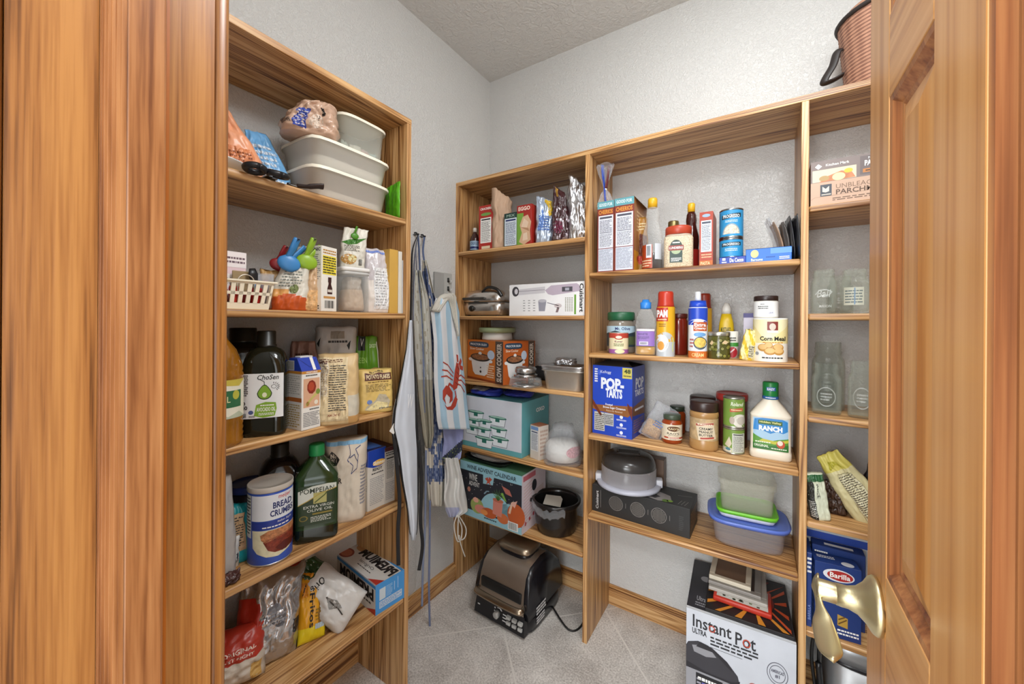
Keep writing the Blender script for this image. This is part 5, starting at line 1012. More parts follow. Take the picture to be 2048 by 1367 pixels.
# ================================================================ back unit, first bay, third shelf
Z = AV[3]
A, M_, B = onZ(933, 756, Z), onZ(1006, 770, Z), onZ(1060, 752, Z); ORG = mat('#c26a22', .45)
A = onZ(935, 754.5, Z); A.x = max(A.x, XW + T + .002)
def cooker(k, u0, u1):
    wd = u1 - u0; C_ = mat('#dcdad8', .4); D_ = mat('#2e2a28', .4)
    def U(x): return u0 + wd * x
    k.poly([(U(.14), .54), (U(.22), .20), (U(.30), .13), (U(.64), .13), (U(.74), .20), (U(.82), .54)], C_, 2); k.ell(U(.48), .57, wd * .36, .10, D_, 3); k.ell(U(.48), .58, wd * .30, .07, mat('#8a5a3a', .5, 0, '', 0, 60, .5, 90), 4); k.ell(U(.48), .67, wd * .06, .04, C_, 4); k.ell(U(.12), .50, wd * .07, .04, C_, 3); k.ell(U(.84), .50, wd * .07, .04, C_, 3)
    k.ell(U(.5), .22, wd * .035, .03, BK, 4); k.ell(U(.5), .32, wd * .02, .02, BK, 4); k.ell(U(.86), .66, wd * .12, .11, mat('#b9c6d6', .3), 5)
    k.ell(U(.42), .89, wd * .36, .07, mat('#2c4257', .4), 3, 24, 0, 2 * pi, 0, 4); k.text('PROCTOR SILEX', U(.12), .865, U(.72), .915, mat('#e0e4e8'), 4, .02)
    k.text('Slow Cooker', U(.10), .75, U(.62), .81, mat('#e8ddc8'), 3, .01); k.fine(U(.72), .1, U(.96), .42, 6, mat('#e0c9a8'), 3)
def d_(f, g, w, d, h):
    k = f['front']; k.rect(0, 0, 1, 1, ORG, 0); k.rect(0, 0, 1, .05, mat('#8a3a14'), 1); cooker(k, 0, .80); SL = mat('#54453a', .45); k.rect(.80, 0, 1, 1, SL, 1); k.text('SLOW COOKER', .84, .05, .96, .95, mat('#cfc4b5'), 2, .03, 0, 90)
    k = f['right']; k.rect(0, 0, 1, 1, mat('#b4581f', .45), 0); cooker(k, 0, .74); k.rect(.78, 0, .98, 1, SL, 1); k.text('SLOW COOKER', .82, .05, .94, .95, mat('#cfc4b5'), 2, .03, 0, 90)
hb_ = hpx(M_, 683)
carton('slow_cooker_box', 'orange slow cooker box with white pot pictures on the third shelf', 'box', A, M_, .19, hb_, ORG, d_)
P = Vector(((A.x + M_.x) / 2 + .012, (A.y + M_.y) / 2 + .09, Z + hb_)); r_ = wpx(P, 32); hh = hpx(P, 655)
it = It('food_bowl', 'white bowl with a sage green lid on top of the orange slow cooker box', 'bowl', P + Vector((0, 0, .0008))); g = G(); g.lathe([(r_ * .92, 0), (r_ * .96, .004), (r_ * .90, hh * .62)], mat('#cfccc4', .4), 36); it.part('bowl', g)
g = G(); g.lathe([(r_ * .92, hh * .58), (r_ * 1.12, hh * .62), (r_ * 1.16, hh * .92), (r_ * 1.12, hh), (r_ * .6, hh)], mat('#8d9a74', .45), 36); it.part('lid', g)
P, r_ = cyl(1018, 1084, 777, Z)
g = G(); h = hpx(P, 733)
g.lathe([(r_ * .98, .0), (r_, .002), (r_ * 1.02, .004), (r_ * .95, h * .40), (r_ * .55, h * .50), (0.001, h * .51)], CLEAR, 36, (0, 0), 1, 1, False, True); single('round_lid', 'clear plastic dome lid, lowest of the round lids beside the foil pans', 'lid', g, P, 0, 'stacked round lids')
for z0, rr, lb in ((.002, .85, 'shiny silver round lid seen inside the clear dome lid'), (h * .515, .72, 'silver round lid resting on the clear dome lid')):
    g = G(); g.lathe([(r_ * rr, 0), (r_ * rr * 1.03, .004), (r_ * rr, .009), (r_ * rr * .7, .014), (r_ * rr * .5, .015)], mat('#b9b8b8', .15, 1), 36); single('round_lid', lb, 'lid', g, P + Vector((0, 0, z0)), 0, 'stacked round lids')
g = G(); zz = h * .515 + .0155; g.lathe([(r_ * .60, 0), (r_ * .66, .003), (r_ * .66, (h - zz) * .75), (r_ * .56, h - zz), (r_ * .3, (h - zz) * 1.03)], mat('#b9b7b4', .22, .9, 'foil', .4, 60), 30); single('round_lid', 'crinkled foil round lid, topmost of the round lids beside the foil pans', 'lid', g, P + Vector((0, 0, zz)), 0, 'stacked round lids')
A, B = onZ(1080, 779, Z), onZ(1162, 783, Z); P = (A + B) / 2; P += Vector((.0, .062, 0)); L_ = (B - A).length * 1.0; h = hpx(A, 742)
PAN = mat('#c4bfb6', .35, .7, 'foil', .25, 70)
it = It('foil_pan', 'lower plain foil loaf pan at the right of the third shelf', 'pan', P, .02, 'foil pans'); g = G(); a, b = L_ / 2, .058
g.loft([(0, a * .90, b * .9, 6), (.003, a * .93, b * .92, 6), (h, a * 1.05, b * 1.05, 7), (h + .001, a * 1.14, b * 1.12, 7), (h + .004, a * 1.15, b * 1.13, 7), (h + .004, a * 1.04, b * 1.04, 7), (h * .8, a * .98, b * 1.0, 7)], PAN, 56, True, True); it.part('pan', g)
it = It('foil_pan', 'crinkled upper foil pan stacked on the lower loaf pan', 'pan', P, .02, 'foil pans'); g = G(); g.loft([(h + .0045, a * 1.13, b * 1.11, 7), (h + .02, a * 1.17, b * 1.15, 7), (h + .024, a * 1.18, b * 1.16, 7), (h + .024, a * 1.0, b, 7), (h + .012, a * .95, b * .95, 7)], FOILS, 56); it.part('pan', g)
bag('foil_sheet', 'crumpled piece of foil lying on the loaf pans', 'foil', P + Vector((.0, -.005, h + .0245)), a * 1.1, .03, .075, FOILS, .0, None, None, None, None, None, form='pillow', seed=71, wr=.012, k=7)
P = seat('Y', 1117, 1.655, Z); q = G(); w_ = wpx(P, 52); rr = .034
q.tube([(-w_, 0, rr), (-w_ * .9, 0, rr * 1.0), (0, 0, rr), (w_ * .98, 0, rr)], [rr * .9, rr, rr, rr], mat('#1d1c1e', .7, 0, '', .3, 120), 24); single('shelf_liner_roll', 'black roll lying at the back of the third shelf behind the foil pans', 'roll', q, Vector((min(P.x, X1 - w_ - .003), P.y, Z)), 0)
# ================================================================ back unit, first bay, fourth shelf
Z = AV[4]
A, M_, B = onZ(924, 888, Z), onZ(1043, 917, Z), onZ(1086, 889, Z); A.x = max(A.x, XW + T + .003); TL = mat('#5fa3a9', .45); TG = mat('#2e6e60', .4); hb_ = hpx(M_, 806)
def d_(f, g, w, d, h):
    k = f['front']; k.rect(0, .10, 1, 1, mat('#cdd1da', .45), 1); GL = mat('#dfe6ea', .25); OUT = mat('#5f6f78')
    for u, v, s_ in ((.25, .70, 1), (.22, .54, .95), (.40, .56, .9), (.62, .66, 1), (.19, .40, .95), (.38, .40, .95), (.64, .46, .95), (.40, .22, 1.1), (.66, .28, 1.0)):
        a_, b_ = .138 * s_, .10 * s_
        k.poly([(u - a_, v), (u + a_, v), (u + a_ * .82, v - b_ * 1.6), (u - a_ * .82, v - b_ * 1.6)], OUT, 2); k.poly([(u - a_ * .95, v), (u + a_ * .95, v), (u + a_ * .78, v - b_ * 1.5), (u - a_ * .78, v - b_ * 1.5)], GL, 3); k.ell(u, v, a_ * 1.08, .030, TG, 4); k.ell(u, v + .008, a_ * .9, .016, mat('#9fc4b4', .35), 5); k.rect(u - a_ * .25, v - b_ * .8, u + a_ * .25, v, TG, 5)
    f['right'].text('OXO', .5, .74, .82, .82, WH, 1, .04)
carton('container_set_box', 'white and teal box picturing green lidded glass containers on the fourth shelf', 'box', A, M_, min(.26, YBK - max(A.y, M_.y) - .01), hb_, TL, d_)
for k, (c_, p0, yy, lab_, sd) in enumerate((('#2c3a9c', 965, 1.52, 'blue plastic bag draped over the front of the teal container box', 73), ('#3f46a8', 1030, 1.58, 'violet blue folded bag at the right on the teal container box', 75))):
    P = seat('Y', p0 + 10, yy, Z + hb_ + .001); bag('plastic_bag', lab_, 'bag', P, .17 - .03 * k, .036 - .006 * k, .14, mat(c_, .25, 0, '', .3, 30), -.12, None, 'blue bags on the container box', None, (lambda u, v: mat('#c9cbd4', .3) if v > .78 and u < .7 else mat('#2c3a9c', .25)) if k == 0 else None, None, form='pillow', seed=sd, wr=.009, k=4, edge=.01)
A, M_, B = onZ(1060, 914, Z), onZ(1078, 921, Z), onZ(1092, 913, Z)
carton('gelatin_box', 'small thin white box beside the teal container box', 'box', A, M_, .06, hpx(A, 848), mat('#d0c6bb', .5), lambda f, g, w, d, h: (f['front'].facts(.1, .25, .9, .85, mat('#d9d9da'), mat('#4a4a60'), 6, 1), f['front'].rect(.1, .87, .9, .97, mat('#6f8fc0'), 1), f['right'].fine(.1, .1, .9, .9, 7, mat('#b59a8a'), 1), f['top'].rect(0, 0, 1, 1, mat('#a86a4a'), 1)))
P, r_ = cyl(1084, 1166, 935, Z); r_ *= .95; h = hpx(P, 850)
it = It('plastic_bag', 'clear plastic bag holding white rice cakes with a red mark', 'bag', P, faceang(P)); g = G(); b_ = Bag(r_ * 2, h, r_ * 2, 'sack', 77, .010, .55, None, 0, 0, 5, .01); b_.mesh(g, CLEARB, 30, 30); it.part('film', g)
g = G(); g.lathe([(r_ * .55, .006), (r_ * .86, .012), (r_ * .9, h * .45), (r_ * .7, h * .56)], mat('#d9d6d0', .7, 0, '', .3, 40), 30); it.part('contents', g)
g = G(); k = cylface(g, r_ * .905, .01, h * .55, 20); k.ell(.82, .62, .22, .32, mat('#c9959a', .5, 0, '', 0, 60, .4, 200), 1); it.part('print', g)
# ================================================================ back unit, first bay, lowest shelf
Z = AV[5]
A, M_, B = onZ(910, 1030, Z), onZ(1043, 1070, Z), onZ(1100, 1010, Z); A.x = max(A.x, XW + T + .003); A.y = M_.y + (M_.x - A.x) * .02; hb_ = hpx(M_, 952)
def d_(f, g, w, d, h):
    k = f['front']; LB = mat('#8fbcc9', .45); NB = mat('#20222b', .5); k.rect(0, 0, 1, 1, LB, 1); k.rect(0, .13, 1, .84, NB, 2); k.text('WINE ADVENT CALENDAR', .12, .88, .92, .955, mat('#20313c'), 2, .02)
    k.text('WINE', .16, .68, .30, .80, mat('#d9d9d6'), 3, .01); k.text('ADVENT', .16, .58, .34, .66, mat('#d9d9d6'), 3, .01); k.text('2021', .2, .24, .32, .29, mat('#c9c9c6'), 3)
    rn = random.Random(3)
    for _ in range(46): k.ell(.03 + .94 * rn.random(), .16 + .66 * rn.random(), .004, .006, mat('#d0d0ca'), 3, 8)
    PK, OR_, GN, GN2 = mat('#c97f6f'), mat('#b5562a'), mat('#4f7a3f'), mat('#93a05a')
    k.ell(.60, .16, .26, .40, LB, 3, 24, 0, pi); k.ell(.82, .16, .2, .3, LB, 3, 24, 0, pi)
    k.ell(.30, .24, .11, .14, GN2, 4); k.ell(.36, .2, .10, .08, PK, 5, 9); k.ell(.28, .34, .05, .05, mat('#d9a08c'), 5, 7); k.ell(.92, .30, .13, .20, OR_, 4); k.ell(.5, .18, .12, .09, OR_, 5); k.ell(.72, .17, .09, .09, mat('#c56a3c'), 5); k.ell(.42, .17, .06, .05, mat('#d98a4a'), 6)
    k.poly([(.56, .20), (.57, .46), (.72, .46), (.70, .18)], PK, 6); k.ell(.645, .46, .085, .035, mat('#b5674f'), 7)
    for t in (-.08, -.05, -.02, .02, .05, .08): k.poly([(.645 - .012, .46), (.645 + t * 1.3, .70 - abs(t) * 1.2), (.645 + .012, .46)], GN, 8)
    k.poly([(.40, .68), (.56, .70), (.58, .86), (.40, .86)], LB, 4); k.poly([(.43, .78), (.48, .82), (.49, .78), (.50, .83), (.55, .80), (.51, .74), (.53, .68), (.49, .72), (.45, .68), (.47, .74)], mat('#b5482f'), 5)
    k.poly([(.70, .74), (.82, .70), (.86, .60), (.76, .62)], mat('#b56a5c'), 4); k.poly([(.68, .60), (.72, .62), (.78, .48), (.74, .5)], mat('#7fae4a'), 4); k.ell(.16, .5, .03, .05, mat('#b57a66'), 4, 6); k.line([(.82, .3), (.86, .5), (.92, .52)], .03, mat('#d9b9a0'), 5); k.poly([(.84, .48), (.94, .56), (.9, .42)], mat('#d9a898'), 6); k.line([(.42, .5), (.46, .56), (.5, .57)], .02, mat('#7d98a8'), 4)
    k.rect(.80, .03, .95, .17, WH, 6); k.bars(.81, .04, .94, .16, BK, 7)
    k.fine(.42, .05, .62, .09, 1, BK, 3)
    k = f['right']; k.rect(0, 0, 1, 1, mat('#cfc3c9', .5), 1); k.rect(.05, .88, .55, .97, mat('#b8616c'), 2); k.ell(.50, .72, .10, .10, NB, 2)
    for j in range(13): k.line([(.08, .78 - .055 * j), (.40, .83 - .055 * j)], .012, mat('#c9a09a'), 2); k.line([(.5, .60 - .03 * j), (.9, .64 - .03 * j)], .008, mat('#b58f70'), 2)
    for j in range(3): k.ell(.15 + .16 * j, .14 + .04 * j, .035, .035, mat('#b3474f'), 2)
    f['top'].rect(0, 0, 1, 1, mat('#4f7a5c', .45), 1)
carton('wine_calendar_box', 'colourful black box with garden vegetables and light blue borders on the lowest shelf', 'box', A, M_, .21, hb_, mat('#8fbcc9', .45), d_)
P = Vector((A.x + .13, A.y + .09, Z + hb_ + .0008))
it = It('bakery_tray', 'black tray of bread under clear wrap lying on the colourful box', 'tray', P, -.04)
g = G(); g.loft([(0, .105, .07, 6), (.003, .11, .074, 6), (.018, .128, .085, 6), (.019, .13, .087, 6), (.017, .122, .08, 6), (.006, .1, .066, 6)], mat('#1d1d1c', .4), 44); it.part('tray', g)
g = G(); b_ = Bag(.2, .024, .12, 'pillow', 79, .005, 1, None, 0, 0, 4, .004); b_.mesh(g, mat('#8a7a6a', .6, 0, '', .4, 40), 20, 12); g.v = [(x, y, z + .008) for x, y, z in g.v]; it.part('bread', g)
g = G(); b_ = Bag(.25, .036, .16, 'pillow', 81, .006, 1, None, 0, 0, 6, .006); b_.mesh(g, CLEAR, 24, 14); g.v = [(x, y, z + .008) for x, y, z in g.v]; it.part('wrap', g)
P, r_ = cyl(1064, 1160, 1083, Z); r_ = min(r_, (X1 - P.x) - .012); h = hpx(P - Vector((P.x, P.y, 0)).normalized() * r_, 1018) * 1.02
it = It('slow_cooker_pot', 'black oval stoneware crock with a white plastic bag tucked round its rim', 'pot', P, faceang(P)); BP = mat('#1b1817', .22)
g = G(); ra = r_ * .93; g.lathe([(ra * .80, 0), (ra * .86, .004), (ra * .95, h * .35), (ra * .985, h * .80), (ra * 1.05, h * .86), (ra * 1.10, h * .94), (ra * 1.10, h), (ra * 1.0, h), (ra * .95, h * .9), (ra * .90, h * .4), (ra * .7, h * .10), (0, h * .09)], BP, 48, (0, 0), 1, .95); it.part('pot', g)
g = G(); g.tube(smooth_path([(-ra * 1.02, -.02, h * .90), (-ra * 1.22, -.0, h * .92), (-ra * 1.22, .025, h * .92), (-ra * 1.02, .045, h * .9)], 5), .009, BP, 10); it.part('handle', g)
g = G(); nn = 40; rs = []
for z_, o_ in ((h * .96, 1.11), (h * .88, 1.14), (h * .76, 1.09), (h * .70, 1.06)):
    rs.append([(ra * (o_ + .012 * noise.noise(Vector((j * .7, z_ * 60, 1)))) * sin(a), -ra * .95 * (o_ + .012 * noise.noise(Vector((j * .6, z_ * 50, 4)))) * cos(a), z_ + .012 * noise.noise(Vector((j * .35, 3, z_ * 4))) - .012 * sin((a + 1.35) / 1.6 * pi) ** 2) for j, a in enumerate([-1.35 + 1.7 * q / nn for q in range(nn + 1)])])
g.rings(rs, CLEARB, False, False, False); it.part('plastic_bag', g)
A_ = P + Vector((-.012, -.012, h * .93)); g = G(); cr_ = [(-.042, -.022), (.034, -.034), (.044, .012), (.036, .028), (-.030, .034)]; g.add([(x, y, (y + .03) * .30) for x, y in cr_] + [(x, y, (y + .03) * .30 - .0015) for x, y in cr_], [[0, 1, 2, 3, 4], [9, 8, 7, 6, 5]] + [[i, (i + 1) % 5, (i + 1) % 5 + 5, i + 5] for i in range(5)], mat('#bdb7ab', .5))
single('card', 'off-white card lying inside the mouth of the black crock', 'card', g, A_ + Vector((0, 0, -.012)), faceang(P))

# ================================================================ indoor grill on the floor
P0, P1, P2 = onZ(947, 1222, 0), onZ(1052, 1283, 0), onZ(1128, 1190, 0)
fw = (P1 - P0).length * 1.05; rz_ = atan2(P1.y - P0.y, P1.x - P0.x); ctr = (P0 + P1) / 2 + Vector((-sin(rz_), cos(rz_), 0)) * .155
it = It('indoor_grill', 'black and bronze steel indoor grill standing on the tile floor', 'grill', ctr, rz_); BLKP = mat('#15151a', .25); BRZ = mat('#ab9c8d', .36, .85, 'steel', .03, 120); a = fw / 2; dd = .145
hg = .265
g = G(); g.loft([(.004, a * .93, dd * .93, 6), (.012, a * .99, dd * .99, 6), (.05, a, dd, 6), (.075, a * .985, dd * .985, 6)], BLKP, 60); it.part('base', g)
g = G(); pr = [(-dd * .99, .07), (-dd * .965, .12), (-dd * .90, .17), (-dd * .78, .215), (-dd * .58, .243), (0, .256), (.5 * dd, .245), (.85 * dd, .20), (.99 * dd, .12), (.99 * dd, .07)]
n = len(pr); vs = []; 
for x_, q in ((-a * .99, .0), (-a * .93, .012), (-a * .84, .018), (a * .84, .018), (a * .93, .012), (a * .99, .0)): vs.append([(x_ * (1 - .10 * (z_ - .07) / .19), y_, .07 + (z_ - .07) * (1 + (q - .018) * 6)) for y_, z_ in pr])
g.rings(vs, BLKP, True, True, True); it.part('hood', g)
g = G(); vs = [[(x_ * (1 - .10 * (z_ - .07) / .19), y_ * 1.0 - (.003 if z_ < .22 else 0), z_ + .003) for y_, z_ in pr[:6] + [(.35 * dd, .25)]] for x_ in (-a * .83, -a * .3, a * .3, a * .83)]
g.rings(vs, BRZ, False, False, False); hood = it.part('hood_cover', g, None, 'bronze steel hood cover'); 
g = G(); k = Ink(g, lambda u, v, o: ((-a * .8 + 1.6 * a * u) * (1 - .05), -dd * (.96 - .10 * (v * 1)) - .004 - o, .12 + .05 * v)); k.text('ninja', .30, 1.02, .48, 1.38, mat('#d0c8be'), 1, .02); it.part('logo', g, hood)
g = G(); g.loft([(.246, .080, .062, 4, 0, .0), (.262, .082, .064, 4, 0, .0), (.268, .074, .056, 4, 0, .0)], BLKP, 40); g.loft([(.268, .084, .066, 4.5, 0, .0), (.278, .086, .068, 4.5, 0, .0), (.291, .070, .052, 4.5, 0, .0)], mat('#a3937f', .3, .9), 40); it.part('vent_cap', g)
g = G(); yb_f = -dd * .985; g.box(-a * .72, a * .72, yb_f - .004, yb_f + .014, .125, .165, mat('#0d0d0f', .4), .004); it.part('window', g)
g = G(); g.tube(smooth_path([(-a * .80, yb_f + .004, .112), (-a * .76, yb_f - .026, .114), (0, yb_f - .032, .114), (a * .76, yb_f - .026, .114), (a * .80, yb_f + .004, .112)], 6), .0125, mat('#a3937f', .25, .95), 12, .45); it.part('handle', g)
g = G(); g.add([(-a * .86, -dd * 1.0 - .002, .082), (a * .86, -dd * 1.0 - .002, .082), (a * .90, -dd * 1.03 - .01, .012), (-a * .90, -dd * 1.03 - .01, .012), (-a * .86, -dd * .9, .082), (a * .86, -dd * .9, .082), (a * .90, -dd * .9, .012), (-a * .90, -dd * .9, .012)], [[0, 1, 2, 3], [7, 6, 5, 4], [0, 4, 5, 1], [1, 5, 6, 2], [2, 6, 7, 3], [3, 7, 4, 0]], BLKP)
k = Ink(g, lambda u, v, o: (-a * .88 + 1.76 * a * u, -dd * 1.03 - .01 + (dd * .03 + .008) * v - o, .012 + .07 * v)); WTX = mat('#cfcfcf', .5)
for j in range(4): k.rect(.40, .72 - .17 * j, .425, .80 - .17 * j, WTX, 1)
for j in range(3): k.rect(.58, .60 - .16 * j, .66, .66 - .16 * j, WTX, 1)
k.line([(.05, .5), (.10, .5)], .06, WTX, 1); k.line([(.46, .82), (.52, .84), (.55, .74)], .03, WTX, 1); pan_ = it.part('control_panel', g)
g = G(); g.rings([[(-a * .05 + r * cos(2 * pi * j / 20), y_, .047 + r * sin(2 * pi * j / 20)) for j in range(20)] for r, y_ in ((.014, -dd * 1.02), (.0135, -dd * 1.02 - .020), (.011, -dd * 1.02 - .022))], mat('#b9b9b6', .3, .4)); it.part('dial', g, pan_)
for j in range(3):
    for i in range(2): x_ = a * (.36 + .2 * j); z_ = .058 - .022 * i; g = G(); g.box(x_ - .010, x_ + .010, -dd * 1.03 - .013, -dd * 1.02, z_ - .006, z_ + .006, mat('#b9b9b6', .4), .002); it.part('button', g, pan_)
g = G(); k = Ink(g, lambda u, v, o: (a * (1.0 - .016 * v) + .0015 + o, -dd * .60 + dd * .75 * u, .02 + .06 * v)); k.fine(.0, .7, .7, 1.3, 3, WTX, 1, 4, .6, .3); k.fine(.0, .1, .6, .62, 3, WTX, 1, 5, .6, .25); it.part('printed_notice', g)
g = G(); q = Vector((cos(-rz_), 0, 0)); inv = Matrix.Rotation(-rz_, 3, 'Z')
pts = [Vector((-.66, 1.62, .10)), Vector((-.64, 1.60, .05)), Vector((-.62, 1.52, .006)), Vector((-.66, 1.46, .005)), Vector((ctr.x + .10, ctr.y + .08, .02))]
g.tube(smooth_path([inv @ (p - ctr) for p in pts], 8), .004, mat('#161616', .5), 8); it.part('power_cord', g)
# ================================================================ back unit, middle bay, top shelf
Z = BV[1]
def cer(f, g, w, d, h):
    k = f['front']; MR = mat('#7d3328', .45); k.rect(0, 0, 1, 1, MR, 0); k.rect(0, .90, 1, 1, mat('#5f9aa3', .45), 1); k.text('GOOD FOR', .1, .93, .9, .975, mat('#dfe9ea'), 2, .02); k.text('CHEERIOS', .08, .82, .92, .88, mat('#d9913a'), 2, .03); k.facts(.07, .34, .95, .80, mat('#d6d9e2'), mat('#4a4a58'), 3, 1); k.rect(.07, .02, .95, .33, mat('#cdd2de'), 1); k.fine(.1, .04, .92, .32, 16, mat('#8a8f9e'), 2, 5, .45, .3)
    k = f['right']; k.rect(0, 0, 1, 1, mat('#a06a3a', .45), 0); k.rect(0, .0, 1, .28, mat('#c98a1f', .45), 1); k.fine(.2, .55, .8, .85, 6, mat('#d9b98a'), 1); k.poly([(.35, .32), (.8, .38), (.7, .52), (.4, .5)], mat('#5a2417', .4), 2); k.ell(.5, .18, .3, .06, mat('#a8321f'), 2); f['top'].rect(0, 0, 1, 1, mat('#6a4a3a', .5), 1)
bx('cereal_box', 'slightly shorter maroon cereal box against the left divider', 'box', 1194, 1227, 405, 1.455, Z, .17, '#7d3328', cer, 'cereal boxes')
P = seat('Y', 1211, 1.53, Z); zt = zat(P, 404)
A = seat('Y', 1228, 1.452, Z); B = seat('Y', 1267, 1.452, Z)
carton('cereal_box', 'taller maroon cereal box with an open flap next to the syrup bottle', 'box', A, B, .19, hpx(A, 398), mat('#7d3328', .45), lambda f, g, w, d, h: (cer(f, g, w, d, h), g.add([(0, 0, h), (w, 0, h), (w * .55, d * .5, h + .03), (0, d, h), (w, d, h)], [[0, 1, 2], [3, 2, 4], [0, 2, 3]], mat('#5a3a2c', .5)), g.add([(w, 0, h), (w, d, h), (w + .018, d * .9, h - .02), (w + .016, d * .15, h - .018)], [[0, 1, 2, 3]], mat('#b59a80', .5))), 'cereal boxes')
P = Vector((seat('Y', 1209, 1.50, Z).x, 1.50, hpx(seat('Y', 1209, 1.455, Z), 405) + Z + .001))
it = It('bread_bag', 'clear bread bag tied with a twist and blue strip standing over the shorter cereal box', 'bag', P, faceang(P)); hb_ = hpx(P, 329); g = G(); r_ = wpx(P, 16)
prf = [(r_ * .95, 0), (r_ * .9, hb_ * .1), (r_ * .55, hb_ * .28), (r_ * .16, hb_ * .40), (r_ * .3, hb_ * .52), (r_ * .75, hb_ * .78), (r_ * 1.0, hb_ * .96), (r_ * .9, hb_)]
g.rings([[(r * (1 + .22 * sin(5 * a + i)) * cos(a), r * .55 * (1 + .22 * sin(5 * a + i)) * sin(a), z_ + .006 * sin(3 * a) * (i > 5)) for a in [2 * pi * j / 40 for j in range(40)]] for i, (r, z_) in enumerate(prf)], CLEARB, True, True, False); it.part('film', g)
g = G(); g.tube(smooth_path([(-r_ * .35, -r_ * .35, hb_ * .97), (-r_ * .25, -r_ * .32, hb_ * .7), (-r_ * .08, -r_ * .2, hb_ * .42), (.0, -r_ * .3, hb_ * .2), (.004, -r_ * .5, .006)], 6), [.0085] * 8 + [.006] * 17, mat('#1f3f9c', .3), 8, .3); it.part('blue_strip', g)
g = G(); g.tube(smooth_path([(r_ * .5, -r_ * .25, hb_ * .95), (r_ * .35, -r_ * .25, hb_ * .7), (r_ * .1, -r_ * .15, hb_ * .42)], 6), .008, mat('#5f2a2a', .3), 8, .3); it.part('label_strip', g); g = G(); g.lathe([(r_ * .2, hb_ * .37), (r_ * .22, hb_ * .40), (r_ * .2, hb_ * .43)], mat('#e0dfda', .4), 14); it.part('twist_tie', g)
P = seat('Y', 1281, 1.545, Z); bag('pretzel_bag', 'amber and red snack bag squeezed between the cereal box and the syrup bottle', 'bag', P, wpx(P, 30), hpx(P, 437), .05, mat('#9a6a1f', .35), faceang(P), lambda k: (k.poly([(.3, .3), (.9, .25), (.9, .65), (.4, .7)], mat('#5a2a1c', .35), 2), k.ell(.5, .22, .4, .08, mat('#a8321f'), 2), k.fine(.2, .75, .8, .9, 3, mat('#d9c9a0'), 2)), None, None, None, None, form='sack', seed=91, wr=.005, top=.9)
def syrup(name, label, px0, px1, ytop, y, full, grp='syrup bottles'):
    P, r_ = cylp(px0, px1, 'Y', y, Z); r_ *= .92; it = It(name, label, 'bottle', P, faceang(P), grp); h = hpx(P, ytop)
    pr = [(r_ * .92, 0), (r_, .004), (r_ * 1.0, h * .10), (r_ * .94, h * .30), (r_ * 1.0, h * .42), (r_ * .98, h * .50), (r_ * .72, h * .62), (r_ * .62, h * .68), (r_ * .68, h * .74), (r_ * .60, h * .82), (r_ * .42, h * .88)]
    g = G(); body = mat('#3a1712', .12) if full else CLEAR
    g.rings([[(r * (1 + (.03 * sin(10 * a + i * 1.2) if i > 5 else 0)) * cos(a), r * (1 + (.03 * sin(10 * a + i * 1.2) if i > 5 else 0)) * sin(a), z_) for a in [2 * pi * j / 48 for j in range(48)]] for i, (r, z_) in enumerate(pr)], body, True, True, True); it.part('bottle', g)
    if not full: g = G(); g.lathe([(r_ * .88, .004), (r_ * .95, .008), (r_ * .95, h * .10), (r_ * .93, h * .22), (r_ * .9, h * .23)], mat('#26120f', .15), 40); it.part('syrup', g)
    g = G(); g.lathe([(r_ * .47, h * .87), (r_ * .48, h * .98), (r_ * .40, h)], mat('#d9a820', .35), 24); it.part('cap', g, None, 'yellow cap'); return it, r_, h
it, r_, h = syrup('syrup_bottle', 'tall clear syrup bottle with a yellow cap, nearly empty', 1282, 1326, 397, 1.495, False)
g = G(); k = cylface(g, r_ * 1.0, h * .02, h * .36, 20); k.rect(-.05, 0, .50, .95, mat('#a8401f', .4), 0); k.rect(.20, .42, .46, .95, mat('#dfe3ea', .4), 1); k.bars(.24, .5, .42, .9, BK, 2); k.fine(.0, .05, .45, .36, 3, mat('#e6c8a8'), 1); k.rect(.62, .35, .95, .98, mat('#c9cdd4', .4), 0); it.part('label', g)
it, r_, h = syrup('syrup_bottle', 'full dark syrup bottle with a yellow cap behind the rice jar', 1364, 1399, 407, 1.56, True)
g = G(); k = cylface(g, r_ * 1.0, h * .03, h * .30, 20); k.rect(.1, 0, 1, 1, mat('#a82a22', .4), 0); it.part('label', g)
P, r_ = cylp(1326, 1386, 'Y', 1.49, Z); h = hpx(P, 455); it = It('rice_jar', 'square clear jar of rice with an orange red lid', 'jar', P, faceang(P)); a = r_ * .97; RI = mat('#d6c3a6', .6, 0, '', .8, 260, .35, 260); g = G()
g.loft([(0, a * .95, a * .9, 6), (.005, a, a * .95, 6), (h * .70, a, a * .95, 6), (h * .74, a * .96, a * .92, 5)], RI, 48); g.loft([(h * .741, a * .95, a * .9, 5), (h * .80, a * .86, a * .82, 3)], mat('#b9a894', .25), 48); it.part('jar', g)
g = G(); g.lathe([(a * .88, h * .80), (a * .92, h * .81), (a * .92, h * .96), (a * .88, h), (a * .5, h)], mat('#b5442a', .35), 40); it.part('lid', g, None, 'orange red lid')
g = G(); k = sface(g, a + .0006, a * .95 + .0006, 6, h * .10, h * .68); DGN = mat('#2c4038', .45); k.ell(.42, .62, .22, .33, DGN, 1, 24, 0, pi); k.rect(.16, .52, .68, .72, mat('#8a2f26', .45), 2); k.text('LUNDBERG', .19, .57, .65, .67, WH, 3, .02); k.rect(.20, .02, .64, .50, DGN, 1); k.ell(.42, .50, .16, .14, mat('#9fae8a', .5), 2, 20, pi, 2 * pi); k.fine(.25, .06, .60, .22, 3, WH, 3); k.fine(.3, .78, .55, .88, 1, WH, 3); it.part('label', g)
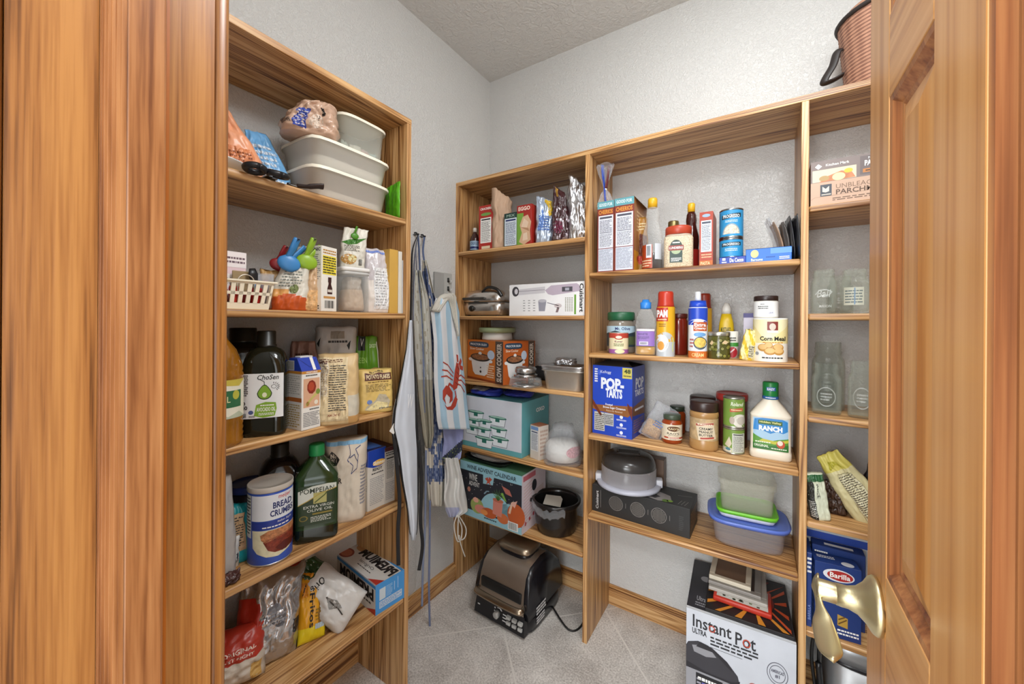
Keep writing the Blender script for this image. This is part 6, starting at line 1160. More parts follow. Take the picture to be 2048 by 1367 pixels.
P, r_ = cylp(1335, 1357, 'Y', 1.60, Z); h = hpx(P, 443); it = It('spice_jar', 'slim glass jar with a brass coloured lid behind the rice jar', 'jar', P); g = G(); g.lathe([(r_, 0), (r_, h * .82), (r_ * .85, h * .86)], mat('#b5a48c', .3), 24); it.part('jar', g); g = G(); g.lathe([(r_ * .98, h * .85), (r_, h * .87), (r_, h * .98), (r_ * .94, h)], mat('#8a7a50', .35, .8), 24); it.part('lid', g)
bx('pasta_carton', 'narrow orange red box with a white facts panel right of the rice jar', 'box', 1398, 1425, 425, 1.462, Z, .12, '#a3401f', lambda f, g, w, d, h: (f['front'].rect(0, 0, 1, 1, mat('#a5391f', .45), 0), f['front'].ell(.5, .93, .3, .03, mat('#8fa9c0'), 1), f['front'].facts(.12, .26, .9, .84, mat('#d3dbe6'), mat('#3a3f50'), 3, 1), f['front'].fine(.15, .14, .9, .23, 2, mat('#e0b28a'), 1), f['front'].rect(0, 0, 1, .10, mat('#b8601f'), 1), f['front'].text('PASTA', .1, .02, .8, .08, mat('#e8d0a0'), 2, .02)))
# two cans over the blue tin box
y_ = 1.49; bx('fish_tin_box', 'small navy blue box under the two soup cans', 'box', 1438, 1491, 515, 1.45, Z, .085, '#1f3fa0', lambda f, g, w, d, h: (f['front'].text('De Cecco', .4, .2, .92, .8, WH, 1, .03), f['front'].rect(.12, .5, .24, .85, WH, 1), f['front'].fine(.1, .1, .28, .4, 1, WH, 1), f['top'].rect(0, 0, 1, 1, mat('#16307f'), 1)))
P, r_ = cylp(1437, 1486, 'Y', 1.495, Z); P.z = Z + hpx(seat('Y', 1463, 1.45, Z), 515) + .0008; zc_ = zat(P, 479); zt_ = zat(P, 421)
for k_, (z0, z1, lb) in enumerate(((P.z, zc_, 'lower light blue soup can standing on the navy box'), (zc_ + .0006, zt_, 'upper light blue soup can with a bowl picture'))):
    it = It('soup_can', lb, 'can', Vector((P.x, P.y, z0)), faceang(P), 'light blue soup cans'); h = z1 - z0; g = G(); g.lathe([(r_ * .97, 0), (r_ * 1.0, .001), (r_ * 1.0, .004), (r_ * .975, .005), (r_ * .975, h - .005), (r_ * 1.0, h - .004), (r_ * 1.0, h - .001), (r_ * .97, h), (r_ * .94, h - .003)], mat('#a9adb0', .25, 1), 40); it.part('can', g)
    g = G(); k = cylface(g, r_ * .978, .006, h - .006, 30); LBL = mat('#2f8cc0', .4); k.rect(-.5, 0, 1.5, 1, LBL, 0); s_ = (0, 1) if k_ else (.0, 1.0)
    k.poly([(.12, .66), (.88, .72), (.88, .88), (.12, .82)] if k_ else [(.12, .60), (.88, .64), (.88, .86), (.12, .82)], mat('#22303a', .4), 1); k.text('PROGRESSO', .17, .70 if k_ else .66, .83, .83 if k_ else .80, mat('#dfe9ee'), 2, .02); k.fine(.25, .52 if k_ else .3, .75, .62 if k_ else .5, 2, mat('#cfe2ee'), 2)
    if k_: k.ell(.5, .08, .36, .40, mat('#8a9aa3', .4), 1, 24, 0, pi); k.ell(.5, .08, .32, .35, mat('#d6cbb8', .5, 0, '', 0, 60, .35, 160), 2, 24, 0, pi)
    it.part('label', g)
bx('fish_tin_box', 'wide flat light blue box right of the soup cans', 'box', 1491, 1583, 499, 1.452, Z, .11, '#2f6fc9', lambda f, g, w, d, h: (f['front'].rect(.55, .55, 1, .95, mat('#5f95dd', .45), 1), f['front'].ell(.2, .62, .09, .3, mat('#d9c98a'), 2), f['front'].text('Barnums', .12, .08, .38, .28, mat('#dfe6c8'), 2, .02), f['front'].fine(.74, .1, .95, .34, 2, WH, 2), f['front'].fine(.45, .25, .65, .4, 1, mat('#1d4a9a'), 2), f['top'].rect(0, 0, 1, 1, mat('#1d2f55', .4), 1)))
for k, (x0, x1, yt, yy, c_, ln, nm, lb) in enumerate(((1583, 1594, 437, 1.60, CLEARB, -.030, 'spice_packet', 'clear packet at the left of the leaning packets by the right divider'), (1588, 1597, 446, 1.57, mat('#b08f74', .4), -.026, 'spice_packet', 'kraft brown packet among the leaning packets by the right divider'), (1593, 1599, 447, 1.53, mat('#5a5450', .35), -.016, 'spice_packet', 'grey packet among the leaning packets by the right divider'), (1596, 1600, 436, 1.50, mat('#201f24', .3), -.012, 'spice_packet', 'black packet second from the right divider'), (1599, 1602, 433, 1.47, mat('#17171c', .3), -.006, 'spice_packet', 'black packet leaning on the right divider'))):
    P = seat('Y', (x0 + x1) / 2, yy, Z); P.x = min(P.x, X2 - .006 - .011 * (4 - k)); bag(nm, lb, 'packet', P, .09, hpx(P, yt), .008, c_, -pi / 2 + .1, None, 'leaning spice packets', (.0, 0, 0), None, None, 12, 12, form='pillow', seed=93 + k, wr=.002, bend=ln * 1.2)
# ================================================================ middle bay, second shelf
Z = BV[2]
GREEN_LID = mat('#1f5a3a', .4)
P, r_ = cylp(1214, 1271, 'Y', 1.53, Z); h = hpx(P, 624); it = It('pickle_jar', 'wide jar with a dark green lid behind the small cream can', 'jar', P, faceang(P)); g = G(); g.lathe([(r_ * .93, 0), (r_, .006), (r_, h * .62), (r_ * .9, h * .74), (r_ * .86, h * .80)], mat('#7d7468', .15), 40); it.part('jar', g)
g = G(); g.lathe([(r_ * .93, h * .80), (r_ * .96, h * .81), (r_ * .96, h * .97), (r_ * .9, h), (r_ * .5, h)], GREEN_LID, 36); it.part('lid', g, None, 'dark green lid')
g = G(); k = cylface(g, r_ + .0004, h * .16, h * .66, 24); k.rect(-.2, 0, 1.2, 1, mat('#2c3a44', .45), 0); k.poly([(-.2, .55), (.3, .78), (.7, .62), (1.2, .80), (1.2, 1), (-.2, 1)], mat('#a9c2d0', .45), 1); k.text('Mt. Olive', .3, .80, .8, .95, NAVY, 2, .02); k.rect(.75, .1, 1, .5, mat('#4d5a3a', .45), 1); it.part('label', g)
P, r_ = cylp(1219, 1257, 'Y', 1.474, Z); h = hpx(P, 664); it = It('soup_can', 'small cream and red can in front of the green lidded jar', 'can', P, faceang(P)); g = G(); g.lathe([(r_ * .97, 0), (r_, .002), (r_, h - .002), (r_ * .97, h), (r_ * .93, h - .002)], mat('#c9c4b8', .35, .5), 36); it.part('can', g)
g = G(); k = cylface(g, r_ + .0004, .003, h - .003, 24); k.rect(-.4, 0, 1.4, 1, mat('#e3d6b0', .5), 0); k.rect(-.4, .76, 1.4, 1, mat('#b3402f', .45), 1); k.ell(.5, .78, .22, .10, mat('#b3402f'), 2); k.ell(.5, .80, .16, .07, mat('#e9ddc4'), 3); k.text('Kuner', .3, .54, .7, .64, mat('#6a2f3f'), 2, .02); k.fine(.25, .34, .75, .50, 2, mat('#5c6a3a'), 2); k.rect(-.4, .0, 1.4, .20, mat('#9a5a9a', .45), 1); k.ell(.55, .1, .25, .1, mat('#e0d6a8'), 2); it.part('label', g)
P, r_ = cylp(1271, 1312, 'Y', 1.475, Z); h = hpx(P, 599); it = It('vinegar_bottle', 'clear bottle with a sky blue cap and a purple label', 'bottle', P, faceang(P)); g = G(); pr = [(r_ * .92, 0), (r_, .004), (r_ * 1.0, h * .42), (r_ * .95, h * .46), (r_ * .98, h * .55), (r_ * .92, h * .66), (r_ * .6, h * .80), (r_ * .42, h * .84)]; g.loft([(z_, r, r * .9, 4) for r, z_ in pr], CLEAR, 40); it.part('bottle', g)
g = G(); g.loft([(.003, r_ * .9, r_ * .8, 4), (.006, r_ * .95, r_ * .85, 4), (h * .155, r_ * .95, r_ * .85, 4)], mat('#b98a3a', .2), 36); it.part('contents', g); g = G(); g.lathe([(r_ * .50, h * .83), (r_ * .54, h * .85), (r_ * .54, h * .95), (r_ * .4, h * .955), (r_ * .3, h)], mat('#2f7fd0', .35), 24); it.part('cap', g, None, 'sky blue cap')
g = G(); k = sface(g, r_ + .0006, r_ * .9 + .0006, 4, h * .17, h * .43, -1.0, 1.0); k.rect(0, 0, 1, 1, mat('#8a67b0', .45), 0); k.rect(.2, .06, .62, .30, mat('#d3cfe0'), 1); k.bars(.25, .1, .58, .26, BK, 2); k.text('WHITE', .12, .74, .6, .88, mat('#3d2a5c'), 1, .01); k.fine(.12, .45, .66, .66, 3, mat('#4d3a6c'), 1); k.rect(.0, 1.02, 1, 1.16, mat('#d9d0d4', .45), 0); it.part('label', g)
def spray(name, label, px0, px1, ytop, y, capc, bodyc, draw, nozzle=None):
    P, r_ = cylp(px0, px1, 'Y', y, Z); h = hpx(P, ytop); it = It(name, label, 'can', P, faceang(P)); g = G()
    g.lathe([(r_ * .96, 0), (r_, .003), (r_, h * .74), (r_ * .985, h * .76)], mat(bodyc, .3), 40); it.part('can', g)
    g = G(); g.lathe([(r_ * .96, h * .755), (r_ * .90, h * .80), (r_ * .84, h * .86), (r_ * .84, h * (.97 if not nozzle else .84)), (r_ * .74, h * (1.0 if not nozzle else .86)), (r_ * .4, h * (1.0 if not nozzle else .862))], mat(capc, .3), 40); it.part('cap', g)
    if nozzle: g = G(); g.rings([[(r * (1 + .10 * (j % 2)) * cos(2 * pi * j / 16), r * (1 + .10 * (j % 2)) * sin(2 * pi * j / 16), z_) for j in range(16)] for r, z_ in ((r_ * .36, h * .85), (r_ * .32, h * .90), (r_ * .30, h * .99), (r_ * .24, h))], mat(nozzle, .35)); it.part('nozzle', g)
    g = G(); draw(cylface(g, r_ + .0004, 0, h * .75, 26)); it.part('label', g); return it
def d_(k):
    k.rect(-.3, .0, 1.3, 1.0, mat('#d9a41e', .35), 0); k.rect(-.3, 0, 1.3, .30, mat('#b5b9bd', .35), 1); k.ell(.48, .30, .46, .20, mat('#b5b9bd', .35), 1); k.poly([(.0, .72), (.62, .72), (.62, 1.0), (.0, 1.0)], mat('#b3321f', .35), 2); k.text('PAM', .04, .80, .60, .95, WH, 3, .05); k.fine(.1, .73, .55, .78, 1, mat('#e8c8a0'), 3); k.fine(.15, .60, .5, .68, 2, mat('#8a5a1c'), 2); k.ell(.28, .27, .38, .18, mat('#dfe2e3', .35), 2); k.ell(.26, .22, .18, .09, mat('#d99a4a', .3), 3); k.line([(.88, .1), (.85, .2), (.9, .3), (.86, .38)], .05, mat('#c9cf8a'), 3)
spray('cooking_spray', 'yellow cooking spray can with a red cap and an egg picture', 1313, 1350, 583, 1.47, '#b3321f', '#d9a41e', d_)
spray('cooking_spray', 'second red capped yellow spray can behind the blue whipped cream can', 1393, 1424, 587, 1.60, '#8f2f1f', '#d0a02a', lambda k: k.rect(-.3, 0, 1.3, 1, mat('#cf9f2a', .35), 0))
def d_(k):
    BL = mat('#2247b8', .35); k.rect(-.4, .66, 1.4, 1, BL, 0); k.rect(-.4, 0, 1.4, .66, mat('#dcdfe4', .35), 0); k.ell(.5, .66, .55, .12, mat('#dcdfe4', .35), 1, 24, 0, pi); k.rect(.28, .54, .95, .72, mat('#b8562a', .4), 2); k.text('Extra', .32, .63, .9, .70, WH, 3, .02); k.text('Creamy', .32, .56, .9, .62, WH, 3, .02); k.ell(.6, .47, .3, .045, mat('#6f9fd0'), 2); k.ell(.62, .30, .34, .13, mat('#4a5560', .4), 2); k.ell(.62, .31, .29, .10, mat('#d9b85a', .5, 0, '', 0, 60, .3, 120), 3); k.rect(-.4, 0, 1.4, .14, mat('#c9692a', .4), 1); k.fine(.1, .2, .3, .4, 3, mat('#a83a2a'), 2); k.text('CREAM', .2, .03, .8, .10, mat('#e8c88a'), 2, .02)
spray('whipped_cream_can', 'blue and white whipped cream can with a clear fluted nozzle', 1377, 1415, 583, 1.47, '#2247b8', '#dcdfe4', d_, '#c9ccd0')
P, r_ = cylp(1340, 1376, 'Y', 1.57, Z); h = hpx(P, 627); it = It('sauce_jar', 'dark red jar of sauce behind the yellow spray can', 'jar', P); g = G(); g.lathe([(r_ * .95, 0), (r_, .005), (r_, h * .82), (r_ * .9, h * .86), (r_ * .88, h * .90)], mat('#6d1f14', .15), 36); it.part('jar', g); g = G(); g.lathe([(r_ * .94, h * .89), (r_ * .96, h * .9), (r_ * .96, h * .99), (r_ * .9, h)], mat('#4a1410', .35), 36); it.part('lid', g)
P, r_ = cylp(1416, 1461, 'Y', 1.478, Z); h = hpx(P, 663); it = It('olive_jar', 'short glass jar of sliced green pickles with a silver lid', 'jar', P, faceang(P)); g = G(); g.lathe([(r_ * .94, 0), (r_, .005), (r_, h * .78), (r_ * .95, h * .83), (r_ * .93, h * .86)], mat('#4f4d22', .12, 0, '', .15, 40), 40); it.part('jar', g); g = G(); g.lathe([(r_ * .98, h * .85), (r_ * 1.0, h * .86), (r_ * 1.0, h * .98), (r_ * .95, h), (r_ * .5, h)], mat('#b9b5aa', .3, .9), 40); it.part('lid', g)
g = G(); k = cylface(g, r_ + .0002, .004, h * .76, 20); rn = random.Random(6); 
for _ in range(22): u, v = rn.uniform(.04, .96), rn.uniform(.08, .92); k.ell(u, v, .09, .10, mat('#3a3a18', .2), 1, 14); k.ell(u, v, .065, .075, mat(rn.choice(['#7d7a35', '#6a6a2c', '#8a8650']), .2), 2, 14)
k.poly([(.1, .72), (.2, .64), (.27, .8), (.2, .9)], mat('#c9b08a', .3), 3); k.poly([(.62, .76), (.8, .70), (.9, .82), (.75, .92)], mat('#c9b08a', .3), 3); it.part('slices', g)
P, r_ = cylp(1437, 1469, 'Y', 1.60, Z); h = hpx(P, 606); it = It('mustard_bottle', 'yellow squeeze bottle with a white nozzle at the back of the second shelf', 'bottle', P, faceang(P)); g = G(); g.loft([(0, r_ * .95, r_ * .7, 3), (h * .4, r_, r_ * .75, 3), (h * .62, r_ * .9, r_ * .7, 3), (h * .80, r_ * .62, r_ * .58, 2)], mat('#d0ae1e', .35), 32); it.part('bottle', g); g = G(); g.lathe([(r_ * .62, h * .80), (r_ * .6, h * .90), (r_ * .3, h), (r_ * .15, h)], mat('#d9d6ce', .35), 24); it.part('nozzle', g)
g = G(); k = sface(g, r_ * .97, r_ * .73, 3, h * .42, h * .60, -1, 1); k.text('MUSTARD', .1, .2, .8, .7, mat('#4a4a1a'), 0, .03); it.part('label', g)
P, r_ = cylp(1452, 1477, 'Y', 1.535, Z); h = hpx(P, 662); it = It('ketchup_can', 'small can with a green band and tomato picture behind the pickle jar', 'can', P, faceang(P)); g = G(); g.lathe([(r_, 0), (r_, h)], mat('#d3d0c4', .4), 32); it.part('can', g); g = G(); k = cylface(g, r_ + .0004, 0, h, 20); k.rect(-.3, .44, 1.3, .58, mat('#3f8a35', .4), 1); k.ell(.55, .22, .36, .20, mat('#a3232c', .4), 1); k.line([(.35, .2), (.7, .35)], .06, mat('#e0c0c0'), 2); k.fine(.3, .62, .8, .8, 2, BK, 1); it.part('label', g)
P = seat('Y', 1494, 1.475, Z); bag('snack_packet', 'crumpled yellow packet in front of the corn meal can', 'packet', P, wpx(P, 32), hpx(P, 658), .035, mat('#dfd08a', .3), None, lambda k: (k.rect(.55, .1, .9, .5, mat('#c9c2a8'), 2), k.fine(.58, .12, .88, .48, 5, BK, 3)), None, (0, .12, 0), lambda u, v: mat('#d9b93a', .3) if (u + v) % .6 < .25 else mat('#e3d79a', .3), None, form='pouch', seed=101, wr=.007, k=6, top=.7)
bx('tea_carton', 'white box with a purple top behind the corn meal can', 'box', 1487, 1530, 626, 1.60, Z, .06, '#c9c3d2', lambda f, g, w, d, h: (f['front'].rect(0, .90, 1, 1, mat('#3d3478', .45), 1),))
P, r_ = cylp(1506, 1575, 'Y', 1.492, Z); h = hpx(P - Vector((0, r_ * .2, 0)), 636); it = It('corn_meal_can', 'cream canister of corn meal with a biscuit picture', 'canister', P, faceang(P)); g = G(); g.lathe([(r_ * .97, 0), (r_, .003), (r_, h - .008), (r_ * .98, h - .006)], mat('#e6dfc4', .45), 48); it.part('can', g); g = G(); g.lathe([(r_ * .99, h - .009), (r_ * 1.015, h - .007), (r_ * 1.015, h - .001), (r_ * .98, h), (r_ * .5, h)], mat('#e9e6da', .4), 48); it.part('lid', g)
g = G(); k = cylface(g, r_ + .0004, 0, h, 36); k.rect(-.4, .42, 1.4, .97, mat('#e5d79a', .45), 0); k.rect(-.4, 0, 1.4, .42, mat('#e8e4da', .45), 0); k.poly([(-.1, .97), (.3, .55), (.5, .5), (.9, .75), (1.1, .97)], mat('#ece3b8', .45), 1); k.rect(.42, .66, .72, .92, mat('#7d2f26', .45), 2); k.ell(.57, .80, .09, .08, mat('#cfc0b0', .45), 3); k.rect(.42, .66, .72, .72, mat('#e6dfd4'), 4); k.text('Corn Meal', .22, .48, .92, .58, BK, 3, .03); k.fine(.3, .42, .85, .46, 1, mat('#c9862c'), 3)
for u, v, a_ in ((.30, .32, .14), (.46, .37, .12), (.72, .33, .15), (.50, .24, .17), (.74, .24, .14)): k.ell(u, v, a_, .085, mat('#b8863f', .5), 4, 18); k.ell(u, v + .015, a_ * .8, .06, mat('#d9b274', .5), 5, 18)
k.fine(.28, .06, .85, .12, 1, TXT, 3); k.ell(.14, .18, .05, .04, mat('#8a8f96'), 3); it.part('label', g)
Pt = P + Vector((-.012, .0, h + .0006)); r2 = wpx(P, 25); h2 = hpx(Pt, 592); it = It('jam_jar', 'small white labelled jar with a dark brown lid on top of the corn meal can', 'jar', Pt, faceang(P)); g = G(); g.lathe([(r2 * .96, 0), (r2, .003), (r2, h2 * .74), (r2 * .95, h2 * .78)], mat('#d3cfc8', .35), 36); it.part('jar', g); g = G(); g.lathe([(r2 * .97, h2 * .77), (r2 * 1.0, h2 * .79), (r2 * 1.0, h2 * .97), (r2 * .95, h2), (r2 * .5, h2)], mat('#2c1d1a', .35), 36); it.part('lid', g); g = G(); k = cylface(g, r2 + .0004, h2 * .06, h2 * .72, 24); k.rect(-.3, 0, 1.3, 1, mat('#e2e2e0', .5), 0); k.fine(.2, .5, .6, .75, 2, TXT, 1); k.text('JAM', .62, .15, .78, .32, mat('#4a4a8a'), 1); k.fine(.3, .8, .45, .9, 1, TXT, 1); it.part('label', g)
# ================================================================ middle bay, third shelf
Z = BV[3]
L_, M_, R_ = onZ(1185, 864, Z), onZ(1264, 879, Z), onZ(1283, 861, Z); PB = mat('#1f44b5', .4); h = hpx(M_, 735)
def d_(f, g, w, d, h):
    k = f['front']; k.rect(0, 0, 1, 1, PB, 0); BRN = mat('#8a5528', .45); WPT = mat('#dfe4ee', .45)
    k.text('Kellogg', .20, .88, .48, .93, WPT, 2, 0, .2); k.ell(.18, .90, .05, .04, mat('#3a5fd0'), 1); k.rect(.76, .84, .99, .99, mat('#c9bd5a', .45), 2); k.text('48', .80, .91, .96, .97, mat('#2a3f1f'), 3, .03); k.fine(.79, .86, .97, .89, 1, TXT, 3)
    k.text('POP-', .22, .66, .80, .83, WPT, 2, .05); k.text('TARTS', .34, .545, .76, .68, WPT, 2, .05); k.fine(.05, .75, .13, .96, 6, WPT, 2, 3, .6, .6)
    k.poly([(0, .42), (1, .46), (1, .36), (.9, .30), (.12, .34), (0, .36)], BRN, 2); k.poly([(.0, .50), (.05, .46), (.26, .28), (.20, .27), (.0, .42)], mat('#6a2f18', .4), 3); k.poly([(.88, .50), (1, .42), (1, .26), (.9, .40)], mat('#6a2f18', .4), 3); k.text('Frosted', .34, .43, .52, .46, WPT, 3, .02); k.text('Brown Sugar Cinnamon', .28, .38, .84, .42, WPT, 3, .02); k.text('Naturally flavored', .36, .34, .76, .37, mat('#d9c8b0'), 3)
    k.rect(.05, .05, .32, .32, mat('#b9b8b2', .5), 2); k.rect(.30, .14, .55, .32, mat('#b3b4b4', .5), 2); k.fine(.07, .06, .30, .30, 9, TXT, 3, 4, .4, .3); k.fine(.33, .16, .53, .30, 6, TXT, 3)
    for v in (.27, .16, .05): k.ell(.74, v + .02, .04, .025, WPT, 2, 14); k.fine(.62, v - .035, .86, v - .01, 2, WPT, 2)
    k = f['right']; k.rect(0, 0, 1, 1, mat('#1a3aa0', .4), 0); k.text('POP', .25, .68, .9, .84, WPT, 1, .04); k.text('TARTS', .2, .58, .9, .67, WPT, 1, .03); k.poly([(0, .44), (1, .50), (1, .28), (0, .32)], mat('#6a4326', .45), 1); k.fine(.2, .36, .9, .42, 1, WPT, 2); k.fine(.1, .06, .9, .26, 6, mat('#8a6a4a'), 1)
    # opened flaps
    BR_ = mat('#3a3836', .5); g.add([(0, 0, h), (w, 0, h), (w * .75, d * .45, h + .016), (w * .2, d * .5, h + .018)], [[0, 1, 2, 3]], BR_); g.add([(0, d, h), (w, d, h), (w * .8, d * .5, h + .016), (w * .2, d * .45, h + .018)], [[0, 1, 2, 3]], BR_); f['top'].rect(.02, .02, .98, .98, mat('#22252c', .6), 1)
carton('pastry_box', 'big blue toaster pastry box at the left of the third shelf', 'box', M_ + (L_ - M_) * 1.0, M_, max(.085, (R_ - M_).length), h, PB, d_)
P = onZ(1286, 878, Z); P += Vector((P.x, P.y, 0)).normalized() * .03; P.x += .02
bag('cereal_bag', 'clear blue tinted bag of cereal leaning against the blue pastry box', 'bag', P, .085, .145, .06, CLEARB, None, lambda k: (k.fine(.3, .40, .8, .58, 3, mat('#5f7fb8'), 2),), None, (0, .50, 0), None, None, form='pillow', seed=105, wr=.008, k=4)
bag('oat_heap', 'tan oats in the bottom of the blue tinted bag', 'oats', P + Vector((.004, 0.002, .008)), .068, .062, .042, mat('#b08d62', .7, 0, '', .6, 200, .4, 200), None, None, None, (0, .42, 0), None, None, 14, 14, form='pillow', seed=106, wr=.003)
def saucejar(px0, px1, ybot, ytop, label, full=True, lidc='#3f4a3a'):
    P, r_ = cyl(px0, px1, ybot, Z); h = hpx(P, ytop); it = It('sauce_jar', label, 'jar', P, faceang(P), 'red sauce jars'); g = G(); g.lathe([(r_ * .9, 0), (r_, .006), (r_, h * .70), (r_ * .93, h * .76), (r_ * .82, h * .80), (r_ * .80, h * .84)], mat('#8f3a14', .15), 36); it.part('jar', g)
    g = G(); g.lathe([(r_ * .84, h * .83), (r_ * .87, h * .84), (r_ * .87, h * .98), (r_ * .82, h), (r_ * .5, h)], mat(lidc, .4, 0, '', 0, 60, .2, 80), 36); it.part('lid', g)
    if full:
        g = G(); k = cylface(g, r_ + .0004, h * .14, h * .68, 26); k.rect(-.1, 0, 1.05, 1, mat('#d9cdb4', .5), 0); k.ell(.58, .74, .30, .17, mat('#5c3a1d', .45), 1); k.text("RAO'S", .34, .68, .80, .80, mat('#e0d0a8'), 2, .02); k.text("RAO'S", .28, .36, .84, .50, BK, 2, .01); k.fine(.32, .28, .8, .33, 1, TXT, 2); k.rect(.14, .10, 1.02, .20, mat('#a8442c', .45), 1); k.text('MARINARA', .34, .12, .84, .18, WH, 2, .01); k.fine(.4, .02, .7, .07, 1, TXT, 2); it.part('label', g)
    return it
saucejar(1323, 1364, 888, 827, 'front jar of red sauce with a cream label on the third shelf')
P = onZ(1352, 870, Z); saucejar(1337, 1371, 868, 811, 'second red sauce jar behind and right of the front one', False, '#2f3a2c')
def pbjar(px0, px1, ybot, ytop, label, full=True):
    P, r_ = cyl(px0, px1, ybot, Z); h = hpx(P, ytop); it = It('peanut_butter_jar', label, 'jar', P, faceang(P), 'peanut butter jars'); PBC = mat('#a8804f', .25); g = G(); g.lathe([(r_ * .92, 0), (r_, .008), (r_, h * .20), (r_ * .965, h * .22), (r_ * .965, h * .68), (r_, h * .70), (r_, h * .74), (r_ * .96, h * .80)], PBC, 40); it.part('jar', g)
    g = G(); g.lathe([(r_ * .96, h * .80), (r_ * .985, h * .81), (r_ * .985, h * .97), (r_ * .93, h), (r_ * .5, h)], mat('#33211c', .35), 40); it.part('lid', g)
    if full:
        g = G(); k = cylface(g, r_ * .966 + .0004, h * .22, h * .67, 30); k.rect(-.3, 0, 1.3, 1, mat('#b59a72', .5, 0, '', 0, 60, .25, 60), 0); k.poly([(.22, .78), (.82, .86), (.90, .10), (.32, .0)], mat('#d8c8ac', .5), 1); k.poly([(.24, .66), (.82, .74), (.82, .84), (.23, .76)], mat('#a8443a', .45), 2); k.fine(.28, .68, .78, .8, 1, mat('#e0d0b8'), 3)
        for j, t in enumerate(('CREAMY', 'PEANUT', 'BUTTER')): k.text(t, .34, .50 - .15 * j, .80, .61 - .15 * j, BK, 3, .02)
        k.poly([(.38, .06), (.84, .12), (.84, .20), (.38, .14)], mat('#a8443a', .45), 2); it.part('label', g)
pbjar(1378, 1437, 903, 801, 'front jar of peanut butter with a cream label')
pbjar(1378, 1431, 882, 791, 'second brown lidded peanut butter jar right behind the front one', False)
# two stacked green cans
P, r_ = cyl(1445, 1489, 909, Z); zm = zat(P, 852); zt = zat(P, 792); GRN = mat('#6f8c3a', .45)
for k_, (z0, z1, lb) in enumerate(((Z, zm, 'lower green broth can with the facts panel turned forward'), (zm + .0006, zt, 'upper green coconut milk can stacked on the lower one'))):
    it = It('soup_can', lb, 'can', Vector((P.x, P.y, z0)), faceang(P), 'stacked green cans'); h = z1 - z0; g = G(); g.lathe([(r_ * .96, 0), (r_ * 1.0, .001), (r_ * 1.0, .004), (r_ * .975, .005), (r_ * .975, h - .005), (r_ * 1.0, h - .004), (r_ * 1.0, h - .001), (r_ * .96, h), (r_ * .9, h - .003)], mat('#b5b3a8', .3, .9), 36); it.part('can', g)
    g = G(); k = cylface(g, r_ * .978, .006, h - .006, 26); k.rect(-.5, 0, 1.5, 1, GRN, 0)
    if k_: k.text('Roland', .36, .76, .92, .90, mat('#e0e3d0'), 2, .01, .2); k.poly([(.32, .52), (.9, .58), (.9, .70), (.32, .64)], mat('#b5573a', .4), 1); k.fine(.38, .58, .84, .64, 1, mat('#e3d6a8'), 2); k.ell(.78, .22, .34, .24, mat('#d0cbbf', .45), 1); k.ell(.84, .22, .2, .15, mat('#b5aea2', .45), 2); k.ell(.42, .22, .12, .14, mat('#a89a8c', .45), 2)
    else: k.facts(.44, .02, .98, .86, mat('#c9cbbf', .5), TXT, 5, 1); k.poly([(.1, .3), (.3, .2), (.42, .4), (.3, .7)], mat('#c9bfa8', .45), 1); k.rect(-.2, 0, .42, .2, mat('#c9c4b0', .45), 1); k.ell(.25, .14, .12, .06, mat('#4a7a8a'), 2)
    it.part('label', g)
P, r_ = cylp(1434, 1496, 'Y', 1.615, Z); h = hpx(P, 785); it = It('nut_canister', 'dark canister with a red rimmed lid behind the green cans', 'canister', P); g = G(); g.lathe([(r_, 0), (r_, h * .88)], mat('#5c2a24', .3), 36); it.part('can', g); g = G(); g.lathe([(r_ * 1.03, h * .87), (r_ * 1.04, h * .89), (r_ * 1.04, h * .98), (r_, h), (r_ * .9, h - .004), (r_ * .5, h - .004)], mat('#a3322a', .35), 36); it.part('lid', g, None, 'red lid')
# ranch bottle
P, r_ = cyl(1497, 1583, 924, Z); h = hpx(P, 763); a, b = r_ * .98, r_ * .62; WB_ = mat('#ded4c2', .3); it = It('dressing_bottle', 'large white dressing bottle with a green cap at the right of the third shelf', 'bottle', P, faceang(P) + .02); g = G()
g.loft([(0, a * .93, b * .9, 5), (.006, a, b, 5), (h * .10, a, b, 5), (h * .115, a * .965, b * .97, 5), (h * .55, a * .965, b * .97, 5), (h * .57, a * .99, b, 5), (h * .58, a * .97, b * .98, 4.5), (h * .68, a * .66, b * .78, 3.4), (h * .76, a * .38, b * .55, 2.4), (h * .79, a * .34, a * .34, 2)], WB_, 52); it.part('bottle', g)
g = G(); g.lathe([(a * .37, h * .775), (a * .385, h * .78), (a * .385, h * .99), (a * .34, h)], mat('#1f7a3a', .35), 32); k = cylface(g, a * .385 + .0003, h * .78, h, 16); k.rect(-.5, 0, 1.5, .17, mat('#2f5fa0', .4), 1); k.fine(.2, .04, .8, .13, 1, WH, 2); k.rect(.25, .50, .80, .72, mat('#2f5fa0', .4), 1); k.text('EASY', .3, .53, .75, .68, WH, 2, .02); it.part('cap', g, None, 'green cap')
g = G(); k = sface(g, a * .965 + .0006, b * .97 + .0006, 5, h * .13, h * .54, -.93, .93); k.rect(0, 0, 1, 1, mat('#9fbfd6', .45), 0); BLR = mat('#2f7fbf', .4); k.poly([(.0, .60), (.06, .95), (.3, 1.0), (.8, 1.0), (.97, .93), (.97, .64), (.82, .56), (.66, .60), (.5, .52), (.3, .60)], BLR, 1)
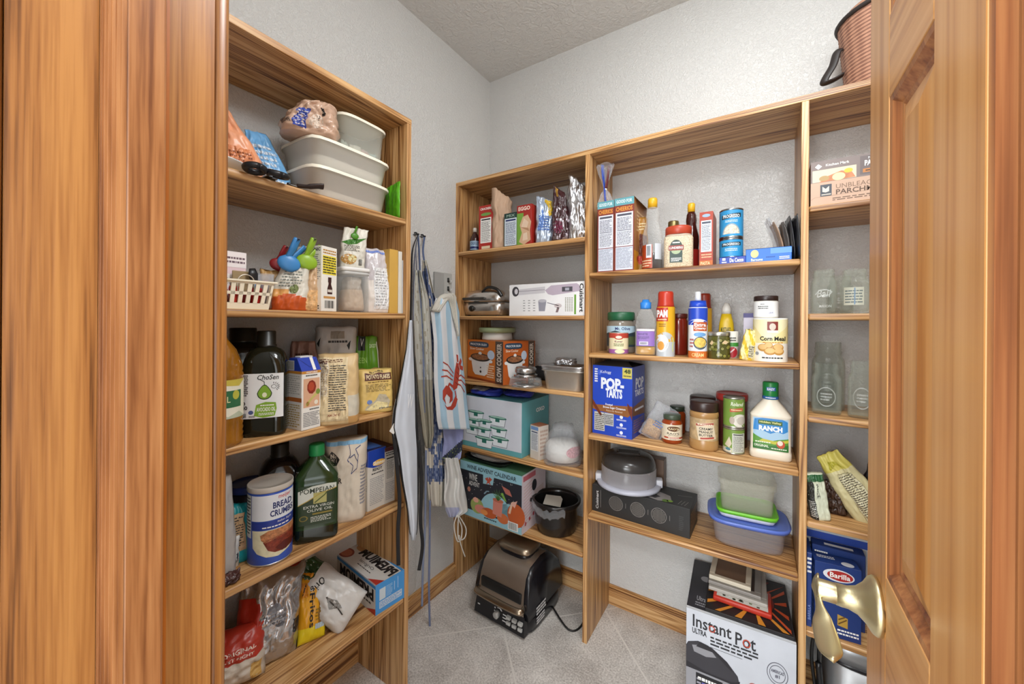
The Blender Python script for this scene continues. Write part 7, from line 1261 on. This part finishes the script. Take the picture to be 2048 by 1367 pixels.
k.poly([(.18, .80), (.80, .80), (.80, .93), (.18, .93)], mat('#2f5a2a', .45), 2); k.text('Hidden Valley', .22, .825, .77, .905, mat('#e3dc8a'), 3, .02); k.text('RANCH', .20, .60, .80, .76, WH, 3, .05); k.poly([(0, .0), (1, .0), (1, .42), (.7, .36), (.5, .28), (.25, .36), (0, .48)], mat('#4f8a2f', .45), 2); k.poly([(.3, .34), (.6, .30), (1, .38), (1, .30), (.6, .20), (.2, .26)], mat('#b8b43a', .45), 3); k.poly([(0, 0), (1, 0), (1, .22), (.5, .14), (0, .2)], mat('#2f6a2a', .45), 4)
k.ell(.76, .22, .11, .12, mat('#b5482a', .4), 5); k.ell(.74, .26, .07, .08, mat('#e0d3c4', .4), 6); k.text('ORIGINAL', .06, .08, .46, .16, mat('#dfe6d0'), 6, .02); k.fine(.52, .04, .92, .10, 1, mat('#dfe6d0'), 6); k.fine(.1, .2, .5, .27, 1, mat('#dfe6d0'), 6); it.part('label', g)
P = seat('Y', 1540, 1.64, Z); it = It('glass_dome', 'round clear plastic dome standing behind the white dressing bottle', 'dome', P, faceang(P)); rr = wpx(P, 50); zt = hpx(P, 785); g = G(); g.rings([[(q * rr * cos(2 * pi * j / 40), y_, zt - rr + q * rr * sin(2 * pi * j / 40)) for j in range(40)] for q, y_ in ((1.0, 0.01), (1.0, 0), (.96, -.02), (.8, -.035), (.3, -.04))], CLEAR, True, False, True); it.part('dome', g); it.t.location.z = Z; 
if zt - 2 * rr > 0.002:
    g = G(); g.box(-.03, .03, -.01, .02, 0, zt - 2 * rr + .003, CLEAR, .002); it.part('foot', g)
# ================================================================ middle bay, lowest shelf
Z = BV[4]
L_, M_, R_ = onZ(1184, 1019, Z), onZ(1380, 1078, Z), onZ(1402, 1010, Z); GB_ = mat('#232323', .45); h = hpx(M_, 1018)
def d_(f, g, w, d, h):
    k = f['front']; LN = mat('#8d8884', .5); k.text('Cuisinart', .045, .12, .075, .80, mat('#bdbdbd'), 1, .02, 0, 90); k.line([(.10, .2), (.10, .85)], .003, LN, 1)
    for u, n_ in ((.27, 9), (.50, 7), (.71, 5)):
        asp = w / h; rx = .075; ry = rx * asp; k.ell(u, .5, rx, ry, LN, 1, 30, 0, 2 * pi, .95)
        for i in range(n_ * 2 + 1):
            for j in range(n_ * 2 + 1):
                a_, b_ = (i - n_) / n_ * .92, (j - n_) / n_ * .92
                if a_ * a_ + b_ * b_ < .8: s_ = .32 / n_; k.rect(u + (a_ - s_) * rx, .5 + (b_ - s_) * ry, u + (a_ + s_) * rx, .5 + (b_ + s_) * ry, mat('#6a6560', .5), 1)
        k.line([(u + .105, .42), (u + .105, .60)], .003, LN, 1)
    k.fine(.90, .2, .94, .7, 8, mat('#3f3f3f'), 1)
    k = f['top']; k.poly([(.55, .12), (.70, .02), (.82, .15), (.78, .45), (.62, .60), (.50, .50)], mat('#7d7876', .35), 1); k.poly([(.55, .2), (.66, .12), (.70, .28), (.6, .45)], mat('#2e2b2a', .3), 2); k.ell(.76, .12, .03, .08, mat('#4f6a2a'), 2); k.ell(.80, .16, .03, .06, mat('#6d8a35'), 2); k.line([(.84, .6), (.97, .7)], .01, LN, 1)
    for j in range(3): k.line([(.88 + .03 * j, .10), (.90 + .03 * j, .35)], .004, LN, 1)
    k = f['right']; k.fine(.1, .2, .9, .8, 5, mat('#8a6a4a'), 1)
carton('grater_box', 'long black box with three round grating discs on its side, on the lowest middle shelf', 'box', L_, M_, .15, h, GB_, d_)
zg = Z + h + .0006
P = onZ(1262, 962, zg); rz_ = .2; rr = wpx(P, 60)
P = Vector(((L_.x + M_.x) / 2 - .060, (L_.y + M_.y) / 2 + .085, zg)); rr = wpx(P, 56); hc_ = hpx(P, 905)
it = It('cake_carrier', 'round cake carrier with a clear dome, dark top and lilac grey base', 'carrier', P, faceang(P)); g = G(); g.lathe([(rr * 1.0, 0), (rr * 1.14, .004), (rr * 1.15, .014), (rr * 1.02, .018), (rr * .4, .018)], mat('#b0b2bf', .35), 48); it.part('base', g)
SM = mat('#c4bfc0', .15, .30, 'film', .1, 20); g = G(); g.lathe([(rr * .98, .018), (rr * .98, hc_ * .62), (rr * .93, hc_ * .66)], SM, 48, (0, 0), 1, 1, False, False); it.part('dome', g)
g = G(); g.lathe([(rr * .94, hc_ * .60), (rr * .97, hc_ * .64), (rr * .95, hc_ * .78), (rr * .86, hc_ * .92), (rr * .7, hc_ * 1.0), (rr * .3, hc_ * 1.02)], mat('#3a3837', .2), 48); it.part('lid', g, None, 'dark glossy lid')
g = G(); g.box(-rr * .42, rr * .42, -rr * .26, rr * .3, hc_ * 1.005, hc_ * 1.035, mat('#4a4644', .25), .003); g.box(-rr * .36, rr * .36, -rr * .2, rr * .24, hc_ * 1.03, hc_ * 1.04, mat('#26231f', .3), .002); it.part('handle', g)
for s_ in (-1, 1): g = G(); g.box(s_ * rr * 1.08 - .012, s_ * rr * 1.08 + .012, -.02, .02, .006, .036, mat('#c9cad2', .35), .004); it.part('latch', g)
q = Vector((P.x + rr * 1.05, 1.655, Z)); 
bx('brown_box', 'plain brown box at the back behind the cake carrier', 'box', 1285, 1330, 912, 1.655, Z, .045, '#6a5344', None)
# bottom clear tub with blue lid, green lidded tub upside, clear tub on top
A, B = onZ(1430, 1100, Z), onZ(1576, 1115, Z); rz_ = .06; Lb = .205; P = Vector((X2 - .125, YB + .108, Z)); zl = zat(P + Vector((0, -.09, 0)), 1040)
A_, B_ = onZ(1418, 1088, Z), onZ(1570, 1117, Z); Lb = (B_ - A_).length; rz_ = atan2(B_.y - A_.y, B_.x - A_.x) * .5
P = Vector(((A_.x + B_.x) / 2, (A_.y + B_.y) / 2 + .085, Z)); hb2 = zat((A_ + B_) / 2, 1050) - Z
it = It('food_container', 'low clear tub with a blue lid at the right of the lowest middle shelf', 'container', P, rz_, 'clear tubs on the lowest shelf'); PT = mat('#f6f2f4', .2, .09, 'haze', .05, 20); BLL = mat('#5a72c4', .35)
g = G(); a, b = Lb * .5, .088; g.loft([(0, a * .86, b * .86, 4), (.006, a * .92, b * .92, 4), (hb2 - .004, a * 1.0, b * 1.0, 4), (hb2, a * 1.04, b * 1.04, 4), (hb2, a * .98, b * .98, 4), (.008, a * .9, b * .9, 4)], PT, 56); it.part('tub', g)
g = G(); g.loft([(hb2 - .008, a * 1.09, b * 1.11, 4), (hb2 + .004, a * 1.12, b * 1.14, 4), (hb2 + .006, a * 1.08, b * 1.10, 4), (hb2 + .001, a * 1.0, b * 1.02, 4), (hb2 + .002, a * .9, b * .9, 4)], BLL, 56); it.part('lid', g, None, 'blue lid')
z2 = Z + hb2 + .0066; P2 = Vector((P.x - .004, P.y + .004, z2)); LIM = mat('#6fc02a', .35); a2, b2 = a * .80, b * .86; it = It('food_container', 'shallow white based tub with a bright green lid on the blue lidded tub', 'container', P2, rz_ - .02, 'clear tubs on the lowest shelf')
g = G(); g.loft([(0, a2 * .93, b2 * .93, 7), (.016, a2 * .98, b2 * .98, 7)], mat('#d6d6e0', .35), 52); it.part('tub', g); g = G(); g.loft([(.014, a2 * 1.02, b2 * 1.03, 7), (.026, a2 * 1.05, b2 * 1.06, 7), (.027, a2 * 1.0, b2 * 1.0, 7), (.019, a2 * .97, b2 * .97, 7), (.019, a2 * .9, b2 * .9, 7)], LIM, 52); it.part('lid', g, None, 'bright green lid')
z3 = z2 + .0198; P3 = Vector((P2.x, P2.y, z3)); h3 = zat(P3 + Vector((0, -.075, 0)), 965) - z3; it = It('food_container', 'tall empty clear tub nested on the bright green lid', 'container', P3, rz_ - .02, 'clear tubs on the lowest shelf'); CT = mat('#fbfaea', .2, .10, 'haze', .05, 20)
g = G(); a3, b3 = a2 * .93, b2 * .90; g.loft([(0, a3 * .90, b3 * .90, 7), (.004, a3 * .93, b3 * .93, 7), (h3 * .8, a3 * .99, b3 * .99, 7), (h3 * .81, a3 * 1.05, b3 * 1.05, 7), (h3, a3 * 1.07, b3 * 1.07, 7), (h3, a3 * 1.02, b3 * 1.02, 7), (h3 * .8, a3 * .97, b3 * .97, 7), (.008, a3 * .9, b3 * .9, 7)], CT, 56); it.part('tub', g)
# ================================================================ right bay
GL = mat('#cfd5c8', .04, .04, 'film', 0.10, 14)
def mason(label, px0, px1, ytop, y, z, ybot=None, emb='Ball', group='empty glass jars', sq=2.0):
    P, r_ = cylp(px0, px1, 'Y', y, z) if ybot is None else cyl(px0, px1, ybot, z); h = hpx(P, ytop); r_ *= .97; t = .0028
    it = It('mason_jar', label, 'jar', P, faceang(P), group); g = G(); n = .78
    out = [(r_ * .86, 0), (r_ * .96, .004), (r_, .012), (r_, h * .66), (r_ * .96, h * .73), (r_ * n, h * .80), (r_ * n, h * .83), (r_ * (n + .05), h * .845), (r_ * (n + .05), h * .86), (r_ * n, h * .875), (r_ * (n + .04), h * .89), (r_ * (n + .04), h * .905), (r_ * n, h * .92), (r_ * n, h * .985), (r_ * (n - .02), h)]
    inn = [(r_ * (n - .07), h), (r_ * (n - .09), h * .985), (r_ * (n - .09), h * .81), (r_ * .96 - t, h * .72), (r_ - t, h * .65), (r_ - t, .018), (r_ * .85, .008), (0.0005, .007)]
    e = sq
    g.loft([(z_, r, r, e) for r, z_ in out + inn], GL, 44, True, True)
    k = cylface(g, r_ + .0002, h * .06, h * .66, 20); EM = mat('#f2f5f0', .1, .35, 'film', .1, 20)
    if emb == 'Ball': k.line([(.2, .62), (.35, .78), (.6, .80), (.8, .72), (.7, .60), (.45, .58), (.3, .52)], .035, EM, 1); k.text('Ball', .26, .52, .76, .80, EM, 2, .01, .2); k.text('MASON', .34, .14, .78, .24, EM, 2, .02)
    elif emb == 'paper': k.rect(.16, .22, .78, .88, mat('#b9b9a8', .5), 1); k.fine(.2, .28, .74, .80, 5, mat('#5f6a6a'), 2, 4, .4, .3); k.rect(.48, .24, .52, .86, mat('#6f8aa3', .5), 2)
    else: k.ell(.5, .5, .30, .32, EM, 1, 28, 0, 2 * pi, .9); k.fine(.32, .36, .68, .64, 3, EM, 1)
    it.part('glass', g); return it
# parchment rolls on the upper shelf
Z = CV[1]; KP = mat('#bf9f86', .6)
A, B = seat('Y', 1620, 1.447, Z), seat('Y', 1800, 1.447, Z)
def d_(f, g, w, d, h):
    k = f['front']; k.rect(0, 0, 1, .52, mat('#c0a08a', .6), 0); k.text('UNBLEACHED', .30, .335, .88, .435, mat('#7a5f4c'), 1); k.text('PARCHMENT', .30, .205, .92, .315, mat('#5a4232'), 1, .02); k.rect(.115, .20, .25, .46, mat('#3f444c', .5), 1); k.poly([(.14, .30), (.14, .42), (.18, .36), (.22, .42), (.22, .30), (.18, .28)], mat('#cfc5b8'), 2); k.fine(.13, .21, .24, .26, 1, mat('#cfc5b8'), 2); k.fine(.26, .07, .9, .15, 2, mat('#6a5040'), 1); k.line([(0, .14), (.05, .19), (.95, .22)], .004, mat('#8a6d58'), 1)
    k.rect(0, .52, 1, 1, mat('#7d706c', .55), 0); k.rect(.02, .53, .53, .80, mat('#cfc0a8', .55), 1); FISH = mat('#c07a52', .5, 0, '', 0, 60, .2, 80); k.poly([(.10, .52), (.2, .64), (.36, .72), (.48, .66), (.52, .54)], FISH, 2); k.ell(.33, .60, .075, .085, mat('#e0cf9a', .5), 3); k.ell(.44, .70, .05, .05, mat('#d9b53a', .5), 3); k.ell(.16, .6, .06, .06, mat('#a88a5a', .5), 3)
    k.text('Kitchen Mark', .18, .865, .45, .92, WH, 1, .01); k.poly([(.05, .88), (.09, .94), (.135, .88), (.09, .82)], WH, 1); k.rect(.57, .56, 1.0, .96, mat('#6a5f5e', .55), 1); k.text('PARCHMENT', .62, .74, .99, .86, WH, 2, .03); k.rect(.60, .60, .98, .68, mat('#b8763a', .5), 2); k.fine(.63, .62, .95, .66, 1, BK, 3); k.text('NON-STICK', .66, .885, .94, .93, WH, 2)
carton('parchment_box', 'kraft brown box of unbleached parchment on the upper shelf by the door', 'box', A, B, .10, hpx(A, 326), KP, d_)
# jars on the second shelf
Z = CV[2]
mason('small jar with an embossed script name at the left of the upper jar shelf', 1619, 1675, 540, 1.505, Z, None, 'Ball')
mason('small jar with a torn paper label on the upper jar shelf by the door', 1677, 1742, 539, 1.492, Z, None, 'paper')
mason('dim jar behind and between the two small front jars', 1652, 1708, 552, 1.615, Z, None, 'none')
# jars on the third shelf
Z = CV[3]
mason('large glass jar standing behind the left front jar on the lower jar shelf', 1622, 1692, 684, 1.60, Z, None, 'none', 'empty glass jars', 3)
mason('front left jar with an oval embossed seal on the lower jar shelf', 1620, 1684, 726, 1.49, Z, 830, 'oval', 'empty glass jars', 3)
mason('squarish jar beside the door on the lower jar shelf', 1693, 1755, 722, 1.49, Z, 838, 'none', 'empty glass jars', 4)
# bags on the fourth shelf
Z = CV[4]; CO = mat('#d6cc9c', .45, 0, '', .25, 30)
Pa = onZ(1742, 1050, Z); P = Pa + Vector((.022, .03, 0)); w_ = .100
def d_(k):
    k.poly([(.30, .05), (.86, .10), (.80, .70), (.34, .72)], mat('#d9d2b0', .5), 1); k.fine(.34, .10, .80, .69, 22, mat('#4a3f30'), 3, 4, .42, .22); k.line([(.30, .05), (.86, .10), (.80, .70), (.34, .72), (.30, .05)], .008, mat('#8a8058'), 2); k.poly([(.2, .78), (.5, .84), (.75, .76), (.6, .88), (.35, .90)], mat('#b5ad3a', .4), 2)
bag('noodle_bag', 'pale yellow bag with a folded top and printed back leaning in the fourth shelf', 'bag', P, w_, .222, .05, CO, faceang(P) + .15, d_, None, (.06, -.58, 0), lambda u, v: mat('#d0c35f', .4, 0, '', .3, 30) if v > .76 else CO, mat('#6a1f28', .4), form='pouch', seed=111, wr=.007, k=4, edge=.006, top=.62)
P = onZ(1636, 1040, Z) + Vector((.008, .02, 0))
bag('noodle_bag', 'pale green and white bag wedged against the divider on the fourth shelf', 'bag', P, .05, .135, .035, mat('#cdd0b8', .45, 0, '', .2, 30), faceang(P) + .35, lambda k: (k.poly([(.0, .03), (.30, .0), (.30, .95), (0, .95)], mat('#2f2f2a', .4), 1), k.fine(.02, .08, .28, .45, 9, mat('#d0d0c8'), 2, 4, .5, .4), k.rect(.0, .86, 1, 1.0, mat('#2c5a34', .4), 2), k.text('RICE', .42, .5, .56, .80, TXT, 2, 0, 0, -90)), None, (0, -.16, 0), None, None, form='sack', seed=113, wr=.004)
P = onZ(1682, 1040, Z) + Vector((.0, .05, 0)); bag('pepper_bag', 'dark brown bag of dried peppers between the two pale bags', 'bag', P, .045, .10, .03, mat('#3d2a20', .25, 0, '', .7, 90, .5, 60), faceang(P), None, None, (0, -.22, 0), None, None, form='sack', seed=115, wr=.006, k=9)
P = seat('Y', 1752, 1.60, Z); bag('snack_bag', 'black and maroon bag edge behind the yellow bag by the door', 'bag', P, .10, hpx(P, 920), .04, mat('#241f22', .35), faceang(P), lambda k: k.rect(.05, .2, .3, .6, mat('#5a1f28', .4), 2), None, (0, .10, 0), None, None, form='pouch', seed=117, wr=.006, top=.5)
# boxes on the fifth shelf
Z = CV[5]; DB = mat('#1b3573', .42); WB2 = mat('#c4c9cf', .45)
L_, M_, R_ = onZ(1620, 1245, Z), onZ(1628, 1262, Z), onZ(1725, 1292, Z); h = hpx(M_, 1105)
A = onZ(1629, 1261, Z); A.x = max(A.x, X2 + T + .016); B = onZ(1722, 1289, Z); h = hpx(A, 1120)
def d_(f, g, w, d, h):
    k = f['front']; k.rect(0, 0, 1, 1, DB, 0); k.ell(.52, .86, .34, .085, mat('#d9dbe0'), 1); k.ell(.55, .86, .28, .068, mat('#a8231f'), 2); k.text('Barilla', .33, .825, .77, .895, WH, 3, .02); k.ell(.6, .52, .16, .08, mat('#b9a88f', .5), 1); k.poly([(.50, .18), (.72, .16), (.72, .30), (.50, .33)], mat('#b8923a', .5), 1); k.line([(.52, .20), (.70, .28)], .02, mat('#6a4a1a'), 2); k.line([(.52, .26), (.66, .31)], .02, mat('#6a4a1a'), 2); k.bars(.04, .04, .16, .12, WH, 1); k.rect(.03, .03, .17, .13, mat('#cfd3d8'), 0); k.fine(.5, .05, .95, .14, 2, WH, 1)
    f['top'].fine(.1, .5, .5, .8, 2, WH, 1); f['top'].ell(.75, .3, .14, .22, mat('#c4c4c8'), 1); k = f['left']; k.fine(.2, .1, .8, .9, 12, mat('#6f87b8'), 1)
carton('pasta_box', 'dark blue pasta box with a red oval name facing the door on the fifth shelf', 'box', A, B, .055, h, DB, d_)
A2 = Vector((X2 + T + .0025, A.y + .012, Z)); B2 = A2 + Vector((.0125, 0, 0))
carton('pasta_box', 'thin dark blue pasta box squeezed between the divider and the red oval box', 'box', A2, B2, .10, h * 1.06, DB, lambda f, g, w, d, h: (f['front'].fine(.1, .72, .9, .95, 4, WH, 1), f['front'].text('BARILLA', .25, .1, .75, .3, mat('#8fa3d0'), 1, 0, 0, 90)))
A3 = Vector((X2 + T + .02, A.y + .070, Z)); B3 = A3 + Vector((.125, 0, 0))
carton('pasta_box', 'dark blue box with a white strip standing behind the red oval box', 'box', A3, B3, .045, h * 1.08, DB, lambda f, g, w, d, h: (f['top'].rect(.25, .3, .8, .6, WH, 1), f['front'].fine(.05, .86, .3, .94, 2, WH, 1)))
A4 = Vector((X2 + T + .006, A.y + .120, Z)); B4 = A4 + Vector((.17, 0, 0)); 
def d_(f, g, w, d, h):
    for k in (f['front'],): k.rect(0, .88, 1, .97, mat('#2347a8'), 1); k.fine(.05, .76, .5, .84, 1, TXT, 1)
    k = f['top']; k.rect(0, 0, 1, .22, WB2, 1); k.rect(0, .22, 1, .62, mat('#2347a8', .4), 1); k.rect(0, .62, 1, 1, mat('#5f5a54', .45), 1); k.fine(.08, .32, .5, .42, 1, WH, 2); k.text('Barilla', .45, .68, .9, .92, mat('#2c2a28'), 2, .02); k.fine(.08, .06, .6, .16, 1, TXT, 2)
carton('pasta_box', 'wide white, blue and grey box at the back of the fifth shelf', 'box', A4, B4, .12, h * 1.22, WB2, d_)
# trash can and cable under the lowest right shelf
P = Vector((X2 + .185, YB + .12, 0)); ztop = zat(P + Vector((0, -.09, 0)), 1300); it = It('step_bin', 'grey steel bin with a black rim under the lowest right shelf', 'bin', P); g = G(); ST = mat('#a9abad', .35, .7, 'steel', .02, 200)
g.loft([(0, .105, .10, 5), (.01, .112, .105, 5), (ztop - .075, .112, .105, 5)], ST, 44); it.part('body', g); g = G(); g.loft([(ztop - .075, .113, .106, 5), (ztop - .066, .113, .106, 5)], BLKP, 44); it.part('rim', g); g = G(); g.loft([(ztop - .066, .112, .105, 5), (ztop - .008, .112, .105, 5)], ST, 44); g.loft([(ztop - .008, .114, .107, 5), (ztop, .114, .107, 5), (ztop + .004, .1, .095, 5)], BLKP, 44); it.part('lid', g)
P = Vector((X2 + T + .022, YB + .03, 0)); g = G(); g.tube(smooth_path([(.0, 0, .004), (.006, .002, .14), (-.006, 0, .27), (.004, .0, .36), (.012, .01, .30), (.010, .012, .15), (.012, .01, .006)], 8), .0045, mat('#151515', .4), 8); g.tube(smooth_path([(.014, -.004, .004), (.016, -.004, .16), (.010, -.004, .26)], 6), .008, mat('#141416', .3), 10)
single('power_cord', 'black cord bundle standing between the divider and the steel bin', 'cord', g, P)
# picnic basket on top
P = Vector((0.0, 0, 0)); Z = AV[0]
A = seat('Y', 1681, 1.50, Z); WK = mat('#b0836a', .6, 0, '', .0, 30, .15, 60); WK2 = mat('#7d5646', .6); rr = .14; hb_ = zat(seat('Y', 1720, 1.48, Z), 8) - Z
it = It('wicker_basket', 'round brown wicker basket with a black strap on top of the shelves by the door', 'basket', Vector((A.x + rr + .002, 1.50 + .075, Z)), 0)
g = G(); rs = []; nr = 46
for i in range(nr + 1):
    t = i / nr; base = rr * (.86 + .16 * t); rs.append([((base + .0016 * sin(j * pi / 2 + (i % 2) * pi)) * cos(2 * pi * j / 96), (base + .0016 * sin(j * pi / 2 + (i % 2) * pi)) * .82 * sin(2 * pi * j / 96), hb_ * t) for j in range(96)])
g.rings(rs, [WK if i % 2 else WK2 for i in range(nr)] , True, True, True); it.part('body', g)
g = G(); g.tube([(rr * 1.03 * cos(2 * pi * j / 48), rr * .845 * sin(2 * pi * j / 48), hb_ + .002) for j in range(49)], .007, mat('#2b2422', .6), 8); it.part('rim', g); 
g = G(); g.lathe([(rr * 1.02, hb_ + .004), (rr * .9, hb_ + .03), (rr * .5, hb_ + .05), (0.001, hb_ + .055)], WK, 48, (0, 0), 1, .82); it.part('lid', g)
g = G(); x_ = -rr * .97; g.tube(smooth_path([(x_ - .002, -.02, hb_ * .70), (x_ - .012, -.025, hb_ * .66), (x_ - .022, -.03, hb_ * .50), (x_ - .04, -.032, hb_ * .36), (x_ - .042, -.03, hb_ * .30), (x_ - .018, -.02, hb_ * .33), (x_ + .004, -.015, hb_ * .38)], 6), .012, mat('#241d1b', .5), 8, .35); it.part('strap', g, None, 'black leather strap')
# ================================================================ big cooker box on the floor with frames on it
L_, R_ = onZ(1372, 1382, 0), onZ(1592, 1462, 0)
MT = onY(1376, 1210, L_.y)       # upper left front corner
A = onZ(1371, 1413, 0); wbx = .330; B = onZ(1592, 1510, 0)
hbx = .325
# the front upper edge runs from (1373,1213) to (1594,1290): find its feet at that height
A = onZ(1373, 1213, hbx); B = onZ(1593, 1289, hbx); A.z = B.z = 0
WC = mat('#d3d6da', .5); KB = mat('#26262a', .45)
def d_(f, g, w, d, h):
    k = f['front']; k.rect(0, 0, 1, 1, mat('#c6cad2', .5), 0); INK = mat('#26272c', .5)
    k.text('Instant', .065, .832, .44, .955, INK, 2, .015); k.text('Pot', .475, .80, .66, .925, INK, 2, .015); k.ell(.578, .848, .036, .038, mat('#b8452f', .5), 3, 24, 0, 2 * pi, .72); k.ell(.255, .868, .032, .034, mat('#b8452f', .5), 3, 24, 0, 2 * pi, .72)
    k.text('ULTRA', .06, .765, .205, .82, INK, 2, .03); k.fine(.24, .70, .68, .80, 3, INK, 2, 4, .5, .16); k.line([(.24, .685), (.54, .685)], .004, INK, 2)
    k.ell(.845, .67, .09, .105, mat('#5a5a66'), 2, 30, 0, 2 * pi, .93); k.ell(.845, .67, .068, .08, mat('#5a5a66'), 2, 30, 0, 2 * pi, .92); k.text('AMERICAS', .79, .675, .90, .705, mat('#5a5a66'), 3, .03); k.text('#1', .825, .63, .865, .665, mat('#5a5a66'), 3, .03)
    # cooker picture
    LIDC = mat('#35343a', .4); k.poly([(-.0, .62), (.02, .66), (.12, .70), (.26, .68), (.40, .60), (.50, .50), (.515, .44), (.44, .40), (.2, .40), (0, .44)], LIDC, 2); k.poly([(.06, .64), (.14, .665), (.26, .64), (.30, .60), (.2, .57), (.08, .58)], mat('#8f8f94', .3), 3); k.poly([(.10, .64), (.14, .70), (.22, .69), (.40, .60), (.46, .52), (.40, .55), (.28, .64)], mat('#232228', .4), 4); k.poly([(.0, .46), (.2, .42), (.45, .42), (.52, .46), (.52, .40), (.0, .40)], mat('#232228', .4), 4); k.poly([(.50, .44), (.62, .40), (.63, .35), (.52, .36)], mat('#232228', .4), 4)
    k.rect(.0, 0, .50, .40, mat('#9d9ea4', .35, .3), 2); k.rect(.10, 0, .36, .38, mat('#17171c', .4), 3); k.rect(.16, .16, .30, .30, mat('#5f5fa8', .4), 4); k.fine(.12, .30, .34, .36, 1, WH, 4); k.fine(.11, .04, .15, .34, 8, mat('#a9a9b5'), 4); k.fine(.31, .04, .35, .34, 8, mat('#a9a9b5'), 4)
    for v in (.44, .30, .16):
        k.poly([(.66, v + .05), (1.0, v + .03), (1.0, v - .075), (.66, v - .06)], mat('#b03a22', .45), 2); k.ell(.645, v - .005, .055, .062, mat('#b03a22', .45), 3); k.ell(.645, v - .005, .048, .055, mat('#d0d3d8', .45), 4); k.text('HEALTH' if v > .4 else 'FASTER', .74, v - .045, .97, v - .005, WH, 3, .03); k.fine(.72, v + .005, .9, v + .03, 1, WH, 3)
    k = f['left']; k.rect(0, 0, 1, 1, mat('#3b3b40', .5), 0); k.fine(.2, .5, .8, .9, 6, GREY, 1)
    k = f['top']; k.rect(0, 0, 1, 1, mat('#2d2d33', .45), 0); k.ell(.16, .62, .055, .055, mat('#9a9a9e'), 1, 24); k.text('Ultra', .09, .18, .18, .26, mat('#a9a9ae'), 1); k.fine(.08, .08, .24, .16, 2, mat('#8d8d92'), 1); k.rect(0, 0, 1, .035, WC, 1)
box_ = carton('pressure_cooker_box', 'large white and black pressure cooker box standing on the floor by the right divider', 'box', A, B, .30, hbx, WC, d_)
bd = (B - A).normalized(); bn = Vector((-bd.y, bd.x, 0)); rzb = atan2(bd.y, bd.x)
def onbox(u, v, z): return Vector((A.x, A.y, 0)) + bd * u + bn * v + Vector((0, 0, z))
wb = (B - A).length
# sunset panel
SUN = [mat('#c9822a', .5), mat('#b8481f', .5), mat('#7d2214', .5)]; g = G(); pw, ph = wb * .80, .255; g.box(0, pw, 0, ph, 0, .012, mat('#191516', .5), .001)
k = Ink(g, lambda u, v, o: (u * pw, v * ph, .012 + o))
for j in range(15):
    a0 = pi * (1.02 + .125 * j); c0 = (.58, .50)
    r0, r1 = .26, .70
    pts = [(c0[0] + r0 * cos(a0), c0[1] + r0 * sin(a0) * 1.0), (c0[0] + r1 * cos(a0), max(.02, min(.98, c0[1] + r1 * sin(a0)))), (c0[0] + r1 * cos(a0 + .118), max(.02, min(.98, c0[1] + r1 * sin(a0 + .118)))), (c0[0] + r0 * cos(a0 + .105), c0[1] + r0 * sin(a0 + .105))]
    pts = [(max(.02, min(.98, a_)), b_) for a_, b_ in pts]
    try: k.poly(pts, SUN[0] if j < 6 else SUN[1] if j < 11 else SUN[2], 2)
    except Exception: pass
k.ell(.58, .52, .25, .30, SUN[2], 1); k.poly([(.50, .40), (.56, .62), (.66, .66), (.72, .48), (.64, .36)], mat('#191516', .5), 3); k.line([(.3, .5), (.55, .5), (.8, .72)], .03, mat('#191516', .5), 3)
single('sunburst_picture', 'black picture panel with an orange sunburst lying on the cooker box', 'picture', g, onbox(wb * .185, .010, hbx + .0006), rzb + .0)
zt = hbx + .0135
g = G(); g.box(0, .165, 0, .12, 0, .016, mat('#b3301f', .4), .004); k = Ink(g, lambda u, v, o: (u * .165, v * .12, .016 + o)); k.rect(.06, .08, .94, .92, mat('#c4c0b8', .5), 1); rn = random.Random(4)
for _ in range(46): u, v = rn.uniform(.08, .88), rn.uniform(.1, .84); k.rect(u, v, u + .05, v + .06, mat(rn.choice(['#3a3f2f', '#8a8f7a', '#5a4a3a', '#d9d9d0', '#6f7a5a']), .5), 2)
single('picture_tin', 'flat red tin with a mosaic top under the frames on the cooker box', 'tin', g, onbox(wb * .255, .060, zt), rzb - .05)
def frame(name, label, w_, h_, t, fw, c_, inner, P, rz, n=None):
    it = It(name, label, 'picture frame', P, rz, 'stacked picture frames'); g = G()
    for x0, x1, y0, y1 in ((0, w_, 0, fw), (0, w_, h_ - fw, h_), (0, fw, fw, h_ - fw), (w_ - fw, w_, fw, h_ - fw)): g.box(x0, x1, y0, y1, 0, t, c_, .0025)
    it.part('frame', g); g = G(); g.box(fw - .001, w_ - fw + .001, fw - .001, h_ - fw + .001, t * .2, t * .55, inner, 0); it.part('backing', g)
frame('framed_picture', 'wide greyish white picture frame, lowest of the frames on the cooker box', .170, .205, .012, .026, mat('#a9a49c', .45), mat('#4a3f3a', .5), onbox(wb * .205, .085, zt + .0165), rzb - .03)
frame('framed_picture', 'dark edged silver picture frame in the middle of the stack on the cooker box', .155, .19, .012, .02, mat('#8a857f', .4), mat('#3a2c26', .5), onbox(wb * .20, .098, zt + .029), rzb - .05)
frame('framed_picture', 'cream picture frame with brown backing on top of the stack on the cooker box', .125, .165, .014, .017, mat('#d6cdb8', .45), mat('#7a5f4a', .5), onbox(wb * .205, .108, zt + .0415), rzb - .06)
